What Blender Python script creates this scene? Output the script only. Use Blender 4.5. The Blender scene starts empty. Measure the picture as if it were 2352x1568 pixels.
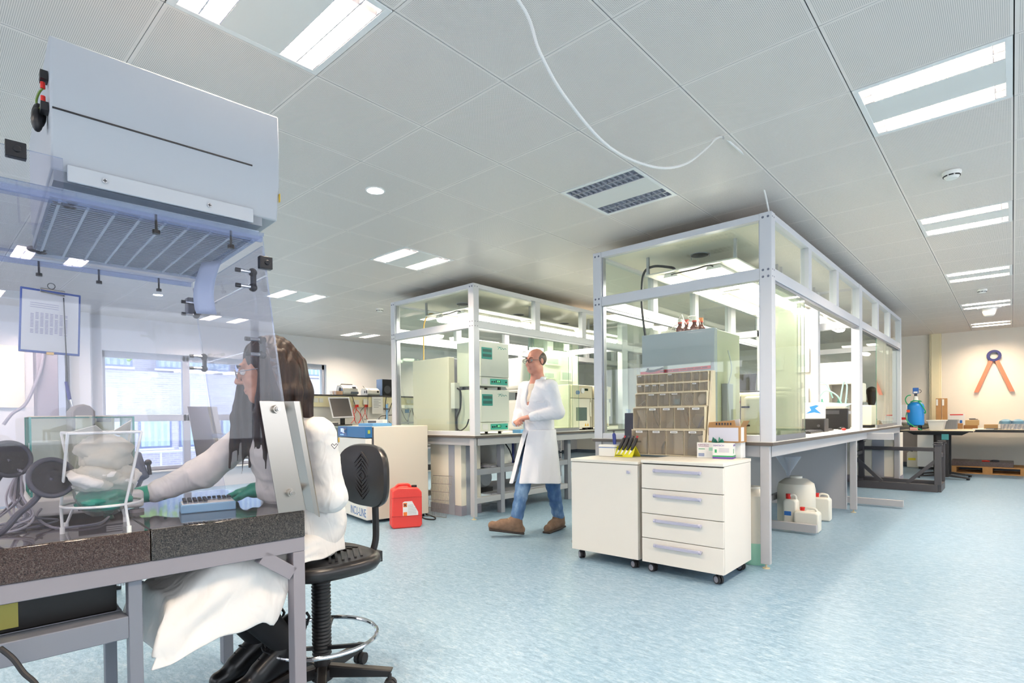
import bpy, bmesh, math, random
from mathutils import Vector, Matrix, Euler
random.seed(7)
S = bpy.context.scene
COL = S.collection
PI = math.pi
R = math.radians
# ------------------------------------------------------------------ camera
F, YAW, PITCH, ROLL, CX, CYP, CAMZ = 1271.55, 0.735, -0.0129, -0.0110, 1176.0, 971.79, 1.2
_f = Vector((-math.sin(YAW), math.cos(YAW), 0)); _r = Vector((math.cos(YAW), math.sin(YAW), 0)); _u = Vector((0, 0, 1))
_f2 = _f*math.cos(PITCH) + _u*math.sin(PITCH); _u2 = _u*math.cos(PITCH) - _f*math.sin(PITCH)
_r3 = _r*math.cos(ROLL) + _u2*math.sin(ROLL); _u3 = _u2*math.cos(ROLL) - _r*math.sin(ROLL)
CAMP = Vector((0, 0, CAMZ))
def ray(x, y): return _r3*((x-CX)/F) + _u3*((CYP-y)/F) + _f2
def Zp(x, y, z): d = ray(x, y); return CAMP + d*((z-CAMZ)/d.z)
def Xp(x, y, X): d = ray(x, y); return CAMP + d*(X/d.x)
def Yp(x, y, Y): d = ray(x, y); return CAMP + d*(Y/d.y)
def Dp(x, y, D): return CAMP + ray(x, y)*D
cam = bpy.data.cameras.new('camera'); camo = bpy.data.objects.new('camera', cam); COL.objects.link(camo)
camo.matrix_world = Matrix(((_r3.x, _u3.x, -_f2.x, 0), (_r3.y, _u3.y, -_f2.y, 0), (_r3.z, _u3.z, -_f2.z, CAMZ), (0, 0, 0, 1)))
cam.sensor_width = 36; cam.sensor_fit = 'HORIZONTAL'; cam.lens = F/2352*36
cam.shift_y = (CYP-784)/2352; cam.clip_start = 0.02; cam.clip_end = 200
S.camera = camo
S.view_settings.view_transform = 'Standard'; S.view_settings.look = 'None'
S.view_settings.gamma = 1; S.view_settings.use_curve_mapping = False
S.cycles.max_bounces = 6; S.cycles.diffuse_bounces = 3; S.cycles.glossy_bounces = 2
S.cycles.use_adaptive_sampling = True; S.cycles.adaptive_threshold = .08; S.cycles.adaptive_min_samples = 24; S.cycles.use_light_tree = False
S.cycles.transmission_bounces = 4; S.cycles.transparent_max_bounces = 20
S.cycles.sample_clamp_indirect = 6; S.cycles.caustics_reflective = False; S.cycles.caustics_refractive = False
S.cycles.use_denoising = True
# ------------------------------------------------------------------ materials
def lin(c):
    if isinstance(c, str):
        c = c.lstrip('#'); c = [int(c[i:i+2], 16)/255 for i in (0, 2, 4)]
        c = [x/12.92 if x <= .04045 else ((x+.055)/1.055)**2.4 for x in c]
    return (c[0], c[1], c[2], 1)
class NT:
    def __init__(s, m): s.t = m.node_tree; s.n = s.t.nodes; s.l = s.t.links
    def new(s, ty, **k):
        n = s.n.new(ty)
        for a, v in k.items():
            if a[0] == '_': n.inputs[int(a[1:])].default_value = v
            else: setattr(n, a, v)
        return n
    def link(s, a, b): s.l.new(a, b)
    def math(s, op, a, b=None, clamp=False):
        n = s.n.new('ShaderNodeMath'); n.operation = op; n.use_clamp = clamp
        for i, v in enumerate((a, b)):
            if v is None: continue
            if hasattr(v, 'is_linked'): s.l.new(v, n.inputs[i])
            else: n.inputs[i].default_value = v
        return n.outputs[0]
    def mix(s, f, a, b, blend='MIX'):
        n = s.n.new('ShaderNodeMix'); n.data_type = 'RGBA'; n.blend_type = blend
        for i, v in ((0, f), (6, a), (7, b)):
            if hasattr(v, 'is_linked'): s.l.new(v, n.inputs[i])
            else: n.inputs[i].default_value = v
        return n.outputs[2]
    def ramp(s, f, stops):
        n = s.n.new('ShaderNodeValToRGB'); s.l.new(f, n.inputs[0]); e = n.color_ramp.elements
        while len(e) < len(stops): e.new(.5)
        for i, (p, c) in enumerate(stops): e[i].position = p; e[i].color = c
        return n.outputs[0]
    def noise(s, scale, detail=3, vec=None, rough=.5, dist=0):
        n = s.new('ShaderNodeTexNoise'); n.inputs['Scale'].default_value = scale; n.inputs['Detail'].default_value = detail
        n.inputs['Roughness'].default_value = rough; n.inputs['Distortion'].default_value = dist
        if vec is not None: s.l.new(vec, n.inputs['Vector'])
        return n.outputs[0]
    def obj(s, scale=None, rot=None):
        n = s.new('ShaderNodeTexCoord'); o = n.outputs['Object']
        if scale is None and rot is None: return o
        m = s.new('ShaderNodeMapping'); s.l.new(o, m.inputs[0])
        if scale: m.inputs['Scale'].default_value = scale
        if rot: m.inputs['Rotation'].default_value = rot
        return m.outputs[0]
    def bump(s, h, strength, dist, b):
        n = s.new('ShaderNodeBump'); n.inputs['Strength'].default_value = strength; n.inputs['Distance'].default_value = dist
        s.l.new(h, n.inputs['Height']); s.l.new(n.outputs[0], b.inputs['Normal'])
MATS = {}
def mat(name, color='#cccccc', rough=.5, metal=0, spec=.5, emit=None, estr=0, coat=0, trans=0, bump=None, var=None, sheen=0, sss=0):
    if name in MATS: return MATS[name]
    m = bpy.data.materials.new(name); m.use_nodes = True; MATS[name] = m
    b = m.node_tree.nodes['Principled BSDF']
    b.inputs['Base Color'].default_value = lin(color); b.inputs['Roughness'].default_value = rough
    b.inputs['Metallic'].default_value = metal; b.inputs['Specular IOR Level'].default_value = spec
    b.inputs['Coat Weight'].default_value = coat; b.inputs['Transmission Weight'].default_value = trans
    if sheen: b.inputs['Sheen Weight'].default_value = sheen
    if emit: b.inputs['Emission Color'].default_value = lin(emit); b.inputs['Emission Strength'].default_value = estr
    t = NT(m)
    if var or bump:
        v = t.obj()
    if var:   # (scale, amount) mottling of the thing's own colour
        c = lin(color); a = var[1]
        f = t.noise(var[0], 4, v)
        col = t.ramp(f, [(.3, tuple(max(0, x*(1-a)) for x in c[:3])+(1,)), (.7, tuple(min(1, x*(1+a)) for x in c[:3])+(1,))])
        t.link(col, b.inputs['Base Color'])
    if bump:  # (scale, strength, distance)
        t.bump(t.noise(bump[0], 3, v), bump[1], bump[2], b)
    return m
def glassmat(name, tint='#f4faf6', refl=1.0, haze=0.0, hcol='#dfe4f4', rough=.02, ior=1.5):
    """thin clear sheet: light goes straight through, the surface reflects by Fresnel, dust adds a little haze"""
    if name in MATS: return MATS[name]
    m = bpy.data.materials.new(name); m.use_nodes = True; MATS[name] = m; t = NT(m); t.n.clear()
    out = t.new('ShaderNodeOutputMaterial'); tr = t.new('ShaderNodeBsdfTransparent'); tr.inputs[0].default_value = lin(tint)
    gl = t.new('ShaderNodeBsdfGlossy'); gl.inputs[0].default_value = (refl, refl, refl, 1); gl.inputs['Roughness'].default_value = rough
    fr = t.new('ShaderNodeFresnel'); fr.inputs[0].default_value = ior
    mx = t.new('ShaderNodeMixShader'); ge = t.new('ShaderNodeNewGeometry'); fb = t.math('MULTIPLY', t.math('MULTIPLY', fr.outputs[0], t.math('SUBTRACT', 1.0, ge.outputs['Backfacing'])), 1.7, True); t.link(fb, mx.inputs[0]); t.link(tr.outputs[0], mx.inputs[1]); t.link(gl.outputs[0], mx.inputs[2])
    last = mx.outputs[0]
    if haze:
        df = t.new('ShaderNodeBsdfDiffuse'); df.inputs[0].default_value = lin(hcol)
        tl = t.new('ShaderNodeBsdfTranslucent'); tl.inputs[0].default_value = lin(hcol)
        ad = t.new('ShaderNodeMixShader'); ad.inputs[0].default_value = .5
        t.link(df.outputs[0], ad.inputs[1]); t.link(tl.outputs[0], ad.inputs[2])
        m2 = t.new('ShaderNodeMixShader'); m2.inputs[0].default_value = haze; t.link(last, m2.inputs[1]); t.link(ad.outputs[0], m2.inputs[2]); last = m2.outputs[0]
    t.link(last, out.inputs[0]); return m
def emitmat(name, color, s):
    if name in MATS: return MATS[name]
    m = bpy.data.materials.new(name); m.use_nodes = True; MATS[name] = m; t = NT(m); t.n.clear()
    out = t.new('ShaderNodeOutputMaterial'); e = t.new('ShaderNodeEmission'); e.inputs[0].default_value = lin(color); e.inputs[1].default_value = s
    t.link(e.outputs[0], out.inputs[0]); return m
# ------------------------------------------------------------------ mesh builder
class MB:
    def __init__(s): s.v = []; s.f = []; s.m = []; s.cur = 0
    def mi(s, i): s.cur = i; return s
    def add(s, vs, fs):
        o = len(s.v); s.v += [Vector(x) for x in vs]
        for f in fs: s.f.append([i+o for i in f]); s.m.append(s.cur)
        return s
    def boxm(s, a, b, M=None):
        x0, y0, z0 = a; x1, y1, z1 = b
        x0, x1 = min(x0, x1), max(x0, x1); y0, y1 = min(y0, y1), max(y0, y1); z0, z1 = min(z0, z1), max(z0, z1)
        vs = [Vector(p) for p in ((x0,y0,z0),(x1,y0,z0),(x1,y1,z0),(x0,y1,z0),(x0,y0,z1),(x1,y0,z1),(x1,y1,z1),(x0,y1,z1))]
        if M is not None: vs = [M @ p for p in vs]
        return s.add(vs, [(0,3,2,1),(4,5,6,7),(0,1,5,4),(1,2,6,5),(2,3,7,6),(3,0,4,7)])
    def box(s, c, d, M=None):
        return s.boxm((c[0]-d[0]/2, c[1]-d[1]/2, c[2]-d[2]/2), (c[0]+d[0]/2, c[1]+d[1]/2, c[2]+d[2]/2), M)
    def bar(s, p, q, w, h, up=(0, 0, 1)):
        """rectangular bar from p to q, w sideways, h along up"""
        p, q = Vector(p), Vector(q); d = (q-p).normalized(); u = Vector(up); x = d.cross(u)
        if x.length < 1e-4: x = d.cross(Vector((1, 0, 0)))
        x.normalize(); u = x.cross(d).normalized(); vs = []
        for c in (p, q):
            for a, b in ((-1,-1),(1,-1),(1,1),(-1,1)): vs.append(c + x*(a*w/2) + u*(b*h/2))
        return s.add(vs, [(3,2,1,0),(4,5,6,7),(0,1,5,4),(1,2,6,5),(2,3,7,6),(3,0,4,7)])
    def rings(s, rings, cap0=True, cap1=True):
        n = len(rings[0]); o = len(s.v)
        for r in rings: s.v += [Vector(p) for p in r]
        for k in range(len(rings)-1):
            for i in range(n):
                j = (i+1) % n; s.f.append([o+k*n+i, o+k*n+j, o+(k+1)*n+j, o+(k+1)*n+i]); s.m.append(s.cur)
        if cap0: s.f.append([o+i for i in range(n)][::-1]); s.m.append(s.cur)
        if cap1: s.f.append([o+(len(rings)-1)*n+i for i in range(n)]); s.m.append(s.cur)
        return s
    def tube(s, pts, r, n=8, cap=True, smooth=0):
        pts = [Vector(p) for p in pts]
        if smooth: pts = spline(pts, smooth)
        rs = r if isinstance(r, (list, tuple)) else None
        rings = []; d0 = (pts[1]-pts[0]).normalized(); x = d0.orthogonal().normalized()
        for i, p in enumerate(pts):
            a = pts[max(0, i-1)]; b = pts[min(len(pts)-1, i+1)]; d = (b-a)
            d = d.normalized() if d.length > 1e-9 else d0
            x = (x - d*x.dot(d)); x = x.normalized() if x.length > 1e-6 else d.orthogonal().normalized()
            y = d.cross(x)
            rr = r if rs is None else rs[0]+(rs[-1]-rs[0])*i/(len(pts)-1) if len(rs) != len(pts) else rs[i]
            rings.append([p + x*(rr*math.cos(2*PI*k/n)) + y*(rr*math.sin(2*PI*k/n)) for k in range(n)])
        return s.rings(rings, cap, cap)
    def cyl(s, p, q, r, n=20, r2=None):
        return s.tube([p, q], [r, r if r2 is None else r2], n)
    def lathe(s, c, prof, n=28, ax='z', cap=True):
        c = Vector(c); rings = []
        for rr, h in prof:
            ring = []
            for k in range(n):
                a = 2*PI*k/n; u, w = rr*math.cos(a), rr*math.sin(a)
                ring.append(c + (Vector((u, w, h)) if ax == 'z' else Vector((h, u, w)) if ax == 'x' else Vector((w, h, u))))
            rings.append(ring)
        return s.rings(rings, cap, cap)
    def prism(s, poly, off):
        """polygon (3d points) extruded by the vector off"""
        poly = [Vector(p) for p in poly]; off = Vector(off); n = len(poly)
        nrm = Vector((0, 0, 0))
        for i in range(n): nrm += poly[i].cross(poly[(i+1) % n])
        if nrm.dot(off) < 0: poly = poly[::-1]
        vs = poly + [p+off for p in poly]
        return s.add(vs, [list(range(n))[::-1], list(range(n, 2*n))] + [(i, (i+1) % n, n+(i+1) % n, n+i) for i in range(n)])
    def sphere(s, c, r, n=16, m=10, sc=(1, 1, 1), M=None):
        c = Vector(c); rings = []
        for j in range(m+1):
            t = PI*j/m; t = min(max(t, .02), PI-.02)
            ring = []
            for k in range(n):
                p = Vector((r*sc[0]*math.sin(t)*math.cos(2*PI*k/n), r*sc[1]*math.sin(t)*math.sin(2*PI*k/n), -r*sc[2]*math.cos(t)))
                if M is not None: p = M @ p
                ring.append(c+p)
            rings.append(ring)
        return s.rings(rings)
    def torus(s, c, R0, r, n=40, m=10, M=None, a0=0, a1=2*PI):
        pts = []; closed = abs(a1-a0-2*PI) < 1e-6
        for i in range(n if closed else n+1):
            a = a0+(a1-a0)*i/n; p = Vector((R0*math.cos(a), R0*math.sin(a), 0)); pts.append(p)
        rings = []
        for i, p in enumerate(pts):
            rad = p.normalized(); ring = [p + rad*(r*math.cos(2*PI*k/m)) + Vector((0, 0, r*math.sin(2*PI*k/m))) for k in range(m)]
            rings.append([(Vector(c) + (M @ q if M is not None else q)) for q in ring])
        if closed: rings.append(rings[0])
        return s.rings(rings, not closed, not closed)
    def grid(s, P, wrap=False):
        """P[i][j] points -> quads"""
        o = len(s.v); n = len(P[0])
        for row in P: s.v += [Vector(p) for p in row]
        for i in range(len(P)-1):
            for j in range(n if wrap else n-1):
                k = (j+1) % n; s.f.append([o+i*n+j, o+i*n+k, o+(i+1)*n+k, o+(i+1)*n+j]); s.m.append(s.cur)
        return s
    def build(s, name, mats, parent=None, local=False, bevel=0, smooth=True, angle=35, seg=2):
        me = bpy.data.meshes.new(name); vs = s.v
        if parent is not None and not local:
            Mi = wm(parent).inverted(); vs = [Mi @ p for p in vs]
        me.from_pydata([tuple(p) for p in vs], [], s.f); me.update()
        for mm in (mats if isinstance(mats, (list, tuple)) else [mats]): me.materials.append(mm)
        if isinstance(mats, (list, tuple)):
            for p, k in zip(me.polygons, s.m): p.material_index = min(k, len(mats)-1)
        if smooth:
            me.shade_smooth(); me.set_sharp_from_angle(angle=R(angle))
        o = bpy.data.objects.new(name, me); COL.objects.link(o)
        if parent is not None: o.parent = parent
        if bevel:
            b = o.modifiers.new('bevel', 'BEVEL'); b.width = bevel; b.segments = seg; b.limit_method = 'ANGLE'; b.angle_limit = R(40)
            b.harden_normals = False
        return o
def wm(o):
    M = o.matrix_basis.copy()
    p = o.parent
    while p is not None: M = p.matrix_basis @ M; p = p.parent
    return M
def spline(pts, k=6):
    out = []; n = len(pts)
    for i in range(n-1):
        p0 = pts[max(0, i-1)]; p1 = pts[i]; p2 = pts[i+1]; p3 = pts[min(n-1, i+2)]
        for t in range(k):
            u = t/k
            out.append(.5*((2*p1)+(p2-p0)*u+(2*p0-5*p1+4*p2-p3)*u*u+(3*p1-p0-3*p2+p3)*u**3))
    out.append(pts[-1]); return out
def tag(o, label, cat, group=None):
    o['label'] = label; o['category'] = cat
    if group: o['group'] = group
    return o
def thing(name, label, cat, loc=(0, 0, 0), rz=0, group=None):
    o = bpy.data.objects.new(name, None); COL.objects.link(o); o.location = loc; o.rotation_euler = (0, 0, rz)
    o.empty_display_size = .1
    return tag(o, label, cat, group)
def struct(o): o['kind'] = 'structure'; return o
def dup(root, loc, rz=0, label=None, group=None):
    r = root.copy(); COL.objects.link(r); r.location = loc; r.rotation_euler = (0, 0, rz)
    if label: r['label'] = label
    if group: r['group'] = group
    for ch in list(root.children):
        c = ch.copy(); COL.objects.link(c); c.parent = r
        for g in list(ch.children):
            d = g.copy(); COL.objects.link(d); d.parent = c
    return r
def text(name, body, size, loc, rot, m, parent, ext=.0004, align='CENTER', sx=1):
    cu = bpy.data.curves.new(name, 'FONT'); cu.body = body; cu.size = size; cu.extrude = ext; cu.align_x = align; cu.align_y = 'CENTER'
    cu.materials.append(m); cu.resolution_u = 3
    o = bpy.data.objects.new(name, cu); COL.objects.link(o)
    dg = bpy.context.evaluated_depsgraph_get(); me = bpy.data.meshes.new_from_object(o.evaluated_get(dg)); bpy.data.objects.remove(o); me.name = name
    o = bpy.data.objects.new(name, me); COL.objects.link(o)
    M = Matrix.Translation(Vector(loc)) @ (rot if isinstance(rot, Matrix) else Euler(rot).to_matrix().to_4x4()) @ Matrix.Diagonal((sx, 1, 1, 1))
    if parent is not None: o.parent = parent; M = wm(parent).inverted() @ M
    o.matrix_basis = M; return o
def faceM(right, up=(0, 0, 1)):
    """rotation whose x runs along right and y along up"""
    r = Vector(right).normalized(); u = Vector(up).normalized(); n = r.cross(u).normalized(); u = n.cross(r)
    return Matrix(((r.x, u.x, n.x, 0), (r.y, u.y, n.y, 0), (r.z, u.z, n.z, 0), (0, 0, 0, 1)))
def mtx(loc, rz=0): return Matrix.Translation(Vector(loc)) @ Matrix.Rotation(rz, 4, 'Z')
# common materials
M_white = mat('white_paint', '#eceae6', .45)
M_cream = mat('cream_paint', '#f3ead9', .45)
M_warmwhite = mat('warm_white_laminate', '#ece6da', .4)
M_frame = mat('pale_aluminium', '#d6d7dc', .4, .1)
M_grey = mat('grey_paint', '#9c9da4', .45)
M_dgrey = mat('dark_grey_paint', '#4a4a4f', .45)
M_black = mat('black_plastic', '#17161a', .4)
M_blackm = mat('black_paint', '#1d1a1a', .5)
M_steel = mat('brushed_steel', '#b5aea6', .28, 1)
M_chrome = mat('chrome', '#d8d8dc', .08, 1)
M_alu = mat('aluminium', '#b9bcc4', .3, .9)
M_rubber = mat('dark_rubber', '#2b2a2c', .7)
M_glass = glassmat('clear_glass', '#f7fbf8')
M_green = glassmat('greenish_glass', '#fafdf8', haze=.07, hcol='#e2efd8')
M_gedge = mat('green_glass_edge', '#2f7a66', .2)
M_paper = mat('white_paper', '#f2f1ee', .8)
M_card = mat('brown_cardboard', '#b58a5c', .8, var=(6, .08))
M_ink = mat('dark_print', '#3a3a44', .8)
M_plastw = mat('white_plastic', '#f0eee8', .35)
M_cable = mat('black_cable', '#141316', .5)
M_cablew = mat('white_cable', '#e6e4e0', .5)
M_red = mat('red_plastic', '#d8261f', .4)
M_blue = mat('blue_plastic', '#1f5fae', .4)
SKY = 3.6; TUBE_C = '#ffe8cc'; LAMP_W = 44; BOXL_S = 34
S.view_settings.exposure = 0.12
# ------------------------------------------------------------------ room shell
CEIL = 2.855; SX, SY, OX, OY = .62493, .64628, -4.99462, .73234
XL, XR, YN, YF = -10.6, 3.2, -4.0, 14.9
def floor_mat():
    m = bpy.data.materials.new('blue_marbled_linoleum'); m.use_nodes = True; t = NT(m); b = t.n['Principled BSDF']
    v = t.obj((1, 2.6, 1), (0, 0, R(20))); v2 = t.obj((1, 2.2, 1), (0, 0, R(-12))); v3 = t.obj()
    n1 = t.noise(15, 5, v, .66, .8); n2 = t.noise(44, 4, v2, .6, 1.0); n3 = t.noise(1.6, 3, v3, .5)
    c = t.ramp(n1, [(.28, lin('#67859f')), (.45, lin('#7f9fb8')), (.58, lin('#94afc4')), (.76, lin('#b3c4cd'))])
    c = t.mix(t.ramp(n2, [(.36, (.42, .42, .42, 1)), (.5, (0, 0, 0, 1)), (1, (0, 0, 0, 1))]), c, lin('#58748c'))
    c = t.mix(t.ramp(n2, [(.0, (0, 0, 0, 1)), (.58, (0, 0, 0, 1)), (.74, (.4, .4, .4, 1))]), c, lin('#c3d0d2'))
    c = t.mix(t.ramp(n3, [(.4, (0, 0, 0, 1)), (.7, (.22, .22, .22, 1))]), c, lin('#93abbd'))
    t.link(c, b.inputs['Base Color']); b.inputs['Roughness'].default_value = .36; b.inputs['Specular IOR Level'].default_value = .5
    t.link(t.ramp(n1, [(.3, (.3, .3, .3, 1)), (.7, (.42, .42, .42, 1))]), b.inputs['Roughness'])
    return m
struct(MB().boxm((XL-.3, YN, -.1), (XR, YF+.2, 0)).build('floor', floor_mat(), smooth=False))
M_wall = mat('cream_wall_paint', '#ebe3d6', .7, var=(1.2, .02))
M_wallw = mat('white_wall_paint', '#e2e1e4', .7, var=(1.2, .02))
def ceil_mat():
    m = bpy.data.materials.new('perforated_white_metal'); m.use_nodes = True; t = NT(m); b = t.n['Principled BSDF']
    g = t.new('ShaderNodeNewGeometry'); sp = t.new('ShaderNodeSeparateXYZ'); t.link(g.outputs['Position'], sp.inputs[0])
    p = .0068
    fx = t.math('SUBTRACT', t.math('FRACT', t.math('MULTIPLY', sp.outputs[0], 1/p)), .5)
    fy = t.math('SUBTRACT', t.math('FRACT', t.math('MULTIPLY', sp.outputs[1], 1/p)), .5)
    d = t.math('ADD', t.math('MULTIPLY', fx, fx), t.math('MULTIPLY', fy, fy))
    f = t.math('LESS_THAN', d, .066)
    mx = t.math('ABSOLUTE', t.math('SUBTRACT', t.math('FRACT', t.math('MULTIPLY', t.math('SUBTRACT', sp.outputs[0], OX), 1/SX)), .5))
    my = t.math('ABSOLUTE', t.math('SUBTRACT', t.math('FRACT', t.math('MULTIPLY', t.math('SUBTRACT', sp.outputs[1], OY), 1/SY)), .5))
    ins = t.math('LESS_THAN', t.math('MAXIMUM', mx, my), .478)
    f = t.math('MULTIPLY', f, ins)
    c = t.mix(f, lin('#efe6df'), lin('#8f8a84')); t.link(c, b.inputs['Base Color'])
    b.inputs['Roughness'].default_value = .42; b.inputs['Specular IOR Level'].default_value = .35
    return m
FIX = {(i, j) for i in (-8, -4, 0, 4, 7) for j in (0, 4, 8)} | {(7, 12), (7, 16), (7, 20), (7, -4), (3, -4), (-4, -4), (0, -4), (-8, 12), (-4, 12), (0, 12), (-4, 16), (0, 16)}
FIX -= {(4, 8), (0, 8)}; FIX |= {(-1, 10)}
cb = MB(); g = .0022
i0, i1, j0, j1 = -9, 13, -8, 22
for i in range(i0, i1):
    for j in range(j0, j1):
        if (i, j) in FIX: continue
        x0 = max(OX+i*SX+g, XL); x1 = min(OX+(i+1)*SX-g, XR); y0 = max(OY+j*SY+g*.6, YN); y1 = min(OY+(j+1)*SY-g*.6, YF)
        if x1-x0 < .01 or y1-y0 < .01: continue
        cb.mi(0).add([(x0,y0,CEIL),(x1,y0,CEIL),(x1,y1,CEIL),(x0,y1,CEIL)], [(0,3,2,1)])
        e = .0016; z1 = CEIL+.012
        for a, c in (((x0,y0),(x1,y0)),((x1,y0),(x1,y1)),((x1,y1),(x0,y1)),((x0,y1),(x0,y0))):
            cb.mi(1).add([(a[0],a[1],CEIL),(c[0],c[1],CEIL),(c[0],c[1],z1),(a[0],a[1],z1)], [(0,1,2,3)])
cb.mi(2).boxm((XL-.3, YN, CEIL+.11), (XR, YF+.2, CEIL+.2))
for i in range(i0, i1+1): cb.mi(2).boxm((OX+i*SX-.012, YN, CEIL+.011), (OX+i*SX+.012, YF, CEIL+.014))
for j in range(j0, j1+1): cb.mi(2).boxm((XL, OY+j*SY-.012, CEIL+.0095), (XR, OY+j*SY+.012, CEIL+.0105))
struct(cb.build('ceiling', [ceil_mat(), mat('panel_edge', '#d8d5d2', .5), mat('ceiling_void', '#3a3733', .9)], smooth=False))
# walls
wz = CEIL+.15
struct(MB().boxm((XL-.3, YF, 0), (XR, YF+.2, wz)).build('wall_far', M_wall, smooth=False))
wr_ = MB(); RW0, RW1 = -2.5, 13.5  # unseen window opening and frame, added to let in fill daylight
wr_.boxm((XR, YN-.2, 0), (XR+.2, YF+.2, .9)).boxm((XR, YN-.2, 2.5), (XR+.2, YF+.2, wz)).boxm((XR, YN-.2, .9), (XR+.2, RW0, 2.5)).boxm((XR, RW1, .9), (XR+.2, YF+.2, 2.5))
struct(wr_.build('wall_right', M_wall, smooth=False))
wf3 = MB()
for k in range(11): y = RW0+(RW1-RW0)*k/10; wf3.boxm((XR+.05, y-.04, .9), (XR+.12, y+.04, 2.5))
wf3.boxm((XR+.05, RW0, .9), (XR+.12, RW1, .96)).boxm((XR+.05, RW0, 2.44), (XR+.12, RW1, 2.5))
struct(wf3.build('added_window_right', mat('grey_window_frame', '#b9bcc8', .4)))
wn = MB(); NW0, NW1 = -9.6, 2.6  # another added window, behind the camera, for fill on camera-facing surfaces
wn.boxm((XL-.3, YN-.2, 0), (XR, YN, .9)).boxm((XL-.3, YN-.2, 2.5), (XR, YN, wz)).boxm((XL-.3, YN-.2, .9), (NW0, YN, 2.5)).boxm((NW1, YN-.2, .9), (XR, YN, 2.5))
struct(wn.build('wall_near', M_wallw, smooth=False))
wf2 = MB()
for k in range(9): x = NW0+(NW1-NW0)*k/8; wf2.boxm((x-.04, YN-.12, .9), (x+.04, YN-.05, 2.5))
wf2.boxm((NW0, YN-.12, .9), (NW1, YN-.05, .96)).boxm((NW0, YN-.12, 2.44), (NW1, YN-.05, 2.5))
struct(wf2.build('added_window_near', mat('grey_window_frame', '#b9bcc8', .4)))
WY0, WY1, WZ0, WZ1 = 2.15, 5.98, .36, 2.31
wl = MB()
for a, b_ in (((YN, 0), (WY0, wz)), ((WY1, 0), (YF, wz)), ((WY0, 0), (WY1, WZ0)), ((WY0, WZ1), (WY1, wz))):
    wl.boxm((XL-.3, a[0], a[1]), (XL, b_[0], b_[1]))
struct(wl.build('wall_left', M_wallw, smooth=False))
struct(MB().boxm((XL, 5.98, 0), (XL+.02, YF, .1)).build('baseboard_left', mat('blue_grey_skirting', '#54606f', .5)))
struct(MB().boxm((XL, YF-.015, 0), (XR, YF, .1)).build('baseboard_far', MATS['blue_grey_skirting']))
struct(MB().boxm((-1.32, YF-.07, .86), (-1.12, YF, CEIL)).boxm((-1.29, YF-.085, .86), (-1.15, YF-.07, CEIL)).build('trim_1', mat('cream_duct', '#eee2bd', .5), bevel=.004))
struct(MB().boxm((-2.9, YF-.09, .86), (-1.12, YF, .98)).build('trim_2', MATS['cream_duct'], bevel=.004))
# window
wf = MB(); xw = XL-.12
ymul = (WY0, 3.365, 4.7, WY1)
for y in ymul: wf.boxm((xw-.05, max(y-.055, WY0), WZ0), (xw+.03, min(y+.055, WY1), WZ1))
for k in range(3):
    wf.boxm((xw-.05, ymul[k], WZ0), (xw+.03, ymul[k+1], WZ0+.06)); wf.boxm((xw-.05, ymul[k], WZ1-.1), (xw+.03, ymul[k+1], WZ1)); wf.boxm((xw-.05, ymul[k], 1.18), (xw+.03, ymul[k+1], 1.29))
win = wf.build('window_1', mat('grey_window_frame', '#b9bcc8', .4), bevel=.004); struct(win)
for k in range(3):
    for z0, z1 in ((WZ0+.06, 1.18), (1.29, WZ1-.1)):
        MB().boxm((xw-.02, ymul[k]+.055, z0), (xw-.012, ymul[k+1]-.055, z1)).build('window_pane', M_glass, win, smooth=False)
MB().boxm((XL-.11, WY0, WZ0-.03), (XL+.05, WY1, WZ0)).build('window_sill', M_white, win, bevel=.004)
# ------------------------------------------------------------------ outside
def brick_mat():
    m = bpy.data.materials.new('grey_brick'); m.use_nodes = True; t = NT(m); b = t.n['Principled BSDF']
    tc = t.new('ShaderNodeTexCoord'); sp = t.new('ShaderNodeSeparateXYZ'); t.link(tc.outputs['Object'], sp.inputs[0])
    cb_ = t.new('ShaderNodeCombineXYZ'); t.link(sp.outputs[1], cb_.inputs[0]); t.link(sp.outputs[2], cb_.inputs[1])
    br = t.new('ShaderNodeTexBrick'); t.link(cb_.outputs[0], br.inputs['Vector'])
    br.inputs['Color1'].default_value = lin('#c9c5d6'); br.inputs['Color2'].default_value = lin('#b9b5ca'); br.inputs['Mortar'].default_value = lin('#dad9e4')
    br.inputs['Scale'].default_value = 1; br.inputs['Brick Width'].default_value = .22; br.inputs['Row Height'].default_value = .065; br.inputs['Mortar Size'].default_value = .008
    t.link(br.outputs[0], b.inputs['Base Color']); b.inputs['Roughness'].default_value = .85; return m
XB = -20
bl = thing('brick_building', 'grey brick building across the street seen through the window', 'building', (XB, 6, -.5))
MB().boxm((XB-1, -8, -.5), (XB, 22, 2.72)).boxm((XB-1, -8, 2.72), (XB-.6, 22, 4.5)).build('wall', brick_mat(), bl, smooth=False)
M_sill = mat('white_stone_sill', '#e6e6ee', .6); M_bwin = mat('pale_blind', '#c9dfe8', .5); M_bframe = mat('blue_grey_window_frame', '#7d89b4', .4)
def bwin(y0, y1, z0, z1, blind=True):
    MB().boxm((XB, y0-.06, z0-.06), (XB+.03, y1+.06, z1+.06)).build('window', M_bframe, bl)
    w = MB()
    n = max(3, int((y1-y0)/.08))
    for k in range(n):
        a = y0+(y1-y0)*k/n; b_ = y0+(y1-y0)*(k+1)/n
        w.mi(k % 2).add([(XB+.035, a, z0), (XB+.035+.012*(k % 2), b_, z0), (XB+.035+.012*(k % 2), b_, z1), (XB+.035, a, z1)], [(0, 1, 2, 3)])
    w.build('curtain', [M_bwin, mat('pale_blind_shade', '#b4cbe0', .5)] if blind else [mat('dark_window', '#8fa2c4', .2), mat('window_dim', '#a9b7cc', .3)], bl, smooth=False)
    MB().boxm((XB, y0-.1, z0-.12), (XB+.09, y1+.1, z0-.06)).build('sill', M_sill, bl)
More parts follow.
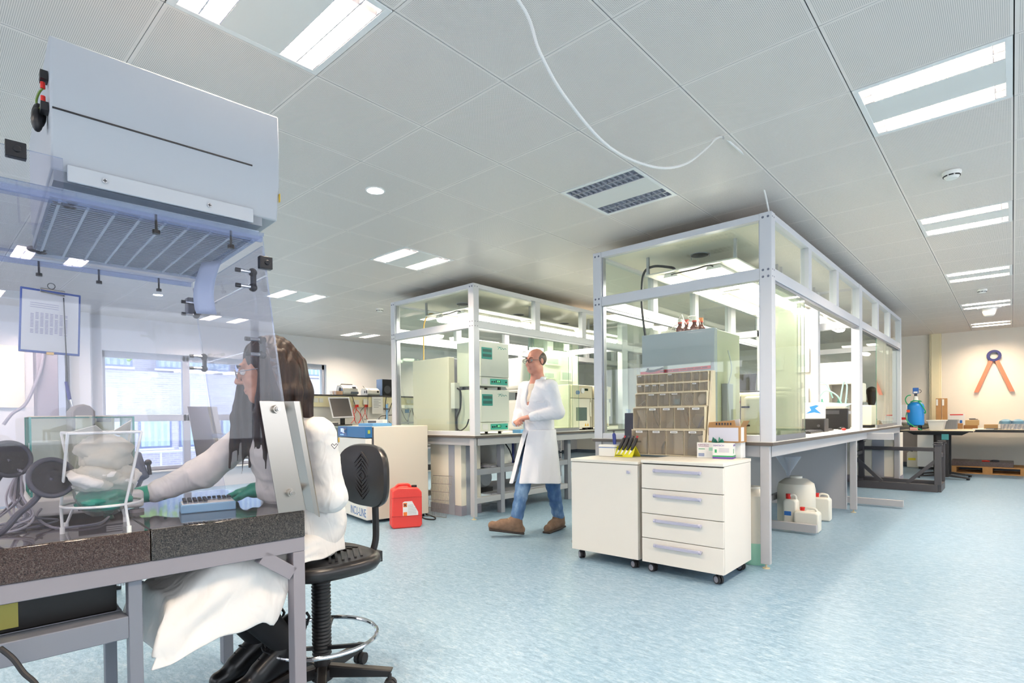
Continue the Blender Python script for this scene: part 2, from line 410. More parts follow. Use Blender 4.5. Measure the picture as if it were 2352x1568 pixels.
bwin(5.0, 5.78, .38, 1.3); bwin(6.12, 6.9, .38, 1.3); bwin(7.4, 8.2, .38, 1.3)
for y0, y1 in ((3.9, 4.75), (5.5, 7.6), (7.9, 9.6), (10.2, 11.6)): bwin(y0, y1, 2.88, 3.9, False)
rl = thing('railing', 'white metal railing on the pavement outside the window', 'railing', (-17, 6, -.5))
MB().cyl((-17, -2, .35), (-17, 14, .35), .035, 10).build('top_rail', M_sill, rl)
for k in range(9): MB().cyl((-17, -1+k*1.9, -.5), (-17, -1+k*1.9, .35), .025, 8).build('post', M_sill, rl)
struct(MB().boxm((-40, -30, -.7), (XL-.3, 40, -.5)).build('pavement', mat('pale_pavement', '#c9cad2', .8), smooth=False))
tr = thing('tree', 'leafy green tree in front of the brick building outside', 'tree', (-17.5, 3.9, -.5))
MB().tube([(-17.5, 2.6, -.5), (-17.5, 2.7, 1.5), (-17.4, 2.9, 3.2)], [.12, .07], 8).build('trunk', mat('bark', '#6b5d50', .9), tr)
lf = MB()
for k in range(1100):
    a = random.uniform(0, 2*PI); rr = random.random()**.5
    c = Vector((-17.4+random.gauss(0, .5), 3.5+random.gauss(0, .95), 3.35+random.gauss(0, .36)-.1*rr))
    if c.z < 2.75+.16*abs(c.y-3.6): c.z = 3.3+random.random()
    d = Vector((random.gauss(0, 1), random.gauss(0, 1), random.gauss(0, 1))).normalized()*.075; e = d.orthogonal()*.6
    lf.mi(k % 2).add([c-d, c+e, c+d, c-e], [(0, 1, 2, 3)])
lf.build('foliage', [mat('leaf_green', '#9cc46a', .6), mat('leaf_pale', '#bcd88c', .6)], tr, smooth=False)
w = bpy.data.worlds.new('sky'); S.world = w; w.use_nodes = True
bg = w.node_tree.nodes['Background']; bg.inputs[0].default_value = (.86, .92, 1, 1); bg.inputs[1].default_value = SKY
# ------------------------------------------------------------------ recessed ceiling lights
M_silver = mat('silver_louvre', '#cfd0da', .32, .6)
M_tube = emitmat('lit_fluorescent_tube', TUBE_C, 30); M_tube.cycles.emission_sampling = 'NONE'
M_tubeoff = mat('unlit_tube', '#dadce4', .3)
M_refl = mat('lamp_reflector', '#f4f3f0', .35)
def make_light(on):
    L = thing('ceiling_light', 'x', 'ceiling light', (0, 0, CEIL), 0, 'recessed fluorescent ceiling lights')
    m = .02; y0, y1 = m, SY-m; x0, x1 = m, SX-m; sw = .165
    slots = ((y0+.012, y0+.012+sw), (y1-.012-sw, y1-.012))
    fr = MB(); zb = -.004
    fr.boxm((.004, .004, zb), (SX-.004, slots[0][0], .008)); fr.boxm((.004, slots[1][1], zb), (SX-.004, SY-.004, .008))
    fr.boxm((.004, slots[0][0], zb), (x0+.01, slots[1][1], .008)); fr.boxm((x1-.01, slots[0][0], zb), (SX-.004, slots[1][1], .008))
    fr.build('frame', M_refl, L, True, bevel=.001)
    MB().boxm((x0+.01, slots[0][1], -.003), (x1-.01, slots[1][0], .006)).build('centre_panel', mat('light_panel_white', '#e9e7e2', .5), L, True)
    for a, b_ in slots:
        xa, xb = x0+.01, x1-.01; h = MB(); mid = (a+b_)/2
        # curved reflector housing, one trough per tube
        for q0, q1 in ((a, mid), (mid, b_)):
            prof = [(q0 + (q1-q0)*k/8, .006+.062*math.sin(PI*k/8)**.6) for k in range(9)]
            h.grid([[(xa, y, z) for y, z in prof], [(xb, y, z) for y, z in prof]])
            for xx in (xa, xb): h.add([(xx, q0, 0), (xx, q1, 0), (xx, q1, .07), (xx, q0, .07)], [(0, 1, 2, 3)])
        h.build('reflector', M_refl if on else M_silver, L, True)
        lv = MB(); n = 13
        for q in (a+.001, mid, b_-.001): lv.prism([(xa, q-.003, -.001), (xa, q+.003, -.001), (xa, q+.001, .026), (xa, q-.001, .026)], (xb-xa, 0, 0))
        for k in range(n+1):
            x = xa+(xb-xa)*k/n; t_ = .004
            lv.prism([(x-.001, a, -.001), (x+.001, a, -.001), (x+t_, a, .018), (x-t_, a, .018)], (0, b_-a, 0))
        lv.build('louvre', M_silver, L, True, smooth=False)
        for q in ((a+mid)/2, (mid+b_)/2):
            e = .055
            MB().cyl((xa+e, q, .046), (xb-e, q, .046), .014, 10).build('tube', M_tube if on else M_tubeoff, L, True)
        if on:
            if 'fluorescent_lamp' not in bpy.data.lights:
                ld = bpy.data.lights.new('fluorescent_lamp', 'AREA'); ld.shape = 'RECTANGLE'; ld.size = SX-.14; ld.size_y = sw-.02; ld.energy = LAMP_W; ld.color = lin(TUBE_C)[:3]
            lo = bpy.data.objects.new('lamp', bpy.data.lights['fluorescent_lamp']); COL.objects.link(lo); lo.parent = L; lo.location = (SX/2, (a+b_)/2, .026)
    return L
LON = make_light(True); LOFF = make_light(False)
LLAB = {(4, 4): 'unlit square ceiling light with grey louvres before the large glass enclosure', (7, 4): 'large lit ceiling light at the top right of the room',
        (7, 8): 'lit ceiling light second from the camera in the right-hand row', (7, 12): 'lit ceiling light third from the camera in the right-hand row', (7, 16): 'lit ceiling light fourth in the right-hand row beside a domed sensor',
        (7, 20): 'small lit ceiling light nearest the far wall with the orange sign', (4, 0): 'very bright ceiling light at the top edge above the white hood',
        (0, 4): 'lit ceiling light just before the smaller glass enclosure', (-4, 4): 'lit ceiling light beside the acrylic front of the hood', (-8, 8): 'far lit ceiling light close to the window wall left of the smaller enclosure',
        (-8, 4): 'lit ceiling light near the windows seen through the acrylic hood', (-1, 10): 'lit ceiling light seen through the upper panes of the smaller enclosure'}
for n_, (i, j) in enumerate(sorted(FIX)):
    lab = LLAB.get((i, j)) or 'square lit ceiling light in panel row %s, column %s of the ceiling' % ('abcdefghijklmnopqrstuvwxyz'[j+4], 'abcdefghijklmnopqrstuvwxyz'[i+8])
    loc = (OX+i*SX, OY+j*SY, CEIL)
    dup(LOFF if (i, j) == (4, 4) else LON, loc, 0, lab)
for o in (LON, LOFF):
    for c in list(o.children): bpy.data.objects.remove(c)
    bpy.data.objects.remove(o)
# downlights, smoke detectors, sensor
M_spot = emitmat('lit_spot', '#ffffff', 60)
for k, (p, lab) in enumerate((((862, 437), 'bright round downlight in the ceiling right of the white hood'), ((363, 677), 'round downlight seen through the acrylic hood above the clipboard'))):
    c = Zp(p[0], p[1], CEIL)
    d = thing('downlight', lab, 'downlight', c)
    MB().lathe(c, [(.05, -.001), (.062, -.006), (.07, -.004), (.072, .004), (.05, .004)], 28).build('rim', M_white, d)
    MB().lathe(c, [(.001, .001), (.048, .001), (.05, -.002), (.048, -.0035), (.001, -.0035)], 24).build('lens', M_spot, d)
def detector(x, y, lab, r=.055):
    c = Zp(x, y, CEIL); d = thing('smoke_detector', lab, 'smoke detector', c, 0, 'ceiling smoke detectors')
    MB().lathe(c, [(r*.9, 0), (r, -.006), (r, -.018), (r*.9, -.03), (r*.86, -.031)], 32).build('base', M_plastw, d)
    MB().lathe(c, [(r*.8, -.03), (r*.8, -.04), (r*.6, -.052), (.001, -.056)], 32).build('cap', M_plastw, d)
    sl = MB()
    for k in range(8):
        a = k*PI/4; sl.bar(c+Vector((r*.87*math.cos(a-.28), r*.87*math.sin(a-.28), -.035)), c+Vector((r*.87*math.cos(a+.28), r*.87*math.sin(a+.28), -.035)), .006, .007)
    sl.build('sensor_slot', M_black, d)
detector(2186, 393, 'round smoke detector on the ceiling nearest the camera at the right')
detector(2256, 664, 'smoke detector between the third and fourth lights of the right-hand row')
detector(872, 708, 'smoke detector on the ceiling left of the smaller glass enclosure')
c = Zp(2272, 706, CEIL); d = thing('ceiling_sensor', 'domed white ceiling sensor before the last lights of the right-hand row', 'sensor', c)
MB().lathe(c, [(.15, 0), (.15, -.012), (.1, -.02), (.001, -.02)], 28).build('base', M_plastw, d)
MB().lathe(c, [(.1, -.02), (.07, -.12), (.05, -.14), (.001, -.145)], 28).build('dome', M_plastw, d)
# white cable hung from hooks
cb_ = MB(); pts = []
B = Vector((-1.289, 3.338, CEIL-.03)); A = Vector((-1.42, .95, CEIL-.03))
for k in range(25):
    u = k/24; p = A.lerp(B, u); s_ = 4*u*(1-u)
    p.z = CEIL-.03 - .40*s_*(1-.0*u); pts.append(p)
pts = [Xp(1190, 0, -1.36)+Vector((0, -.5, .1)), Xp(1190, 0, -1.36), Xp(1240, 120, -1.35), Xp(1300, 225, -1.34), Xp(1400, 338, -1.33), Xp(1500, 383, -1.32), Xp(1570, 378, -1.31), Xp(1620, 343, -1.3), Xp(1645, 318, -1.29), Xp(1662, 316, -1.29),
       Yp(1690, 338, 3.5), Yp(1722, 368, 3.8), Yp(1742, 398, 4.1), Yp(1756, 440, 4.35), Yp(1766, 486, 4.5)]
t_ = thing('hanging_cable', 'white cable sagging from a ceiling hook to the large glass enclosure', 'cable', pts[9])
MB().tube(pts, .0065, 8, smooth=6).build('cable', M_cablew, t_)
h_ = Zp(1662, 313, CEIL); MB().tube([h_, h_+Vector((0, 0, -.015)), pts[9]], .003, 6).build('hook', M_chrome, t_)

def portal(loc, rot, sx, sy):
    l = bpy.data.lights.new('window_portal', 'AREA'); l.shape = 'RECTANGLE'; l.size = sx; l.size_y = sy; l.cycles.is_portal = True
    o = bpy.data.objects.new('window_portal', l); COL.objects.link(o); o.location = loc; o.rotation_euler = rot
portal((XL-.2, (WY0+WY1)/2, (WZ0+WZ1)/2), (R(90), 0, R(-90)), WY1-WY0, WZ1-WZ0)
portal(((NW0+NW1)/2, YN-.2, 1.7), (R(90), 0, R(180)) , NW1-NW0, 1.6)  # this portal and the next sit in the added fill windows
portal((XR+.2, (RW0+RW1)/2, 1.7), (R(90), 0, R(90)), RW1-RW0, 1.6)
# ------------------------------------------------------------------ glass enclosures on lab benches
BZ = .98; TOPZ = 2.74; PW = .088
M_board = mat('white_board', '#e4e1d8', .4)
M_boxlamp = emitmat('lit_enclosure_tube', '#fff6e6', BOXL_S)
M_bolt = mat('grey_bolt_cap', '#6d7284', .4)
M_roofp = mat('white_roof_panel', '#ebe7da', .35)
M_benchtop = mat('brown_edged_bench_top', '#5d544d', .45)
M_bencht = mat('white_bench_laminate', '#e9e6df', .35)
M_leg = mat('light_grey_steel', '#b6b4b6', .45)
def pane(parent, a, b, m=M_glass, name='glass_pane', edge=True):
    a, b = Vector(a), Vector(b); mb = MB(); mb.boxm(a, b)
    d = [abs(b[i]-a[i]) for i in range(3)]; k = d.index(min(d))
    pair = {0: (3, 5), 1: (2, 4), 2: (0, 1)}[k]
    mb.m = [0 if i in pair else 1 for i in range(6)]
    return mb.build(name, [m, M_gedge if edge else m], parent, smooth=False)
def post(parent, x0, x1, y0, y1, z0, z1, bolts=(), name='post'):
    mb = MB(); mb.boxm((x0, y0, z0), (x1, y1, z1))
    mb.mi(1)
    for z in bolts:
        for f in (.28, .72):
            mb.cyl((x0+(x1-x0)*f, y0-.0015, z), (x0+(x1-x0)*f, y0+.001, z), .0095, 12)
            mb.cyl((x1+.0015, y0+(y1-y0)*f, z), (x1-.001, y0+(y1-y0)*f, z), .006, 10)
    # grooves of the extruded profile
    mb.mi(2)
    return mb.build(name, [M_frame, M_bolt, M_dgrey], parent, bevel=.003)
def beam(parent, a, b, name='beam', groove=True):
    mb = MB(); mb.boxm(a, b)
    return mb.build(name, M_frame, parent, bevel=.003)
def enclosure(E, x0, x1, y0, y1, ymids, mulls, front_low=True):
    p = PW; zt = TOPZ; zm0, zm1 = 2.232, 2.32
    bl = (zt-.035, zm1-.018, zm0+.018)
    for (xa, ya) in ((x1-p, y0), (x0, y0), (x0, y1-p), (x1-p, y1-p)):
        post(E, xa, xa+p, ya, ya+p, BZ, zt, bl if ya == y0 else ())
    for ym in ymids:
        for xa in (x1-p, x0): post(E, xa, xa+p, ym, ym+.17, BZ, zt, ())
        post(E, x0+.42, x0+.42+.07, ym+.03, ym+.1, BZ, zt)
        beam(E, (x0+p, ym+.03, zt-.05), (x1-p, ym+.1, zt)); beam(E, (x0+p, ym+.03, zm0), (x1-p, ym+.1, zm1))
    ys = [y0+p] + [v for ym in ymids for v in (ym, ym+.17)] + [y1-p]
    segs = [(ys[i], ys[i+1]) for i in range(0, len(ys), 2)]
    for xa, xb in ((x1-p+.012, x1-.004), (x0+.004, x0+p-.012)):
        for a, b in segs:
            beam(E, (xa, a, zt-.05), (xb, b, zt)); beam(E, (xa, a, zm0), (xb, b, zm1))
            xc = (xa+xb)/2; prev = a
            ms = [m for m in mulls if a < m < b]
            for m in ms: post(E, xa, xb, m-.05, m+.05, zm1, zt-.05, name='mullion')
            cuts = [a] + [v for m in ms for v in (m-.05, m+.05)] + [b]
            for q in range(0, len(cuts), 2): pane(E, (xc-.003, cuts[q], zm1), (xc+.003, cuts[q+1], zt-.05), edge=False)
            # sliding tracks under the beam
            tk = MB()
            for q in range(5): tk.boxm((xa+.006+q*.0125, a, zm0-.022), (xa+.0125+q*.0125, b, zm0))
            tk.build('sliding_track', M_alu, E, smooth=False)
    for ya in (y0, y1-p):
        beam(E, (x0+p, ya+.004, zt-.05), (x1-p, ya+p-.012, zt)); beam(E, (x0+p, ya+.004, zm0), (x1-p, ya+p-.012, zm1)); beam(E, (x0+p, ya+.004, BZ), (x1-p, ya+p-.012, BZ+.05))
        yc = ya+p/2
        pane(E, (x0+p, yc-.003, zm1), (x1-p, yc+.003, zt-.05), edge=False); pane(E, (x0+p, yc-.003, BZ+.05), (x1-p, yc+.003, zm0), edge=False)
        for xx in (x0+p, x1-p-.012):
            MB().boxm((xx, ya+.02, zm1), (xx+.012, ya+.066, zt-.05)).build('inner_bead', M_alu, E); MB().boxm((xx, ya+.02, BZ+.05), (xx+.012, ya+.066, zm0)).build('inner_bead', M_alu, E)
    rf = MB(); rf.boxm((x0+.02, y0+.02, zt-.03), (x1-.02, y1-.02, zt-.012))
    rf.build('roof_panel', M_roofp, E, smooth=False)
    pane(E, (x0+p/2-.003, y0+p, BZ+.01), (x0+p/2+.003, y1-p, zm0-.02), edge=False)
def vent(E, x, y):
    mb = MB(); mb.lathe((x, y, TOPZ-.03), [(.085, 0), (.085, -.006), (.001, -.006)], 28); mb.mi(1)
    mb.lathe((x, y, TOPZ-.037), [(.078, 0), (.078, -.002), (.001, -.002)], 28)
    for q in (.09, -.09): mb.mi(0).cyl((x+q, y+.02, TOPZ-.03), (x+q, y+.02, TOPZ-.06), .003, 6)
    mb.build('vent', [M_alu, mat('dark_vent_mesh', '#4a4848', .6)], E)
def enc_lamps(lab, grp, xc, y0, n, xw, first_cable=None):
    zb = 2.545
    for k in range(n):
        ya = y0+k*1.28
        L = thing('suspended_lamp_board', lab[k], 'lamp', (xc, ya, zb), 0, grp)
        MB().boxm((xc-xw/2, ya, zb-.012), (xc+xw/2, ya+1.2, zb)).build('board', M_board, L, bevel=.002)
        for sx in (-1, 1):
            for yy in (ya+.02, ya+1.16): MB().boxm((xc+sx*(xw/2-.015)-.012, yy-.012, zb), (xc+sx*(xw/2-.015)+.012, yy+.012, TOPZ-.03)).build('hanger_rod', M_alu, L)
            xx = xc+sx*xw*.24
            MB().prism([(xx-.055, ya+.06, zb-.012), (xx+.055, ya+.06, zb-.012), (xx+.075, ya+.06, zb-.05), (xx-.075, ya+.06, zb-.05)], (0, 1.08, 0)).build('housing', M_plastw, L, bevel=.006)
            MB().prism([(xx-.075, ya+.08, zb-.05), (xx+.075, ya+.08, zb-.05), (xx+.06, ya+.08, zb-.085), (xx+.03, ya+.08, zb-.1), (xx-.03, ya+.08, zb-.1), (xx-.06, ya+.08, zb-.085)], (0, 1.04, 0)).build('diffuser', M_boxlamp, L, smooth=True)
        if k == 0:
            MB().tube([(xc-xw*.24, ya+.07, zb-.03), (xc-xw*.1, ya+.02, zb-.035), (xc+xw*.05, ya+.03, zb-.03), (xc+xw*.2, ya+.04, zb-.015), (xc+xw*.24, ya+.07, zb-.03)], .007, 8, smooth=6).build('lead', M_cable, L)
ENC_X0, ENC_X1, ENC_Y0, ENC_Y1 = -2.975, -1.36, 4.47, 11.12
E1 = thing('glass_enclosure', 'large white-framed glass enclosure on a bench behind the two white cabinets', 'glass enclosure', (-2.2, 4.47, BZ), 0, 'glass lab enclosures')
enclosure(E1, ENC_X0, ENC_X1, ENC_Y0, ENC_Y1, (7.74,), (5.58, 6.65, 9.02, 10.0))
for y in (5.11, 6.3, 8.6, 9.8): vent(E1, -2.2, y)
# sliding green panes on the right-hand side
def slider(E, x, ya, yb, m=M_green):
    pane(E, (x-.003, ya, BZ+.045), (x+.003, yb, 2.21), m)
    MB().boxm((x-.008, ya, BZ), (x+.008, yb, BZ+.045)).build('pane_rail', M_alu, E)
slider(E1, -1.378, 4.56, 5.43); slider(E1, -1.40, 4.62, 5.4); slider(E1, -1.42, 4.66, 5.38)
slider(E1, -1.378, 8.95, 9.75); slider(E1, -1.40, 9.65, 10.45); slider(E1, -1.42, 10.3, 11.02)
# partition: white service panel with sockets
sp = thing('socket_panel', 'white wall panel with sockets and meters inside the large glass enclosure', 'socket panel', (-2.1, 7.66, BZ))
MB().boxm((-2.5, 7.68, BZ), (-1.86, 7.74, 2.5)).build('panel', M_board, sp)
MB().boxm((-1.86, 7.62, BZ), (-1.78, 7.72, TOPZ-.05)).build('edge_post', M_frame, sp, bevel=.003)
for (x, z, w_, h_) in ((-1.97, 1.86, .17, .3), (-2.32, 1.86, .26, .2), (-1.97, 1.3, .15, .42)):
    MB().boxm((x-w_/2, 7.64, z-h_/2), (x+w_/2, 7.68, z+h_/2)).build('meter_box', M_plastw, sp, bevel=.004)
    MB().boxm((x-w_*.35, 7.636, z-h_*.25), (x+w_*.35, 7.64, z+h_*.25)).build('meter_window', mat('pale_meter_window', '#b9c3c2', .2), sp)
for z in (1.55, 1.38, 1.22): MB().boxm((-2.05, 7.6, z-.04), (-1.97, 7.68, z+.04)).build('socket', M_plastw, sp, bevel=.005)
for z in (1.36, 1.2): MB().boxm((-2.04, 7.57, z-.03), (-1.985, 7.6, z)).build('plug', M_black, sp, bevel=.003)
enc_lamps(('suspended white lamp board nearest the front of the large glass enclosure', 'suspended lamp board second from the front of the large glass enclosure', 'suspended lamp board third from the front in the large enclosure', 'suspended lamp board nearest the back of the large enclosure'), 'lamp boards in the large enclosure', -2.19, 4.84, 4, .86)
t_ = thing('power_cable', 'black cable looping over the lamp board down to the grey cabinet in the enclosure', 'cable', (-2.6, 4.85, 2.4))
MB().tube([Yp(1690, 0, 4.85)*0+Vector((-2.35, 4.9, 2.56)), Yp(1540, 614, 4.87), Yp(1500, 612, 4.87), Yp(1478, 630, 4.87), Yp(1474, 690, 4.87), Yp(1478, 740, 4.86), Yp(1482, 770, 4.9)], .012, 8, smooth=6).build('cable', M_cable, t_)
def bench(name, lab, x0, x1, y0, y1, legs_y, long_side=1):
    b = thing(name, lab, 'lab bench', ((x0+x1)/2, y0, 0), 0, 'long lab benches')
    MB().boxm((x0, y0, BZ-.03), (x1, y1, BZ-.004)).build('core', M_benchtop, b, bevel=.002)
    MB().boxm((x0, y0, BZ-.004), (x1, y1, BZ)).build('worktop', M_bencht, b)
    for a, c in (((x0+.03, y0+.03, BZ-.12), (x1-.03, y0+.07, BZ-.03)), ((x0+.03, y1-.07, BZ-.12), (x1-.03, y1-.03, BZ-.03)), ((x0+.03, y0+.03, BZ-.12), (x0+.07, y1-.03, BZ-.03)), ((x1-.07, y0+.03, BZ-.12), (x1-.03, y1-.03, BZ-.03))):
        MB().boxm(a, c).build('apron', M_leg, b, bevel=.003)
    for k, y in enumerate(legs_y):
        for xx in (x0+.029, x1-.099):
            MB().boxm((xx, y, .035), (xx+.07, y+.045, BZ-.03)).build('leg', M_leg, b, bevel=.003)
            MB().lathe((xx+.035, y+.022, 0), [(.028, 0), (.028, .006), (.008, .01), (.008, .04)], 14).build('foot', mat('cream_foot', '#d9c9a5', .5), b)
    return b
BEN1 = bench('lab_bench', 'long grey-legged lab bench under the large glass enclosure', -2.99, -1.35, 4.45, 11.14, (4.46, 7.64, 11.0))
# C-frames below
def cframe(lab, x0, x1, y, ):
    b = thing('support_frame', lab, 'frame', (x0, y, 0), 0, 'steel support frames under the enclosure')
    MB().boxm((x0, y, .02), (x1, y+.05, .1)).build('foot_bar', M_leg, b, bevel=.003)
    MB().boxm((x0+.05, y, .1), (x0+.13, y+.05, BZ-.04)).build('upright', M_grey, b, bevel=.003)
    MB().boxm((x0+.05, y, BZ-.13), (x1-.1, y+.05, BZ-.045)).build('top_bar', M_leg, b, bevel=.003)
    return b
for k, (y, lab) in enumerate(((5.98, 'grey support frame beside the white jerrycans under the large enclosure'), (8.3, 'grey support frame under the middle of the large enclosure'))):
    cframe(lab, -1.98 if k == 0 else -2.1, -1.42 if k == 0 else -1.0, y)
rl = thing('frame_rail', 'horizontal grey rail along the floor under the large enclosure', 'rail', (-2.0, 6.1, .2))
MB().boxm((-2.0, 6.05, .24), (-1.95, 8.3, .3)).build('rail', M_leg, rl, bevel=.003)
# service columns
M_grstripe = mat('grey_stripe_panel', '#a7a9b2', .4); M_skirt = mat('mauve_grey_skirting', '#9a949c', .5)
def column(lab, x0, x1, y0, y1, h):
    c = thing('service_column', lab, 'column', ((x0+x1)/2, y0, 0), 0, 'cream service columns')
    MB().boxm((x0, y0, .12), (x1, y1, h)).build('casing', M_cream, c, bevel=.004)
    MB().boxm((x0-.004, y0-.004, 0), (x1+.004, y1+.004, .12)).build('skirting', M_skirt, c)
    MB().boxm((x0+(x1-x0)*.62, y0-.008, 0), (x0+(x1-x0)*.8, y0, h)).boxm((x1, y0+.08, 0), (x1+.008, y0+.17, h)).build('grey_strip', M_grstripe, c)
    return c
column('cream service column with grey stripe beneath the left end of the smaller enclosure', -5.5, -4.93, 4.53, 4.86, BZ-.04)
column('wide cream service column at the far end beneath the large enclosure', -2.35, -1.40, 11.03, 11.6, BZ-.13)
# partition panel under bench
pn = thing('back_panel', 'large pale grey back panel under the large enclosure bench', 'panel', (-2.3, 7.7, 0))
MB().boxm((-2.95, 7.72, .02), (-1.5, 7.76, BZ-.13)).build('panel', mat('pale_grey_panel', '#b9b8bc', .5), pn)
# ---------------- smaller enclosure
F0, F1, FY0, FY1 = -6.2, -4.6, 4.45, 11.1
E2 = thing('glass_enclosure', 'smaller white-framed glass enclosure with stacked incubators behind the walking man', 'glass enclosure', (-5.4, FY0, BZ), 0, 'glass lab enclosures')
enclosure(E2, F0, F1, FY0, FY1, (7.72,), (5.62, 6.68, 9.0, 10.0))
for y in (5.08, 6.21, 7.33): vent(E2, -5.46, y)
slider(E2, -4.616, 5.45, 6.3, M_glass); slider(E2, -4.64, 5.52, 6.42, M_glass); slider(E2, -4.66, 5.6, 6.6, M_green)
enc_lamps(('suspended white lamp board nearest the front of the smaller glass enclosure', 'suspended lamp board second from the front of the smaller enclosure', 'suspended lamp board third from the front of the smaller enclosure'), 'lamp boards in the smaller enclosure', -5.35, 4.69, 3, .86)
BEN2 = bench('lab_bench', 'long grey-legged lab bench under the smaller glass enclosure', -6.22, -4.58, 4.43, 11.12, (4.44, 7.6, 10.9))
t_ = thing('gas_tube', 'thin yellow tube hanging in the front pane of the smaller enclosure', 'tube', (-5.8, 4.75, 2.0))
MB().tube([Yp(1000, 722, 4.75), Yp(985, 722, 4.75), Yp(974, 745, 4.75), Yp(973, 790, 4.75), Yp(973, 826, 4.75)], .008, 8, smooth=6).build('tube', mat('amber_tube', '#c79a3a', .3), t_)
# ---- big cream box in the front of the smaller enclosure
bx = thing('cream_cabinet', 'tall cream instrument cabinet in the front left of the smaller enclosure', 'cabinet', (-5.55, 4.62, BZ))
MB().boxm((-5.88, 4.56, BZ+.02), (-5.17, 4.66, 1.94)).build('front_panel', M_cream, bx, bevel=.006)
MB().boxm((-5.88, 4.662, BZ+.02), (-5.19, 5.0, 1.93)).build('body', mat('lilac_grey_paint', '#b7b5c4', .45), bx, bevel=.006)
MB().boxm((-5.165, 4.585, 1.3), (-5.09, 4.665, 1.62)).build('junction_box', M_plastw, bx, bevel=.004)
MB().tube([(-5.09, 4.63, 1.55), (-5.02, 4.62, 1.5), (-5.03, 4.62, 1.3), (-5.1, 4.61, 1.15), (-5.07, 4.61, 1.0)], .01, 8, smooth=6).tube([(-5.12, 4.62, 1.3), (-5.1, 4.61, 1.1), (-5.03, 4.61, 1.03), (-4.93, 4.62, 1.08), (-4.89, 4.63, 1.17)], .008, 8, smooth=6).build('cable', M_cable, bx)
MB().boxm((-5.86, 4.6, BZ), (-5.2, 4.98, BZ+.02)).build('base', M_grey, bx)
# ---- two stacked incubators, facing the aisle (+X)
M_mint = mat('mint_white_enamel', '#e9ecdf', .35); M_teal = mat('teal_plastic', '#1d9a8e', .35); M_tealp = mat('teal_label', '#38b09c', .4)
M_green7 = emitmat('green_digits', '#7dffb0', 2.0)
def incubator(lab, z0, h):
    X = -4.74; yA, yB = 4.69, 5.2
    o = thing('incubator', lab, 'incubator', (-5.1, 4.9, z0), 0, 'stacked incubators')
    MB().boxm((-5.16, yA, z0+.035), (X-.05, yB, z0+h)).build('body', M_mint, o, bevel=.008)
    MB().boxm((X-.045, yA+.004, z0+.15), (X, yB-.004, z0+h-.004)).build('door', M_mint, o, bevel=.008)
    cp = MB().boxm((X-.05, yA+.004, z0+.035), (X-.006, yB-.004, z0+.145)).build('control_panel', M_mint, o, bevel=.004)
    MB().boxm((X-.006, yA+.17, z0+.055), (X-.003, yB-.03, z0+.128)).build('panel_label', M_tealp, cp)
    MB().boxm((X-.003, yA+.27, z0+.08), (X-.001, yA+.35, z0+.112)).build('display', mat('dark_display', '#12301f', .2), cp)
    text('digits', '37.0', .03, (X, yA+.31, z0+.096), faceM((0, 1, 0)), M_green7, cp)
    for yy in (yA+.2, yA+.24, yB-.06): MB().cyl((X-.003, yy, z0+.09), (X+.006, yy, z0+.09), .01, 12).build('button', M_black, cp)
    MB().boxm((X-.006, yA+.03, z0+.06), (X-.004, yA+.12, z0+.125)).build('paper_label', M_paper, cp)
    hd = MB().boxm((X, yA+.02, z0+.40*h+.13), (X+.006, yA+.2, z0+.40*h+.27)).build('handle', M_teal, o, bevel=.003)
    for zz in (.155, .215): MB().boxm((X+.006, yA+.035, z0+.40*h+zz), (X+.009, yA+.185, z0+.40*h+zz+.035)).build('grip_recess', mat('dark_teal', '#0c5f58', .4), hd)
    zz = z0+h-.07; s = MB()
    s.tube([(X+.001, yB-.2, zz-.014), (X+.001, yB-.17, zz+.014), (X+.001, yB-.145, zz-.012), (X+.001, yB-.12, zz+.008), (X+.001, yB-.1, zz-.01), (X+.001, yB-.075, zz+.006), (X+.001, yB-.05, zz-.006)], .0028, 6, smooth=5)
    s.bar((X+.001, yB-.215, zz+.014), (X+.001, yB-.13, zz+.017), .002, .004)
    s.build('script_logo', M_teal, o)
    for yy in (yA+.06, yB-.06):
        for xx in (-5.1, X-.12): MB().cyl((xx, yy, z0), (xx, yy, z0+.036), .022, 12).build('foot', M_black, o)
incubator('lower of two stacked pale incubators with teal handles in the smaller enclosure', BZ+.0, .55)
incubator('upper of two stacked pale incubators with teal handles in the smaller enclosure', BZ+.555, .58)
# ------------------------------------------------------------------ more equipment inside the enclosures
def place_tank():
    o = thing('water_tank', 'upper white plastic tank on a rack between the incubators and the sliding glass', 'tank', (-5.0, 6.0, BZ))
    MB().boxm((-5.2, 5.6, 1.56), (-4.86, 5.98, 1.99)).build('body', M_plastw, o, bevel=.05, seg=4)
    MB().cyl((-5.0, 5.72, 1.98), (-5.0, 5.72, 2.03), .03, 14).build('cap', M_plastw, o)
    MB().tube([(-5.0, 5.72, 2.03), (-5.0, 5.8, 2.09), (-5.0, 5.92, 2.05)], .008, 8, smooth=5).build('handle', M_alu, o)
    o2 = thing('water_tank', 'lower white plastic tank standing on the bench behind the walking man', 'tank', (-5.0, 6.0, BZ))
    MB().boxm((-5.2, 5.6, BZ+.02), (-4.86, 5.98, 1.42)).build('body', M_plastw, o2, bevel=.04, seg=4)
    MB().cyl((-4.86, 5.7, 1.48), (-4.78, 5.7, 1.48), .018, 10).boxm((-5.05, 5.66, 1.42), (-4.86, 5.76, 1.52)).build('tap', M_black, o2)
    rk = thing('tank_rack', 'white rack carrying the upper water tank in the smaller enclosure', 'rack', (-5.0, 5.8, BZ))
    for xx in (-5.22, -4.84):
        for yy in (5.57, 6.0): MB().boxm((xx-.01, yy-.01, BZ), (xx+.01, yy+.01, 1.56)).build('upright', M_white, rk)
    MB().boxm((-5.23, 5.56, 1.535), (-4.83, 6.01, 1.555)).build('shelf', M_white, rk)
place_tank()
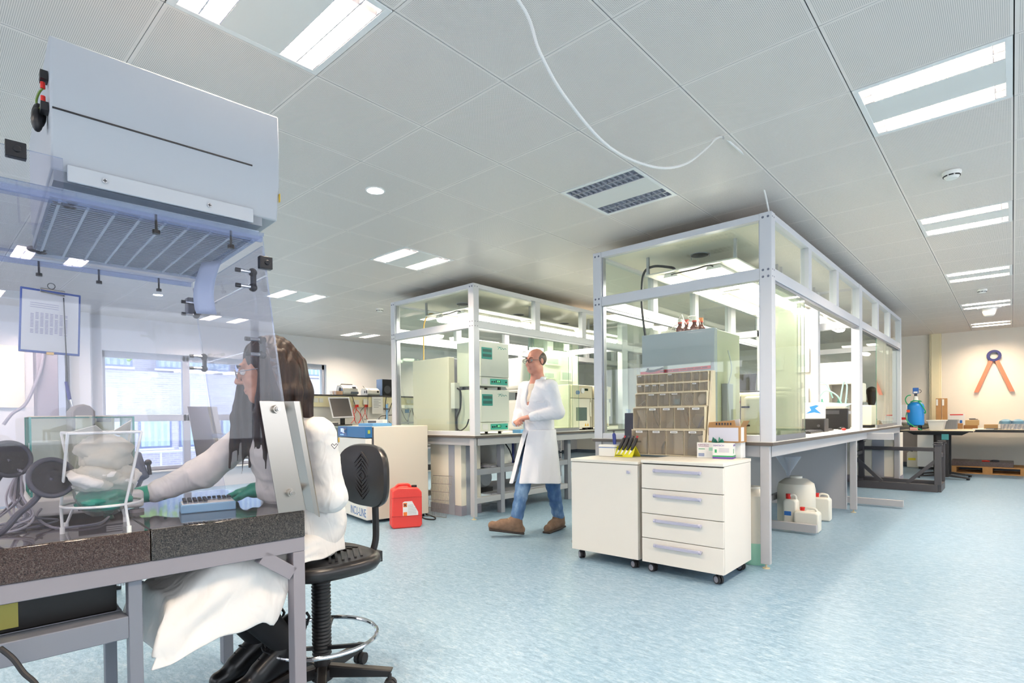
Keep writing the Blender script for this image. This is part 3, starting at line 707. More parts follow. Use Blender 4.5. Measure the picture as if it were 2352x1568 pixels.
M_oven = mat('ivory_enamel', '#efe8d5', .35); M_ovenglass = mat('smoky_oven_glass', '#5d6d68', .08)
def oven(lab, y0, y1, z1):
    X = -4.78; o = thing('vacuum_oven', lab, 'vacuum oven', (-5.1, (y0+y1)/2, BZ), 0, 'vacuum ovens')
    zt = z1-.2
    MB().boxm((-5.3, y0, BZ+.03), (X-.06, y1, z1)).build('body', M_oven, o, bevel=.01)
    d_ = MB().boxm((X-.055, y0+.01, BZ+.035), (X, y1-.1, zt-.01)).build('door', M_oven, o, bevel=.012)
    MB().boxm((X-.002, y0+.08, BZ+.14), (X+.004, y1-.18, zt-.14)).build('door_window', M_ovenglass, d_, bevel=.012)
    MB().boxm((X-.05, y1-.09, BZ+.2), (X+.0, y1-.05, BZ+.42)).build('door_handle', M_oven, d_, bevel=.008)
    for k in (0, 1):
        yy = y1-.24+k*.06; MB().prism([(X+.001, yy, BZ+.06), (X+.001, yy+.045, BZ+.06), (X+.001, yy+.022, BZ+.105)], (.001, 0, 0)).build('warning_sticker', mat('warning_yellow', '#e8b31c', .5), d_)
    pn_ = MB().boxm((X-.056, y0+.02, zt), (X-.01, y1-.02, z1-.01)).build('control_panel', mat('beige_panel', '#ddd2b4', .45), o, bevel=.006)
    MB().cyl((X-.01, y0+.12, zt+.08), (X+.02, y0+.12, zt+.08), .03, 16).build('knob', M_blue, pn_)
    MB().cyl((X-.01, y0+.25, zt+.11), (X+.01, y0+.25, zt+.11), .04, 18).build('gauge', M_paper, pn_)
    MB().boxm((X-.01, y1-.22, zt+.11), (X-.007, y1-.13, zt+.145)).build('display', MATS['dark_display'], pn_)
    for yy in (y0+.06, y1-.06):
        for xx in (-5.24, X-.12): MB().boxm((xx-.03, yy-.03, BZ), (xx+.03, yy+.03, BZ+.031)).build('foot', M_black, o)
oven('ivory vacuum oven with dark window just right of the walking man', 6.62, 7.16, 1.66)
oven('ivory vacuum oven with blue knob partly behind the large enclosure corner post', 7.19, 7.7, 1.66)
sw = thing('switch_panel', 'white wall panel with fuse boxes above the vacuum ovens', 'switch panel', (-5.45, 7.1, 1.9))
MB().boxm((-5.5, 6.55, 1.0), (-5.45, 7.7, 2.2)).build('panel', M_board, sw)
for (ya, yb, z0, z1) in ((6.75, 7.08, 1.78, 1.9), (7.2, 7.55, 1.76, 1.93), (6.8, 7.2, 2.0, 2.14)):
    MB().boxm((-5.45, ya, z0), (-5.42, yb, z1)).build('fuse_box', M_plastw, sw, bevel=.004)
    MB().boxm((-5.42, ya+.03, z0+.025), (-5.416, yb-.08, z1-.03)).build('fuse_window', MATS['pale_meter_window'], sw)
bt = thing('pipette_tip_tray', 'light blue tray on the bench edge below the incubators', 'tray', (-4.75, 5.45, BZ))
MB().boxm((-4.82, 5.34, BZ), (-4.68, 5.58, BZ+.045)).build('tray', mat('light_blue_plastic', '#6aa6d6', .4), bt, bevel=.004)
# under the smaller enclosure: lower shelf frame with boxes, pump
uf = thing('lower_frame', 'grey steel shelf frame with a mid shelf beneath the smaller enclosure', 'shelf frame', (-5.2, 4.8, 0))
for xx in (-5.75, -4.75):
    for yy in (5.0, 6.1, 6.4): MB().boxm((xx-.035, yy, 0), (xx+.035, yy+.07, BZ-.13)).build('upright', M_grey, uf, bevel=.003)
for z in (.16, .5):
    for xx in (-5.75, -4.75): MB().boxm((xx-.03, 4.55, z), (xx+.03, 6.4, z+.07)).build('rail', M_leg if z < .3 else M_grey, uf, bevel=.003)
MB().boxm((-5.72, 4.9, .57), (-4.78, 6.35, .59)).build('shelf', M_grey, uf)
MB().boxm((-5.72, 4.9, .23), (-4.78, 6.35, .245)).build('lower_shelf', M_grey, uf)
for k, (y, h, lab) in enumerate(((5.12, .26, 'left white instrument with navy edges under the smaller enclosure'), (5.45, .28, 'right white instrument with navy edges under the smaller enclosure'))):
    o = thing('recorder_unit', lab, 'instrument', (-5.0, y, .59))
    MB().boxm((-5.3, y, .59), (-4.85, y+.24, .59+h)).build('body', M_plastw, o, bevel=.006)
    MB().boxm((-5.3, y+.24, .59), (-4.84, y+.27, .59+h+.004)).build('side_panel', mat('navy_plastic', '#27347a', .4), o)
    MB().tube([(-4.84, y+.1, .59+h), (-4.78, y+.12, .76), (-4.8, y+.2, .64), (-4.84, y+.28, .6)], .008, 8, smooth=6).build('cable', M_cable, o)
pm = thing('vacuum_pump', 'grey vacuum pump with round motor on the low shelf beneath the smaller enclosure', 'pump', (-4.95, 4.9, .245))
MB().lathe((-5.15, 4.98, .42), [(.001, -.24), (.1, -.23), (.135, -.18), (.135, .1), (.15, .1), (.15, .14), (.1, .2), (.001, .2)], 28, 'x').build('motor', mat('pump_grey', '#aeb0b4', .4), pm)
MB().boxm((-5.4, 4.92, .56), (-4.85, 5.06, .6)).build('bracket', M_leg, pm)
MB().boxm((-5.35, 4.86, .245), (-4.95, 5.1, .3)).build('base', M_black, pm, bevel=.004)
# gas tubing bundle (chains of fittings) seen beneath
tb = thing('tubing_bundle', 'tangle of glass and steel fittings hanging beneath the smaller enclosure', 'tubing', (-5.0, 6.7, .5))
for k in range(6):
    x = -4.95+.03*(k % 2); y = 6.15+.07*k; mb = MB(); z = BZ-.14
    while z > .35:
        r_ = random.choice((.006, .012, .016)); h_ = random.uniform(.015, .05); mb.mi(0 if r_ < .01 else 1).cyl((x, y, z-h_), (x, y, z), r_, 8); z -= h_
    mb.build('fitting_string', [M_cable, M_chrome], tb)
# inside the large enclosure: grey fume cabinet, amber bottles, beige instrument, laptop
gc = thing('grey_cabinet', 'tall grey cabinet inside the front of the large enclosure behind the bin rack', 'cabinet', (-2.2, 4.66, BZ))
a = Yp(1474, 770, 4.62); b_ = Yp(1641, 752, 4.62)
MB().boxm((a.x, 4.62, BZ+.02), (b_.x, 4.68, 1.93)).build('front_panel', mat('silver_grey_panel', '#c9cad3', .4), gc, bevel=.004)
MB().boxm((a.x+.01, 4.68, BZ), (b_.x+.0, 5.2, 1.92)).build('body', mat('pale_cabinet_side', '#d9d4bd', .45), gc, bevel=.006)
MB().boxm((b_.x+.002, 4.76, 1.05), (b_.x+.05, 4.9, 1.46)).build('junction_box', M_grstripe, gc, bevel=.004)
MB().tube([(b_.x+.03, 4.85, 1.46), (b_.x+.06, 4.84, 1.6), (b_.x+.03, 4.84, 1.75)], .006, 8, smooth=6).tube([(b_.x+.03, 4.82, 1.05), (b_.x+.05, 4.8, 1.03), (b_.x+.07, 4.8, 1.0)], .006, 8).build('cable', M_cablew, gc)
M_amber = mat('amber_glass', '#5a2414', .12); M_redcap = mat('red_cap', '#c8442e', .4); M_orcap = mat('orange_cap', '#e08a4a', .4)
for k, (px, cm, lab) in enumerate(((1562, M_plastw, 'leftmost amber bottle with white cap on the grey cabinet in the enclosure'), (1577, M_redcap, 'second amber bottle with red cap on the grey cabinet'), (1595, M_plastw, 'third amber bottle with white cap and red ring on the grey cabinet'), (1610, M_orcap, 'rightmost bottle with orange cap on the grey cabinet'))):
    c = Yp(px, 750, 4.9+.08*(k % 2)); c.z = 1.92
    o = thing('reagent_bottle', lab, 'bottle', c, 0, 'amber bottles on the grey cabinet')
    MB().lathe(c, [(.036, 0), (.04, .01), (.04, .075), (.018, .105), (.016, .125)], 18).build('body', M_amber, o)
    MB().lathe(c+Vector((0, 0, .125)), [(.021, 0), (.021, .012)], 16).build('ring', M_redcap, o)
    MB().lathe(c+Vector((0, 0, .137)), [(.02, 0), (.02, .03), (.001, .032)], 16).build('cap', cm, o)
tz = thing('solvent_tubing', 'white plastic tubes arching from the amber bottles on the grey cabinet', 'tubing', (-2.1, 4.95, 2.1))
P_ = lambda x, y: Yp(x, y, 4.95)
for q in ([(1563, 742), (1560, 730), (1566, 723), (1571, 735), (1577, 745)], [(1577, 742), (1585, 734), (1595, 736), (1601, 741)], [(1563, 742), (1545, 752), (1532, 772)], [(1596, 740), (1580, 728), (1600, 727), (1610, 745)]):
    MB().tube([P_(*p) for p in q], .004, 6, smooth=6).build('tube', M_plastw, tz)
bi = thing('beige_instrument', 'large rounded beige instrument on the bench behind the front right enclosure post', 'instrument', (-1.8, 5.3, BZ))
MB().boxm((-2.12, 5.35, BZ+.02), (-1.5, 5.85, 1.4)).build('body', M_oven, bi, bevel=.04, seg=3)
MB().boxm((-1.86, 5.27, BZ+.03), (-1.48, 5.36, 1.36)).build('door', M_oven, bi, bevel=.03, seg=3)
for z in (1.26, 1.09): MB().boxm((-1.87, 5.25, z-.008), (-1.80, 5.27, z+.008)).build('hinge', M_black, bi)
MB().boxm((-1.97, 5.347, 1.3), (-1.91, 5.35, 1.32)).build('red_label', mat('red_label', '#d8462e', .5), bi)
MB().boxm((-1.98, 5.347, 1.335), (-1.945, 5.35, 1.365)).build('blue_label', M_blue, bi)
MB().tube([(-1.88, 5.262, 1.36), (-1.88, 5.255, 1.2), (-1.885, 5.262, 1.02)], .004, 6, smooth=5).build('seam', M_black, bi)
lp = thing('laptop', 'open grey laptop on top of the beige instrument', 'laptop', (-2.0, 5.6, 1.4))
MB().boxm((-2.1, 5.5, 1.402), (-1.82, 5.68, 1.42)).build('keyboard_base', M_dgrey, lp, bevel=.003)
MB().prism([(-2.1, 5.48, 1.42), (-1.82, 5.48, 1.42), (-1.8, 5.45, 1.58), (-2.08, 5.45, 1.58)], (0, .012, 0)).build('lid', M_dgrey, lp, bevel=.002)
cv = thing('dust_cover', 'white crumpled plastic cover on top of the beige instrument', 'cover', (-1.65, 5.6, 1.4))
MB().sphere((-1.66, 5.6, 1.425), .12, 14, 8, (1.1, .9, .22)).build('cover', M_plastw, cv)
# right opening: printer, keyboard, mouse, speaker, wipe box
pr_ = thing('printer', 'black desktop printer with cream lid on the enclosure bench', 'printer', (-1.75, 7.2, BZ))
c0 = Zp(1880, 985, BZ+.0); c1 = Zp(1930, 980, BZ)
x0 = c0.x; y0 = c0.y
PM = mtx((c0.x-.02, c0.y+.02, BZ), R(5))
MB().boxm((0, 0, .0), (.36, .26, .27), PM).build('body', M_black, pr_, bevel=.012)
MB().boxm((.0, -.004, .27), (.33, .255, .31), PM).build('lid', mat('cream_grey_plastic', '#dcd8cc', .4), pr_, bevel=.01)
MB().boxm((.09, -.006, .2), (.26, .0, .25), PM).build('output_slot', M_dgrey, pr_)
MB().prism([PM @ Vector(p) for p in ((.02, .03, .31), (.02, .23, .31), (.05, .23, .345), (.1, .15, .36), (.05, .05, .33))], PM.to_3x3() @ Vector((.3, 0, -.02))).build('paper_flap', mat('teal_grey_flap', '#9cc0bc', .4), pr_)
kb = thing('keyboard', 'black computer keyboard on the enclosure bench before the printer', 'keyboard', Zp(1885, 993, BZ))
k0 = Zp(1862, 996, BZ); k1 = Zp(1915, 988, BZ); KM = mtx(k0, math.atan2(k1.y-k0.y, k1.x-k0.x))
kl = (k1-k0).length
mb = MB().boxm((0, 0, .0), (kl, .15, .02), KM).build('case', M_black, kb, bevel=.004)
km = MB()
for i in range(14):
    for j in range(4): km.boxm((.012+i*(kl-.024)/14, .015+j*.032, .02), (.012+(i+.82)*(kl-.024)/14, .041+j*.032, .027), KM)
km.build('keys', M_dgrey, kb)
ms = thing('computer_mouse', 'black and red computer mouse on the enclosure bench edge', 'mouse', Zp(1935, 987, BZ))
MB().sphere(Zp(1933, 986, BZ)+Vector((0, 0, .012)), .055, 16, 10, (.75, 1.1, .42)).build('shell', M_black, ms)
MB().sphere(Zp(1936, 988, BZ)+Vector((.012, -.012, .014)), .03, 12, 8, (.9, .9, .5)).build('side_grip', M_red, ms)
wb = thing('speaker', 'small black box speaker left of the printer on the enclosure bench', 'speaker', Zp(1865, 990, BZ))
c = Zp(1866, 992, BZ); WM = mtx(c+Vector((-.16, .1, 0)), R(0))
MB().boxm((0, 0, 0), (.26, .2, .15), WM).build('case', M_black, wb, bevel=.006)
MB().cyl(WM @ Vector((.2, -.004, .07)), WM @ Vector((.2, .002, .07)), .016, 12).build('dial', M_dgrey, wb)
wx = thing('tissue_box', 'white tissue box with blue splash pattern on the small black speaker', 'box', WM @ Vector((.1, .1, .15)))
MB().boxm((.04, .02, .152), (.24, .15, .34), WM).build('carton', M_paper, wx, bevel=.002)
MB().prism([WM @ Vector(p) for p in ((.06, .0185, .21), (.12, .0185, .25), (.1, .0185, .29), (.17, .0185, .31), (.2, .0185, .3), (.16, .0185, .27), (.225, .0185, .21), (.15, .0185, .225))], (0, -.001, 0)).build('splash_print', mat('sky_blue_print', '#2f83d6', .5), wx)
# second half of the large enclosure: glassware bench, hood, monitor, instrument
hd = thing('fume_hood', 'white fume hood with a dark window in the back half of the large enclosure', 'fume hood', (-2.1, 9.6, BZ))
MB().boxm((-2.4, 9.4, 1.62), (-1.72, 9.9, 1.95)).build('canopy', M_board, hd, bevel=.01)
MB().boxm((-2.4, 9.4, BZ), (-2.05, 9.9, 1.62)).build('side_wall', M_board, hd); MB().boxm((-1.76, 9.4, BZ), (-1.72, 9.9, 1.62)).build('side_wall', M_board, hd)
MB().boxm((-2.05, 9.6, BZ), (-1.76, 9.63, 1.62)).build('dark_window', mat('grey_hood_window', '#8d8a86', .2), hd)
gw = thing('glassware_stand', 'glass flasks and teal tubes on a stand behind the printer', 'glassware', (-1.9, 8.6, BZ))
MB().boxm((-2.35, 8.4, 1.18), (-1.6, 8.75, 1.22)).build('shelf', M_grey, gw)
for xx in (-2.3, -1.65): MB().boxm((xx-.015, 8.5, BZ), (xx+.015, 8.6, 1.18)).build('leg', M_alu, gw)
for k in range(7):
    x = -2.25+.1*k; MB().lathe((x, 8.55, 1.22), [(.03, 0), (.03, .1), (.012, .14), (.012, .17)], 14).build('flask', (glassmat('teal_glass', '#a8d8d0', haze=.15, hcol='#9fd8d0') if k % 2 else M_glass), gw)
for q in ([(-2.2, 8.55, 1.4), (-2.1, 8.5, 1.62), (-1.9, 8.5, 1.6), (-1.82, 8.55, 1.4)], [(-2.0, 8.5, 1.36), (-1.9, 8.5, 1.5), (-1.75, 8.5, 1.42), (-1.7, 8.55, 1.25)], [(-1.72, 8.5, 1.35), (-1.68, 8.5, 1.6), (-1.64, 8.5, 1.55), (-1.66, 8.5, 1.3)]):
    MB().tube(q, .01, 8, smooth=6).build('hose', mat('pale_teal_tube', '#bfe6dd', .3), gw)
ai = thing('white_analyser', 'white laboratory analyser with fan grille in the back half of the large enclosure', 'instrument', (-1.6, 9.3, BZ))
MB().boxm((-1.69, 9.05, BZ+.04), (-1.45, 9.45, 1.3)).build('body', M_oven, ai, bevel=.015)
MB().boxm((-1.69, 9.1, 1.34), (-1.57, 9.4, 1.62)).build('head', M_plastw, ai, bevel=.02)
MB().boxm((-1.68, 9.046, 1.06), (-1.62, 9.05, 1.2)).build('fan_grille', M_dgrey, ai)
MB().boxm((-1.67, 9.08, BZ), (-1.47, 9.43, BZ+.04)).build('base', M_black, ai)
MB().boxm((-1.66, 9.15, 1.3), (-1.6, 9.35, 1.34)).build('neck', M_dgrey, ai)
# under-bench containers
M_milk = mat('milky_plastic', '#ded9cb', .4, trans=0, sss=0); M_milk2 = mat('translucent_white_plastic', '#e9e6da', .35)
c = Zp(1842, 1222, 0); 
def carboy(lab, cx, cy, r, h, liquid=None):
    o = thing('carboy', lab, 'carboy', (cx, cy, 0), 0)
    if liquid:
        MB().lathe((cx, cy, 0), [(r*.92, 0), (r, .02), (r, h*.28)], 32, cap=True).build('lower_body', liquid, o)
        MB().lathe((cx, cy, h*.28), [(r, 0), (r, h*.5), (r*.93, h*.6), (r*.5, h*.68), (.05, h*.69)], 32).build('body', M_milk, o)
    else:
        MB().lathe((cx, cy, 0), [(r*.9, 0), (r, .03), (r, h*.72), (r*.93, h*.84), (r*.6, h*.93), (.05, h*.95)], 36).build('body', M_milk, o)
    MB().lathe((cx, cy, h*.94), [(.06, 0), (.06, h*.05), (.02, h*.06)], 20).build('cap', M_milk2, o)
    return o
cb2 = carboy('big round white carboy beneath the large enclosure behind the jerrycans', -1.75, 6.55, .188, .52)
carboy('tall white carboy with green liquid between the drawer cabinet and the bench leg', -1.55, 4.62, .125, .62, mat('pale_green_liquid', '#9cd0b8', .3))
fn = thing('funnel', 'clear plastic funnel standing above the big white carboy', 'funnel', (-1.85, 6.5, .52))
M_clearp = glassmat('cloudy_clear_plastic', '#eef0f2', haze=.25)
MB().lathe((-1.82, 6.52, .515), [(.02, 0), (.025, .04), (.125, .2), (.13, .215)], 28, cap=False).build('cone', M_clearp, fn)
def jerry(lab, c, w_, d_, h, body, capm, label=None, M=None):
    o = thing('jerrycan', lab, 'jerrycan', c); M = mtx(c, R(4)) if M is None else M
    zz = h*.86
    MB().prism([M @ Vector(p) for p in ((-w_/2, -d_/2, .0), (w_/2, -d_/2, 0), (w_/2, -d_/2, zz*.92), (w_*.36, -d_/2, zz), (-w_*.36, -d_/2, zz), (-w_/2, -d_/2, zz*.92))], M.to_3x3() @ Vector((0, d_, 0))).build('body', body, o, bevel=.018, seg=3)
    MB().cyl(M @ Vector((-w_*.2, 0, zz)), M @ Vector((-w_*.2, 0, h)), .024, 16).build('cap', capm, o)
    MB().tube([M @ Vector(p) for p in ((-.03, 0, zz), (0, 0, h*.97), (w_*.3, 0, h*.95), (w_*.36, 0, zz))], .012, 8, smooth=5).build('handle', body, o)
    if label: MB().boxm((-w_*.4, -d_/2-.002, h*.4), (w_*.1, -d_/2, h*.52), M).build('tape_label', label, o)
    return o
c = Zp(1812, 1216, 0); jerry('white canister with red clip handle and blue tape under the large enclosure', c+Vector((0, .08, 0)), .13, .13, .36, M_milk2, M_red, mat('blue_tape', '#2d6fc0', .5))
c = Zp(1850, 1222, 0); jerry('low white jerrycan with red cap under the large enclosure', c+Vector((0, .08, 0)), .23, .16, .24, M_milk2, M_red)
c = Zp(1875, 1200, 0); jerry('white jerrycan tilted behind the low one beside the support frame', c+Vector((0, .2, 0)), .2, .14, .3, M_milk2, M_red)
c = Zp(1890, 1110, 0); jerry('blue jerrycan far back beneath the large enclosure', c, .2, .2, .45, mat('deep_blue_plastic', '#1467b3', .4), M_red)
# ------------------------------------------------------------------ mobile cabinets before the large enclosure
M_cab = mat('white_laminate', '#e9e2d8', .38); M_gap = mat('shadow_gap', '#3a3430', .8); M_handle = mat('lilac_grey_handle', '#b3b2c6', .4)
M_castor = mat('castor_grey', '#8f8f9a', .4)
def castor(parent, x, y, h=.08, rz=0):
    k = MB(); M = mtx((x, y, 0), rz); r = h*.40
    k.mi(0).cyl(M @ Vector((-.021, 0, r)), M @ Vector((-.005, 0, r)), r, 18).cyl(M @ Vector((.005, 0, r)), M @ Vector((.021, 0, r)), r, 18)
    k.mi(1).cyl(M @ Vector((-.0225, 0, r)), M @ Vector((-.0205, 0, r)), r*.72, 16).cyl(M @ Vector((.0205, 0, r)), M @ Vector((.0225, 0, r)), r*.72, 16)
    k.mi(0).cyl(M @ Vector((-.005, 0, r)), M @ Vector((.005, 0, r)), r*.5, 10).boxm((-.012, -.012, r), (.012, .014, h), M)
    return k.build('castor', [M_rubber, M_castor], parent)
def cabinet(name, lab, x0, x1, y0, y1, zt, rz, drawers):
    c = thing(name, lab, 'cabinet', (x0, y0, 0), rz); w_, d_ = x1-x0, y1-y0; zb = .078
    L_ = lambda mb, nm, m, par=c, **k: mb.build(nm, m, par, True, **k)
    L_(MB().boxm((.0, .022, zb), (w_, d_, zt-.026)), 'carcass', M_cab, bevel=.002)
    L_(MB().boxm((-.003, -.004, zt-.024), (w_+.003, d_, zt)), 'top', M_warmwhite, bevel=.003)
    L_(MB().boxm((.004, .018, zb+.004), (w_-.004, .022, zt-.027)), 'gap', M_gap)
    if drawers:
        n = 4; H = (zt-.03-zb)/n
        for k in range(n):
            z0 = zb+k*H+.002; z1 = zb+(k+1)*H-.003
            dr = L_(MB().boxm((.001, 0, z0), (w_-.001, .019, z1)), 'drawer', M_cab, bevel=.0015)
            zh = z1-.042; hb = MB()
            hb.cyl((w_*.18, -.028, zh), (w_*.18+.018, -.028, zh), .0135, 16).cyl((w_*.76-.018, -.028, zh), (w_*.76, -.028, zh), .0135, 16)
            hb.boxm((w_*.18+.014, -.036, zh-.011), (w_*.76-.014, -.02, zh+.011))
            for q in (w_*.18+.01, w_*.76-.01): hb.cyl((q, -.028, zh), (q, .002, zh), .008, 12)
            hb.build('handle', M_handle, dr, True, bevel=.002)
    else:
        dr = L_(MB().boxm((.001, 0, zb+.002), (w_-.001, .019, zt-.029)), 'door', M_cab, bevel=.0015)
        MB().cyl((w_-.075, -.018, zt-.085), (w_-.075, 0, zt-.085), .011, 14).boxm((w_-.092, -.012, zt-.097), (w_-.074, -.003, zt-.073)).build('knob', M_handle, dr, True, bevel=.001)
        for zz in (zb+.06, zt-.1): MB().boxm((-.004, .004, zz-.012), (.001, .018, zz+.012)).build('hinge', mat('hinge_brown', '#7d6a58', .4), dr, True)
    for xx in (.06, w_-.06):
        for yy in (.06, d_-.06): castor(c, *(wm(c) @ Vector((xx, yy, 0))).xy, h=zb, rz=R(70+random.uniform(-25, 25)))
    return c
CABA = cabinet('door_cabinet', 'white cabinet on castors with one plain door and a small knob', -2.755, -2.137, 3.785, 4.34, .84, R(1.2), False)
CABB = cabinet('drawer_cabinet', 'white cabinet on castors with four drawers and grey bar handles', -2.104, -1.48, 3.797, 4.36, .857, R(.7), True)
# ---- bin rack
RK = thing('bin_rack', 'beige tilt-bin rack with five rows of clear bins standing on the two white cabinets', 'bin rack', (-2.1, 4.27, .86))
M_bin = glassmat('smoky_clear_plastic', '#f3efe8', haze=.3, hcol='#d3c9bb'); M_ivory = mat('ivory_plastic', '#e8dcc0', .45); M_inner = mat('taupe_bin_inside', '#ddd5c9', .6)
tiers = [(4, (1451.8, 1042), (1615, 1048), (1451.8, 986)), (5, (1455, 983), (1618, 983), (1455, 936)), (6, (1460, 933), (1623, 932), (1460, 904)), (9, (1463, 903), (1626, 899), (1463, 883)), (9, (1463, 882), (1626, 876), (1463, 861))]
ybase = 4.245; zprev = .86
contents = {}
for t_i, (n, bl_, br_, tl_) in enumerate(tiers):
    Y = ybase + .028*t_i
    a = Yp(bl_[0], bl_[1], Y); b_ = Yp(br_[0], br_[1], Y); z1 = Yp(tl_[0], tl_[1], Y).z; z0 = zprev; zprev = z1+.004
    if t_i == 4: zprev = z1
    xa, xb = a.x, b_.x; dep = min(.02+.11-.012*t_i, 4.425-Y)
    fr = MB(); fr.boxm((xa-.006, Y+.004, z0), (xb+.006, Y+dep, z0+.006)).boxm((xa-.006, Y+.004, z1-.006), (xb+.006, Y+dep, z1+.002)).boxm((xa-.006, Y+dep-.004, z0), (xb+.006, Y+dep, z1))
    for k in range(n+1):
        x = xa+(xb-xa)*k/n; fr.boxm((x-.0035, Y+.002, z0), (x+.0035, Y+dep, z1))
    row = fr.build('bin_row', M_ivory, RK, bevel=.001)
    for k in range(n):
        x0_ = xa+(xb-xa)*k/n+.004; x1_ = xa+(xb-xa)*(k+1)/n-.004
        mb = MB(); q = .014
        mb.prism([(x0_, Y+.006, z0+.007), (x0_, Y-q*.3, z0+.01), (x0_, Y-q, z1-.012), (x0_, Y-q+.004, z1-.008), (x0_, Y+.002, z0+.012)], (x1_-x0_, 0, 0))
        bn = mb.build('bin', [M_bin, M_inner], row, smooth=False)
        contents[(t_i, k)] = (x0_, x1_, Y, z0, z1, dep)
        if (t_i, k) in {(0,0),(0,1),(0,2),(0,3),(1,1),(1,2),(1,3),(1,4),(2,1),(2,2),(2,3),(3,0),(3,1),(3,2),(3,3),(3,7),(4,0),(4,4)}:
            ww = (x1_-x0_)*(.5 if t_i else .42); cx = (x0_+x1_)/2; hh = .016 if t_i < 2 else .009
            MB().boxm((cx-ww/2, Y-q-.0035, z1-.026 if t_i < 2 else z1-.02), (cx+ww/2, Y-q-.002, z1-.026+hh if t_i < 2 else z1-.02+hh)).build('label', M_paper, row)
            MB().boxm((cx-ww*.36, Y-q-.0042, z1-.02 if t_i < 2 else z1-.0165), (cx+ww*.36, Y-q-.0035, z1-.0165 if t_i < 2 else z1-.0145)).build('label_print', M_ink, row)
    MB().boxm((xa, Y+dep-.008, z0+.004), (xb, Y+dep-.002, z1-.004)).build('back', M_inner, row)
MB().prism([(b_.x+.02, 4.25, .86), (b_.x+.02, 4.42, .86), (b_.x+.02, 4.42, zprev), (b_.x+.02, 4.37, zprev)], (.016, 0, 0)).build('side_stand', M_ivory, RK)
# things lying in the bins
def inbin(name, lab, cat, key, fn):
    x0_, x1_, Y, z0, z1, dep = contents[key]; o = thing(name, lab, cat, ((x0_+x1_)/2, Y+.04, z0)); fn(o, x0_, x1_, Y+.012, z0+.012, z1-.02, (x1_-x0_))
def f_papers(o, x0_, x1_, y, z0, z1, w_):
    MB().prism([(x0_+.008, y+.01, z0), (x1_-.03, y+.01, z0), (x1_-.035, y+.03, z1), (x0_+.01, y+.03, z1)], (0, .012, 0)).build('pack', M_paper, o)
    MB().boxm((x0_+.02, y+.012, z0+.09), (x0_+.07, y+.0142, z0+.105)).build('print', M_ink, o)
inbin('paper_pack', 'white printed packs in the leftmost bin of the bottom row', 'pack', (0, 0), f_papers)
inbin('grey_clip', 'dark grey curved tool in the second bin of the bottom row', 'tool', (0, 1), lambda o, a, b, y, z0, z1, w_: MB().tube([(b-.05, y+.03, z0), (b-.045, y+.03, z0+.06), (b-.02, y+.03, z0+.1)], .01, 8, smooth=5).build('body', M_dgrey, o))
inbin('plastic_sheet', 'tall white sheet in the third bin of the bottom row', 'sheet', (0, 2), lambda o, a, b, y, z0, z1, w_: MB().prism([(a+.05, y+.03, z0), (b-.02, y+.03, z0), (b-.03, y+.05, z1), (a+.04, y+.05, z1)], (0, .006, 0)).build('sheet', M_paper, o))
def f_dark(o, a, b, y, z0, z1, w_):
    MB().prism([(a+.01, y+.02, z0), (b-.012, y+.02, z0), (b-.012, y+.04, z1-.01), (a+.03, y+.04, z1-.02), (a+.01, y+.04, z1-.06)], (0, .01, 0)).build('dark_sheet', mat('slate_sheet', '#6c7078', .6), o)
    MB().prism([(b-.05, y+.01, z1-.03), (b-.008, y+.01, z1-.02), (b-.008, y+.015, z0+.04)], (0, .003, 0)).build('folded_paper', M_paper, o)
inbin('sheet_stack', 'dark sheets with a folded white paper in the right bin of the bottom row', 'sheets', (0, 3), f_dark)
def f_tubes(o, a, b, y, z0, z1, w_):
    for k in range(6): MB().tube([(b-.03-.002*k, y+.02, z0), (a+.015+.018*k, y+.03+.004*k, z1-.005)], .008, 8).build('tube', M_plastw, o)
inbin('tube_bundle', 'fan of white plastic tubes in the leftmost bin of the second row', 'tubes', (1, 0), f_tubes)
inbin('cable_coil', 'dark thin wires in the second bin of the second row', 'wire', (1, 1), lambda o, a, b, y, z0, z1, w_: MB().tube([(a+.04, y+.03, z1), (a+.06, y+.03, z0+.06), (b-.03, y+.03, z0+.01)], .003, 6, smooth=5).tube([(a+.06, y+.04, z1), (a+.085, y+.03, z0+.07), (b-.02, y+.03, z0+.02)], .003, 6, smooth=5).build('wire', M_dgrey, o))
inbin('white_card', 'white slanted card in the third bin of the second row', 'card', (1, 2), lambda o, a, b, y, z0, z1, w_: MB().prism([(a+.03, y+.02, z0), (a+.08, y+.02, z0), (b-.02, y+.04, z0+.07), (b-.05, y+.04, z0+.07)], (0, .004, 0)).build('card', M_paper, o))
inbin('copper_wire', 'reddish wire loop in the fourth bin of the second row', 'wire', (1, 3), lambda o, a, b, y, z0, z1, w_: MB().tube([(a+.06, y+.02, z1), (a+.07, y+.02, z0+.08), (b-.02, y+.02, z0+.01), (b-.02, y+.03, z0+.07), (a+.08, y+.03, z1)], .003, 6, smooth=5).build('wire', mat('copper', '#8a5038', .4), o))
inbin('plastic_bag', 'clear bag with a blue pipe in the right bin of the second row', 'bag', (1, 4), lambda o, a, b, y, z0, z1, w_: (MB().sphere(((a+b)/2, y+.03, z0+.06), .055, 12, 8, (1, .35, 1)).build('bag', M_clearp, o), MB().tube([(a+.06, y+.01, z0), (b-.015, y+.01, z0+.09)], .007, 8).build('pipe', M_blue, o)))
inbin('metal_rod', 'silver rod lying in the leftmost bin of the third row', 'rod', (2, 0), lambda o, a, b, y, z0, z1, w_: MB().cyl((a+.012, y+.01, z0), (b-.012, y+.01, z0+.05), .005, 10).build('rod', M_chrome, o))
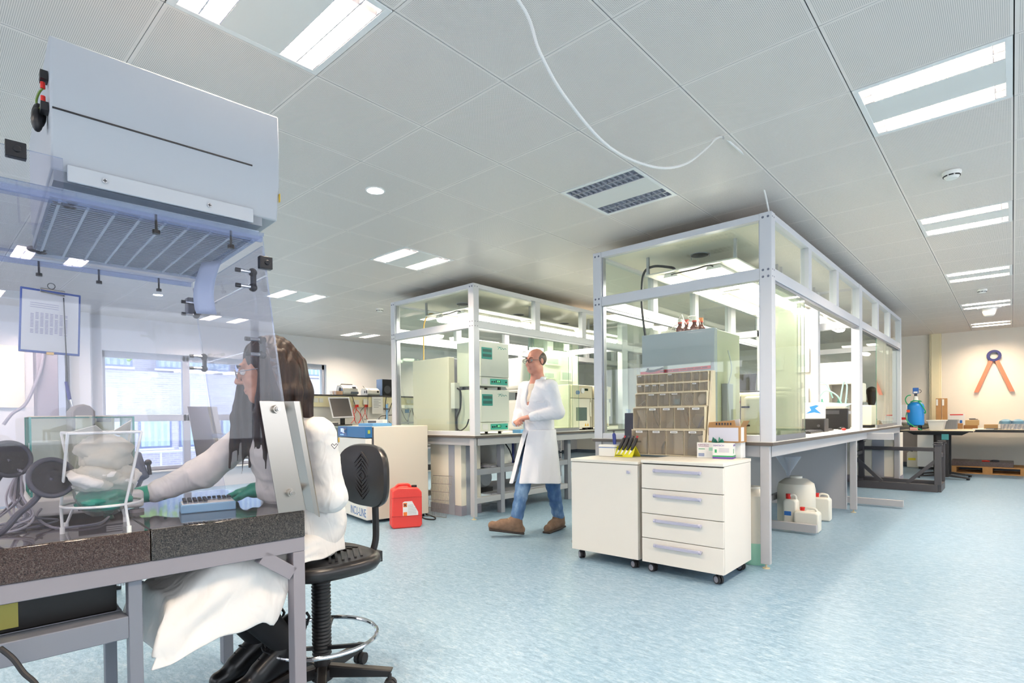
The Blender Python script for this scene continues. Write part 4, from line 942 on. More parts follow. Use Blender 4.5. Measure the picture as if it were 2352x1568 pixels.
inbin('sample_bag', 'clear bag with a blue and white card in the fourth bin of the third row', 'bag', (2, 3), lambda o, a, b, y, z0, z1, w_: (MB().boxm((a+.012, y+.012, z0), (b-.014, y+.016, z1-.005)).build('bag', M_clearp, o), MB().boxm((a+.03, y+.008, z0+.005), (b-.02, y+.011, z0+.05)).build('card', mat('pale_blue_card', '#9cc3dc', .6), o)))
inbin('tube_coil', 'coil of clear tubing in the fifth bin of the third row', 'tubing', (2, 4), lambda o, a, b, y, z0, z1, w_: [MB().torus(((a+b)/2, y+.02, (z0+z1)/2+.003), q, .004, 28, 6, Matrix.Rotation(R(90), 3, 'X')).build('coil', M_plastw, o) for q in (.045, .034, .02)])
inbin('white_pouch', 'white pouch in the rightmost bin of the third row', 'pouch', (2, 5), lambda o, a, b, y, z0, z1, w_: MB().sphere(((a+b)/2, y+.03, (z0+z1)/2), .042, 12, 8, (.9, .35, 1.05)).build('pouch', M_paper, o))
# strip with warning text on the grey cabinet behind the glass
ws = thing('warning_strip', 'red and white warning strip across the lower front of the grey cabinet', 'sign', (-2.2, 4.6, 1.5))
A_ = Yp(1471, 861, 4.6); B_ = Yp(1632, 846, 4.6); dz = Vector((0, 0, .03))
MB().prism([A_, B_, B_+dz*.9, A_+dz*.9], (0, .004, 0)).build('red_band', mat('warning_red', '#d9272c', .5), ws)
MB().prism([A_+dz*.9, B_+dz*.9, B_+dz*2, A_+dz*2], (0, .004, 0)).build('white_band', M_paper, ws)
tp = MB(); u_ = (B_-A_)
for k in range(46):
    if k % 7 == 5: continue
    q = .30+.66*k/46; p0_ = A_+u_*q+Vector((0, -.001, .009)); tp.boxm(p0_, p0_+Vector((.008, .001, .010)))
tp.build('small_print', mat('dark_red_print', '#6d0f14', .6), ws, smooth=False)
dc = thing('dark_cloth', 'small black strap draped over the red warning strip', 'strap', A_)
c_ = Yp(1495, 852, 4.575)
MB().sphere(c_, .022, 12, 8, (2.4, .4, .5)).sphere(c_+Vector((-.03, 0, .014)), .012, 10, 6, (1, .5, 1.3)).tube([c_+Vector((.02, 0, .0)), c_+Vector((.09, 0, .012)), c_+Vector((.12, 0, .02))], .008, 6).build('strap', M_black, dc)
# tip box, pipette stand with pipettes, dark folder
tbx = thing('tip_box', 'white plastic tip box left of the yellow pipette stand', 'box', (-2.6, 4.1, .84))
c_ = Zp(1378, 1046, .842); TM = mtx(Vector((c_.x+.02, c_.y-.05, .842)), R(4))
MB().boxm((0, 0, 0), (.15, .11, .075), TM).build('base', M_plastw, tbx, bevel=.004)
MB().boxm((-.002, -.002, .078), (.152, .112, .1), TM).build('lid', M_plastw, tbx, bevel=.006)
MB().boxm((.001, .001, .074), (.149, .109, .079), TM).build('blue_seam', M_blue, tbx)
c_ = TM @ Vector((.17, -.02, 0)); PS = thing('pipette_stand', 'yellow transparent pipette stand beside the bin rack', 'pipette stand', c_)
M_yel = mat('yellow_acrylic', '#d8d22a', .25, coat=.3)
b0 = Yp(1397, 1041, 4.12); b1 = Yp(1452, 1041, 4.12); z0_ = .842
q0 = Vector((b0.x, 4.12, z0_)); wS = b1.x-b0.x
MB().prism([q0, q0+Vector((wS, 0, 0)), q0+Vector((wS, .055, .09)), q0+Vector((.06, .055, .09))], (0, .006, 0)).build('front_plate', M_yel, PS)
MB().prism([q0+Vector((.06, .06, .09)), q0+Vector((wS, .06, .09)), q0+Vector((wS, .14, 0)), q0+Vector((0, .14, 0))], (0, .006, 0)).build('back_plate', M_yel, PS)
MB().boxm(q0+Vector((wS*.3, -.001, .01)), q0+Vector((wS*.6, .001, .016))).build('small_print', M_ink, PS)
for k in range(5):
    bx0 = q0+Vector((.045+.040*k, .035, .055)); blue = (k == 0)
    pp = thing('pipette', ('blue pipette at the left end of the yellow stand' if blue else 'black pipette in the yellow stand, %s from the left' % ('second', 'third', 'fourth', 'fifth')[k-1]), 'pipette', bx0, 0, 'pipettes in the yellow stand')
    up = Vector((.035, .05, .125)).normalized()
    if blue: bx0 = bx0+Vector((-.03, .05, .03)); up = Vector((-.02, .02, .1)).normalized()
    MB().tube([bx0-up*.075, bx0-up*.045, bx0+up*.0], [.004, .008, .010], 10).build('barrel', M_plastw, pp)
    MB().tube([bx0, bx0+up*.03, bx0+up*.1, bx0+up*.115], [.011, .015, .016, .011], 12).build('grip', M_black if not blue else mat('dark_blue_plastic', '#263a8c', .35), pp)
    MB().tube([bx0+up*.115, bx0+up*.13], .006, 8).tube([bx0+up*.128, bx0+up*.136], .01, 10).build('plunger', mat('button_red', '#b22636', .4) if k in (1, 4) else M_dgrey, pp)
fo = thing('dark_folder', 'dark blue display folder standing behind the pipette stand', 'folder', (-2.55, 4.3, .84))
a_ = Yp(1427, 951, 4.3); b_ = Yp(1455, 951, 4.3)
MB().prism([(a_.x+.03, 4.3, .845), (b_.x+.02, 4.3, .845), (b_.x+.02, 4.36, a_.z+.01), (a_.x, 4.36, a_.z+.01)], (0, .012, 0)).build('cover', mat('ink_blue_card', '#2f3346', .5), fo)
# glove boxes and carton
M_purple = mat('purple_print', '#6a3fa0', .5); M_greenp = mat('green_print', '#2e9e63', .5); M_mauve = mat('mauve_print', '#8c3f7c', .5)
def glovebox(lab, c, w_, d_, h, rz):
    o = thing('glove_box', lab, 'glove box', c, rz, 'glove boxes on the drawer cabinet')
    L_ = lambda mb, nm, m: mb.build(nm, m, o, True)
    L_(MB().boxm((0, 0, 0), (w_, d_, h)), 'carton', M_paper)
    return o, L_
kc = Zp(1683, 1054, .858)
g1, L_ = glovebox('white glove box with green and purple bottom stripe at the cabinet corner', kc+Vector((-.145, -.02, 0)), .145, .235, .118, R(10))
L_(MB().boxm((-.001, -.001, 0), (.146, .236, .012)), 'purple_stripe', M_purple); L_(MB().boxm((-.0012, -.0012, .013), (.1462, .2362, .024)), 'green_stripe', M_greenp)
def on(o, v): return wm(o) @ Vector(v)
Rz1 = Matrix.Rotation(R(10), 4, 'Z')
text('brand_text', 'KIMTECH', .018, on(g1, (.045, -.0012, .1)), Rz1 @ faceM((1, 0, 0)), M_purple, g1)
text('brand_text', 'KIMTECH', .018, on(g1, (.1462, .06, .1)), Rz1 @ faceM((0, 1, 0)), M_purple, g1)
L_(MB().cyl((.1465, .19, .055), (.1455, .19, .055), .03, 20), 'purple_dot', M_purple)
for yy in (.02, .15): L_(MB().boxm((.146, yy, .04), (.1466, yy+.02, .075)), 'green_mark', M_greenp)
L_(MB().boxm((.015, -.0012, .045), (.03, 0, .07)), 'green_mark', M_greenp)
for q in range(4): L_(MB().boxm((.045, -.0011, .05+q*.008), (.12, 0, .053+q*.008)), 'small_print', mat('pale_grey_print', '#b4b0c4', .7))
g2, L2 = glovebox('white glove box with barcode tucked left of the striped glove box', kc+Vector((-.287, .02, 0)), .135, .235, .118, R(10))
text('brand_text', 'KIMTECH', .019, on(g2, (.05, -.0012, .1)), Rz1 @ faceM((1, 0, 0)), M_mauve, g2)
L2(MB().boxm((.012, -.0011, .086), (.09, 0, .089)), 'underline', M_mauve)
bc = MB()
for q in range(9): bc.boxm((.012+q*.005, -.0011, .01), (.0145+q*.005, 0, .035))
L2(bc, 'barcode', mat('blue_print', '#4a6fae', .6))
L2(MB().boxm((.09, -.0011, .055), (.13, 0, .08)), 'pale_green_mark', mat('pale_mint_print', '#a9d8c4', .6)); L2(MB().boxm((.012, -.0011, .065), (.06, 0, .07)), 'green_print_line', M_greenp)
gv = thing('green_glove', 'crumpled dark green glove lying on the two glove boxes', 'glove', kc+Vector((-.1, .02, .118)))
gc_ = on(g1, (.03, .03, .12))
gm = MB()
for a in range(7): gm.prism([gc_, gc_+Vector((.05*math.cos(a), .03*math.sin(a), .004)), gc_+Vector((.035*math.cos(a+.6), .03*math.sin(a+.6), .03+.012*(a % 2)))], (0, .004, .003))
gm.build('glove', mat('dark_green_rubber', '#0d6e5c', .35), gv)
ct = thing('open_carton', 'open brown carton with white front label behind the glove boxes', 'carton', (-1.65, 4.35, .98))
cl = Yp(1629, 1019, 4.3); cr = Yp(1702, 1019, 4.3); zt_ = Yp(1629, 978, 4.3).z; zb_ = .978
MB().boxm((cl.x, 4.28, zb_), (cr.x, 4.42, zt_)).build('body', M_card, ct)
MB().boxm((cl.x+.006, 4.277, zb_+.01), (cr.x-.012, 4.281, zt_-.012)).build('front_label', mat('lilac_white_paper', '#dcdbe8', .7), ct)
MB().boxm((cr.x-.001, 4.30, zb_+.01), (cr.x+.002, 4.36, zt_-.01)).build('side_label', M_paper, ct)
MB().prism([(cl.x, 4.28, zt_), (cr.x-.03, 4.28, zt_), (cr.x-.04, 4.275, zt_+.045), (cl.x+.01, 4.275, zt_+.03)], (0, .004, 0)).build('front_flap', M_card, ct)
MB().prism([(cr.x, 4.29, zt_), (cr.x, 4.42, zt_), (cr.x+.02, 4.42, zt_+.04), (cr.x+.02, 4.3, zt_+.04)], (.004, 0, 0)).build('side_flap', M_card, ct)
bk = MB()
for q in range(6): bk.boxm((cl.x+.065+.022*q, 4.273, zt_+.008), (cl.x+.074+.022*q, 4.276, zt_+.026))
bk.build('print', M_ink, ct)
MB().prism([(cl.x+.1, 4.35, zt_), (cr.x-.02, 4.33, zt_+.0), (cr.x-.02, 4.32, zt_+.055), (cl.x+.14, 4.33, zt_+.04)], (0, .02, 0)).build('inner_wrapping', M_paper, ct)
bs = thing('carton_support', 'white glove box carton under the back of the open brown carton', 'box', (-1.7, 4.3, .86))
MB().boxm((cl.x+.01, 4.325, .859), (cr.x-.01, 4.42, .977)).build('carton', M_paper, bs)
# ------------------------------------------------------------------ far right: bare table frame, desks, tank, pallet, sign
SF = thing('steel_stand', 'bare dark steel table stand without a top near the far end of the large enclosure', 'stand', (-1.4, 10.5, 0))
M_dsteel = mat('dark_steel_tube', '#4b484b', .45)
fx0, fx1, fy0, fy1 = -1.9, -.82, 10.33, 10.94
for a, b_ in (((fx0, fy0), (fx1, fy0)), ((fx0, fy1), (fx1, fy1)), ((fx0, fy0), (fx0, fy1)), ((fx1, fy0), (fx1, fy1))):
    MB().bar((a[0], a[1], .055), (b_[0], b_[1], .055), .08, .11).build('base_bar', M_dsteel, SF, bevel=.003)
for x, y in ((fx0, fy0), (fx0, fy1), (fx1, fy0), (fx1, fy1)):
    MB().boxm((x-.04, y-.04, .11), (x+.04, y+.04, .70)).build('post', M_dsteel, SF, bevel=.003)
    MB().boxm((x-.055, y-.055, .70), (x+.055, y+.055, .715)).boxm((x-.05, y-.05, .73), (x+.05, y+.05, .742)).cyl((x, y, .715), (x, y, .73), .03, 12).build('levelling_plate', M_dsteel, SF)
MB().bar((fx0, fy1, .6), (fx1, fy1, .6), .05, .06).build('top_bar', M_dsteel, SF, bevel=.003)
for x in (fx0, fx1): MB().bar((x, fy0, .53), (x, fy1, .53), .05, .06).build('side_bar', M_dsteel, SF, bevel=.003)
MB().bar((fx0+.03, fy0+.0, .46), (fx0+.38, fy0+.0, .11), .04, .05).build('brace', M_dsteel, SF); MB().bar((fx1-.03, fy0, .46), (fx1-.38, fy0, .11), .04, .05).build('brace', M_dsteel, SF)
def desk(lab, x0, x1, y0, y1, zt, cols, foot):
    o = thing('sit_stand_desk', lab, 'desk', ((x0+x1)/2, y0, 0), 0, 'black sit-stand desks')
    MB().boxm((x0, y0, zt-.022), (x1, y1, zt)).build('desk_top', [mat('pale_desk_top', '#d9cbb0', .4)], o, bevel=.003)
    MB().boxm((x0-.003, y0-.003, zt-.024), (x1+.003, y0+.002, zt-.002)).build('edge_band', M_blackm, o)
    MB().prism([(x0+.1, y0+.05, zt-.024), (x1-.05, y0+.05, zt-.024), (x1-.15, y0+.07, zt-.08), (x0+.2, y0+.07, zt-.08)], (0, .5, 0)).build('under_frame', M_blackm, o)
    for (cx, cy) in cols:
        MB().boxm((cx-.085, cy-.05, .04), (cx+.085, cy+.05, zt-.05)).build('column', M_blackm, o, bevel=.004)
        MB().prism([(cx-foot, cy-.04, .02), (cx-.09, cy-.04, .05), (cx+.09, cy-.04, .05), (cx+foot, cy-.04, .02), (cx+foot, cy-.04, .035), (cx+.1, cy-.04, .085), (cx-.1, cy-.04, .085), (cx-foot, cy-.04, .035)], (0, .08, 0)).build('foot_bar', M_blackm, o, bevel=.003)
        for q in (-foot+.03, foot-.03): MB().cyl((cx+q, cy, 0), (cx+q, cy, .022), .025, 12).build('glide', M_black, o)
    return o
DZ = .86
desk('black sit-stand desk carrying the blue pressure tank', -1.53, -.5, 12.3, 13.1, DZ, ((-.92, 12.42), (-.92, 13.0)), .38)
bl2 = thing('side_table', 'long dark-edged table along the far wall with glassware and cartons', 'table', (0, 14, 0))
MB().boxm((-1.25, 13.3, DZ-.03), (1.6, 14.8, DZ)).build('table_top', [MATS['pale_desk_top']], bl2, bevel=.003)
MB().boxm((-1.25, 13.294, DZ-.05), (1.6, 13.3, DZ-.004)).build('edge_band', M_blackm, bl2)
for xx in (-1.1, 1.45):
    for yy in (13.4, 14.3): MB().boxm((xx-.03, yy-.03, 0), (xx+.03, yy+.03, DZ-.03)).build('leg', M_blackm, bl2)
st = MB().boxm((-.93, 12.36, .7), (-.83, 12.368, .8)); st.build('sticky_note', mat('teal_note', '#4f9c9c', .6), [o for o in bpy.data.objects if o.name == 'sit_stand_desk'][0])
tk = thing('pressure_tank', 'bright blue pressure tank with green hoses standing on the black desk', 'pressure tank', (-1.32, 12.55, DZ))
tc = Vector((-1.32, 12.55, DZ)); M_tank = mat('bright_blue_plastic', '#1583d2', .35)
for a in range(4): MB().boxm(tc+Vector((.13*math.cos(a*PI/2+.7)-.025, .13*math.sin(a*PI/2+.7)-.025, 0)), tc+Vector((.13*math.cos(a*PI/2+.7)+.025, .13*math.sin(a*PI/2+.7)+.025, .12))).build('foot', M_black, tk)
MB().lathe(tc, [(.12, .1), (.17, .12), (.178, .16), (.178, .54), (.165, .58), (.12, .615), (.09, .63)], 32).build('body', M_tank, tk)
MB().lathe(tc, [(.09, .63), (.085, .66), (.06, .67), (.045, .72), (.05, .74), (.03, .76), (.03, .82)], 20).build('neck', M_plastw, tk)
MB().boxm(tc+Vector((-.06, -.045, .82)), tc+Vector((.06, .045, .95))).build('control_head', M_blue, tk, bevel=.008)
MB().boxm(tc+Vector((-.042, -.047, .83)), tc+Vector((.042, -.044, .865))).build('head_label', M_paper, tk)
MB().boxm(tc+Vector((-.03, -.03, .765)), tc+Vector((.03, .03, .82))).build('valve_block', M_dgrey, tk)
M_hose = mat('green_hose', '#1ca566', .35)
for q in ([(-.1, -.02, .79), (-.17, -.05, .77), (-.21, -.06, .7), (-.19, -.06, .62), (-.14, -.1, .57)], [(-.1, -.1, .63), (-.02, -.13, .66), (.1, -.12, .65), (.12, -.05, .64)], [(.06, -.1, .66), (.12, -.12, .58), (.17, -.13, .5), (.21, -.1, .42), (.2, -.08, .38), (.18, -.1, .4)], [(-.18, -.07, .4), (-.19, -.1, .3), (-.14, -.16, .18), (.0, -.19, .08), (.1, -.18, .03), (.13, -.16, .02)]):
    MB().tube([tc+Vector(p) for p in q], .012, 8, smooth=6).build('hose', M_hose, tk)
MB().tube([tc+Vector(p) for p in ((.06, 0, .9), (.1, -.02, .9), (.115, -.02, .86), (.08, -.02, .83))], .006, 6, smooth=5).build('cable', M_cable, tk)
MB().boxm(tc+Vector((-.175, -.1, .4)), tc+Vector((-.105, -.155, .46))).build('red_label', mat('warning_orange', '#e0522e', .5), tk)
MB().boxm(tc+Vector((-.1, -.2, .0)), tc+Vector((.06, -.19, .07))).build('base_label', mat('red_white_label', '#e6d3cd', .5), tk)
for zz in (.012, .048): MB().boxm(tc+Vector((-.095, -.202, zz)), tc+Vector((.055, -.2, zz+.012))).build('label_stripe', M_red, tk)
tk.scale = (.72, .72, .82)
def onwall(px0, py0, px1, py1, Y): a = Yp(px0, py0, Y); b = Yp(px1, py1, Y); return a, b
def slab(name, lab, cat, px0, py0, px1, py1, Y, dep, m, part='body', bev=.003, grp=None, zb=DZ):
    a, b = onwall(px0, py0, px1, py1, Y); o = thing(name, lab, cat, ((a.x+b.x)/2, Y, zb), 0, grp)
    MB().boxm((a.x, Y, zb), (b.x, Y+dep, a.z)).build(part, m, o, bevel=bev); return o, a, b
tubw = thing('white_tub', 'low white plastic tub right of the blue tank on the desk', 'tub', (-.98, 12.75, DZ))
MB().prism([(-1.12, 12.6, DZ), (-.94, 12.6, DZ), (-.9, 12.55, DZ+.17), (-1.15, 12.55, DZ+.17)], (0, .4, 0)).build('body', M_plastw, tubw, bevel=.006)
MB().boxm((-1.165, 12.52, DZ+.165), (-.885, 12.97, DZ+.185)).build('rim', M_plastw, tubw, bevel=.004)
o, a, b = slab('grey_crate', 'grey stacking crate behind the white tub on the far table', 'crate', 2170, 964, 2198, 985, 13.5, .35, mat('crate_grey', '#8f9296', .5))
for k in range(6): MB().boxm((a.x+(b.x-a.x)*(k+.3)/6, 13.49, DZ+.02), (a.x+(b.x-a.x)*(k+.5)/6, 13.5, a.z-.03)).build('rib', MATS['crate_grey'], o)
MB().boxm((a.x-.01, 13.485, a.z-.03), (b.x+.01, 13.86, a.z)).build('rim', MATS['crate_grey'], o)
for k, (p0_, p1_, lab) in enumerate(((2149.5, 2162, 'left tall brown carton standing against the far wall'), (2163.5, 2175.5, 'right tall brown carton standing against the far wall'))):
    o, a, b = slab('tall_carton', lab, 'carton', p0_, 914.5, p1_, 963, 14.5, .1, M_card, grp='tall cartons at the far wall')
    MB().boxm((a.x+.005, 14.496, a.z-.15), (a.x+.035, 14.5, a.z-.02)).build('label', M_paper, o)
shw = thing('wall_shelf', 'grey ledge under the cream duct where the tall cartons stand', 'ledge', (-1.6, 14.5, 0))
MB().boxm((-2.9, 14.5, .955), (-1.24, 14.8, .98)).build('ledge_board', mat('mauve_grey_paint', '#b3a8a2', .6), shw)
for xx in (-2.7, -2.1): MB().boxm((xx, 14.52, .0), (xx+.03, 14.8, .955)).build('bracket', MATS['mauve_grey_paint'], shw)
o, a, b = slab('info_sheet', 'white printed sheet with blue pictures leaning on the far wall', 'sheet', 2178, 951, 2216, 982, 14.3, .01, M_paper, bev=0)
for (x0_, x1_, z0_, z1_, m_) in ((.1, .9, .26, .28, M_red), (.45, .6, .1, .16, M_blue), (.7, .85, .1, .16, M_blue), (.7, .85, .02, .07, M_purple)):
    MB().boxm((a.x+(b.x-a.x)*x0_, 14.297, DZ+z0_), (a.x+(b.x-a.x)*x1_, 14.3, DZ+z1_)).build('print', m_, o)
slab('small_carton', 'small brown carton beside the grey crate', 'carton', 2198, 972, 2211, 982, 13.7, .12, M_card)
o, a, b = slab('flat_carton', 'lower flat brown carton of the stack on the far table', 'carton', 2213, 976.5, 2245, 984, 13.8, .25, mat('dark_cardboard', '#9c7248', .8))
o2, a2, b2 = slab('flat_carton', 'upper pale brown carton of the stack on the far table', 'carton', 2217, 964.5, 2248, 976, 13.8, .25, mat('pale_cardboard', '#c9a976', .8), zb=a.z)
sc_ = thing('cable_scrap', 'small tangle of wire on the upper brown carton', 'wire', (0, 13.9, a2.z))
MB().torus(((a2.x+b2.x)/2+.02, 13.9, a2.z+.012), .06, .008, 20, 6).torus(((a2.x+b2.x)/2, 13.92, a2.z+.025), .045, .007, 20, 6).build('wire', M_dgrey, sc_)
slab('brown_carton', 'brown carton standing alone left of the glassware on the far table', 'carton', 2260, 974.5, 2292, 986, 13.5, .2, mat('carton_pale', '#c09a68', .8))
ps = thing('paper_stack', 'loose papers and a dark folder lying on the far table', 'papers', (-.3, 13.35, DZ))
MB().boxm((-.55, 13.32, DZ), (-.25, 13.55, DZ+.012)).build('papers', M_paper, ps); MB().boxm((-.36, 13.31, DZ+.013), (-.14, 13.5, DZ+.02)).build('dark_folder', M_dgrey, ps)
for k, (p0_, p1_, lab) in enumerate(((2298, 2322, 'left clear glass rack with a blue insert on the far table'), (2326, 2352, 'right clear glass rack with a blue insert at the picture edge'))):
    a, b = onwall(p0_, 966, p1_, 987, 13.45); o = thing('glass_rack', lab, 'glass rack', ((a.x+b.x)/2, 13.5, DZ), 0, 'clear glass racks on the far table')
    for xx in (a.x, b.x-.008): MB().boxm((xx, 13.45, DZ), (xx+.008, 13.75, a.z)).build('glass_side', M_clearp, o)
    MB().boxm((a.x, 13.75, DZ), (b.x, 13.756, a.z)).build('glass_back', M_clearp, o)
    MB().lathe(((a.x+b.x)/2, 13.6, DZ+.1), [(.001, 0), (.1, 0), (.09, .05), (.04, .08), (.001, .085)], 18).build('blue_insert', mat('dusty_blue_plastic', '#6f9ab0', .4), o)
    for q in range(5): MB().cyl((a.x+.04+q*.05, 13.5, DZ), (a.x+.06+q*.05, 13.52, DZ+.09), .012, 8).build('glass_tube', M_clearp, o)
# fridge and white jerrycan below
fr = thing('undercounter_fridge', 'narrow white undercounter fridge below the blue tank desk', 'fridge', (-1.5, 14.4, 0))
MB().boxm((-1.48, 14.3, .05), (-1.2, 14.8, .8)).build('body', M_white, fr, bevel=.006); MB().boxm((-1.2, 14.32, .06), (-1.17, 14.78, .8)).build('door', mat('grey_fridge_door', '#c4c3c6', .4), fr, bevel=.006)
MB().boxm((-1.46, 14.32, 0), (-1.22, 14.78, .05)).build('plinth', M_black, fr)
c = Zp(2101, 1073, 0); jerry('white jerrycan with black cap and yellow label before the far wall', Vector((c.x, c.y, 0)), .26, .2, .4, M_milk2, M_black, mat('yellow_label', '#e3d437', .5), mtx((c.x, c.y, 0), 0))
# wall below the duct
gl = thing('grey_lower_panel', 'grey lower wall panel left of the far desks', 'panel', (-2.2, 14.85, 0))
MB().boxm((-2.9, 14.86, .1), (-1.2, 14.895, .86)).build('panel', mat('mauve_grey_paint', '#b3a8a2', .6), gl)
rb = thing('red_white_carton', 'white carton with a red stripe against the far wall behind the enclosure end', 'carton', (-1.9, 14.4, .98))
a, b = onwall(2070, 929, 2083, 949, 14.7); MB().boxm((a.x-.3, 14.6, .98), (b.x, 14.79, a.z)).build('carton', M_paper, rb); MB().boxm((a.x-.3, 14.597, 1.03), (b.x, 14.6, 1.08)).build('red_stripe', M_red, rb)
# pallet with a slab
M_wood = mat('pine_wood', '#b98750', .7, var=(9, .15))
pl = thing('pallet', 'wooden euro pallet on the floor below the far table', 'pallet', (-.4, 13.9, 0))
px0_, px1_, py0_ = -.95, .25, 13.75
for k in range(5): MB().boxm((px0_, py0_+k*.165, .122), (px1_, py0_+k*.165+.125, .144)).build('deck_board', M_wood, pl)
for k in range(3):
    for q in range(3): MB().boxm((px0_+k*.53, py0_+q*.33, .022), (px0_+k*.53+.145, py0_+q*.33+.12, .1)).build('block', M_wood, pl)
    MB().boxm((px0_+k*.53, py0_, .1), (px0_+k*.53+.145, py0_+.78, .122)).build('stringer', M_wood, pl)
for q in range(3): MB().boxm((px0_, py0_+q*.33, 0), (px1_, py0_+q*.33+.12, .022)).build('base_board', M_wood, pl)
gs = thing('stone_slab', 'dark granite slab lying on the wooden pallet', 'slab', (-.45, 13.9, .144))
MB().boxm((-.9, 13.77, .144), (.02, 14.4, .235)).build('slab', mat('dark_granite', '#5a4c48', .4, var=(60, .4)), gs, bevel=.004)
rc = thing('red_cable_scrap', 'small red and grey cable bundle on the granite slab', 'cable', (-.3, 13.85, .235))
MB().tube([(-.43, 13.85, .245), (-.36, 13.84, .25), (-.32, 13.84, .243)], .014, 8).build('red_end', M_red, rc)
MB().torus((-.25, 13.88, .248), .06, .01, 20, 6).torus((-.24, 13.9, .262), .05, .009, 20, 6).build('grey_coil', M_dgrey, rc)
# sign on the wall
sg = thing('wall_emblem', 'navy ring with two slanted orange bars mounted on the far wall', 'wall emblem', (-.277, 14.88, 2.3))
M_navy = mat('navy_foam', '#232a63', .5); M_orange = mat('salmon_orange', '#fb8062', .5)
RM = Matrix.Rotation(R(90), 3, 'X')
mb = MB(); n = 48; c = Vector((-.277, 14.86, 2.315)); r0, r1 = .067, .115
ring = [[c+Vector((rr*math.cos(2*PI*k/n), yy, rr*math.sin(2*PI*k/n))) for k in range(n)] for rr, yy in ((r0, .03), (r0, -.02), (r1, -.02), (r1, .03), (r0, .03))]
mb.rings(ring, False, False).build('ring', M_navy, sg)
for s_ in (-1, 1):
    top = c+Vector((s_*.045, 0, -.095)); bot = Vector((c.x+s_*.275, c.y, 1.585))
    MB().prism([top+Vector((-.034, -.015, .0)), top+Vector((.034, -.015, 0)), bot+Vector((.036, -.015, 0)), bot+Vector((-.036, -.015, 0))], (0, .05, 0)).build('orange_bar', M_orange, sg)
# ------------------------------------------------------------------ left area: heated incubator, red canister, service bench
CI = Vector((-5.388, 3.504, 0)); RI = R(-10.5)
IN = thing('floor_incubator', 'large cream floor incubator with a blue control head behind the red jerrycan', 'incubator', CI, RI)
L_ = lambda mb, nm, m, par=None, **k: mb.build(nm, m, par or IN, True, **k)
W_, D_, H_ = .86, .79, 1.10
M_incu = mat('greige_enamel', '#d9d1c2', .4); M_incuw = mat('white_enamel', '#e6e1d8', .4); M_blueh = mat('petrol_blue_plastic', '#22689f', .4)
L_(MB().boxm((-W_, .1, .035), (.0, D_, H_)), 'body', M_incu, bevel=.008)
L_(MB().boxm((-W_, .082, .05), (-.002, .1, H_-.01)), 'door_seal', M_dgrey)
dr = L_(MB().boxm((-W_, 0, .04), (-.0, .08, .965)), 'door', M_incuw, bevel=.012, seg=3)
hd = L_(MB().boxm((-W_, 0, .972), (.0, .082, H_)), 'control_head', M_blueh, bevel=.004)
MB().boxm((-W_+.03, -.002, .985), (-.56, .001, 1.09)).build('control_panel', mat('deep_blue_panel', '#1d4f8f', .3), hd, True)
MB().boxm((-W_+.1, -.003, 1.03), (-W_+.19, -.001, 1.075)).build('display', emitmat('lit_blue_display', '#cfe4ff', 1.1), hd, True)
MB().cyl((-W_+.27, -.035, 1.045), (-W_+.27, 0, 1.045), .028, 18).build('dial', M_chrome, hd, True)
for k in range(4): MB().boxm((-W_+.09+k*.03, -.003, .992), (-W_+.108+k*.03, -.001, 1.004)).build('indicator', emitmat('lit_blue_led', '#9fd0ff', 1.5), hd, True)
MB().boxm((.0, .028, 1.02), (.005, .055, 1.06)).build('power_switch', mat('green_yellow_switch', '#a9b84e', .3), hd, True)
MB().boxm((-W_+.01, -.002, .9), (-W_+.05, .0, .955)).build('warning_sticker', mat('warning_yellow', '#e8b31c', .5), dr, True)
text('lettering', 'INCU-LINE', .135, wm(IN) @ Vector((-.012, -.0015, .115)), Matrix.Rotation(RI, 4, 'Z') @ faceM((1, 0, 0)), mat('blue_lettering', '#2464a8', .4), dr, align='RIGHT', sx=.72)
for xx in (-W_+.06, -.06):
    for yy in (.1, D_-.06): L_(MB().cyl((xx, yy, 0), (xx, yy, .036), .025, 12), 'foot', M_black)
L_(MB().tube([(.001, .5, .35), (.02, .5, .36), (.025, .52, .375), (.001, .56, .37)], .006, 6, smooth=5).boxm((0, .5, .345), (.012, .57, .362)), 'black_catch', M_black)
t_ = thing('power_lead', 'black power lead looping on the floor behind the floor incubator', 'cable', (-5.1, 4.25, 0))
MB().tube([(-5.3, 4.28, .02), (-5.15, 4.27, .008), (-5.05, 4.22, .008), (-5.0, 4.15, .008), (-5.12, 4.12, .008), (-5.3, 4.2, .008)], .008, 8, smooth=6).build('cable', M_cable, t_)
o = thing('blue_mat', 'light blue tray lying on top of the floor incubator', 'tray', wm(IN) @ Vector((-.4, .2, H_)))
MB().boxm((-.5, .12, H_), (-.08, .36, H_+.035), wm(IN)).build('tray', mat('light_blue_plastic', '#6aa6d6', .4), o, bevel=.004)
o = thing('flat_screen_unit', 'small white framed display unit at the left rear of the floor incubator', 'display', wm(IN) @ Vector((-.7, .4, H_)))
MB().boxm((-.9, .4, H_), (-.42, .46, H_+.075), wm(IN)).build('frame', M_plastw, o, bevel=.004); MB().boxm((-.87, .397, H_+.015), (-.62, .4, H_+.062), wm(IN)).build('screen', M_dgrey, o)
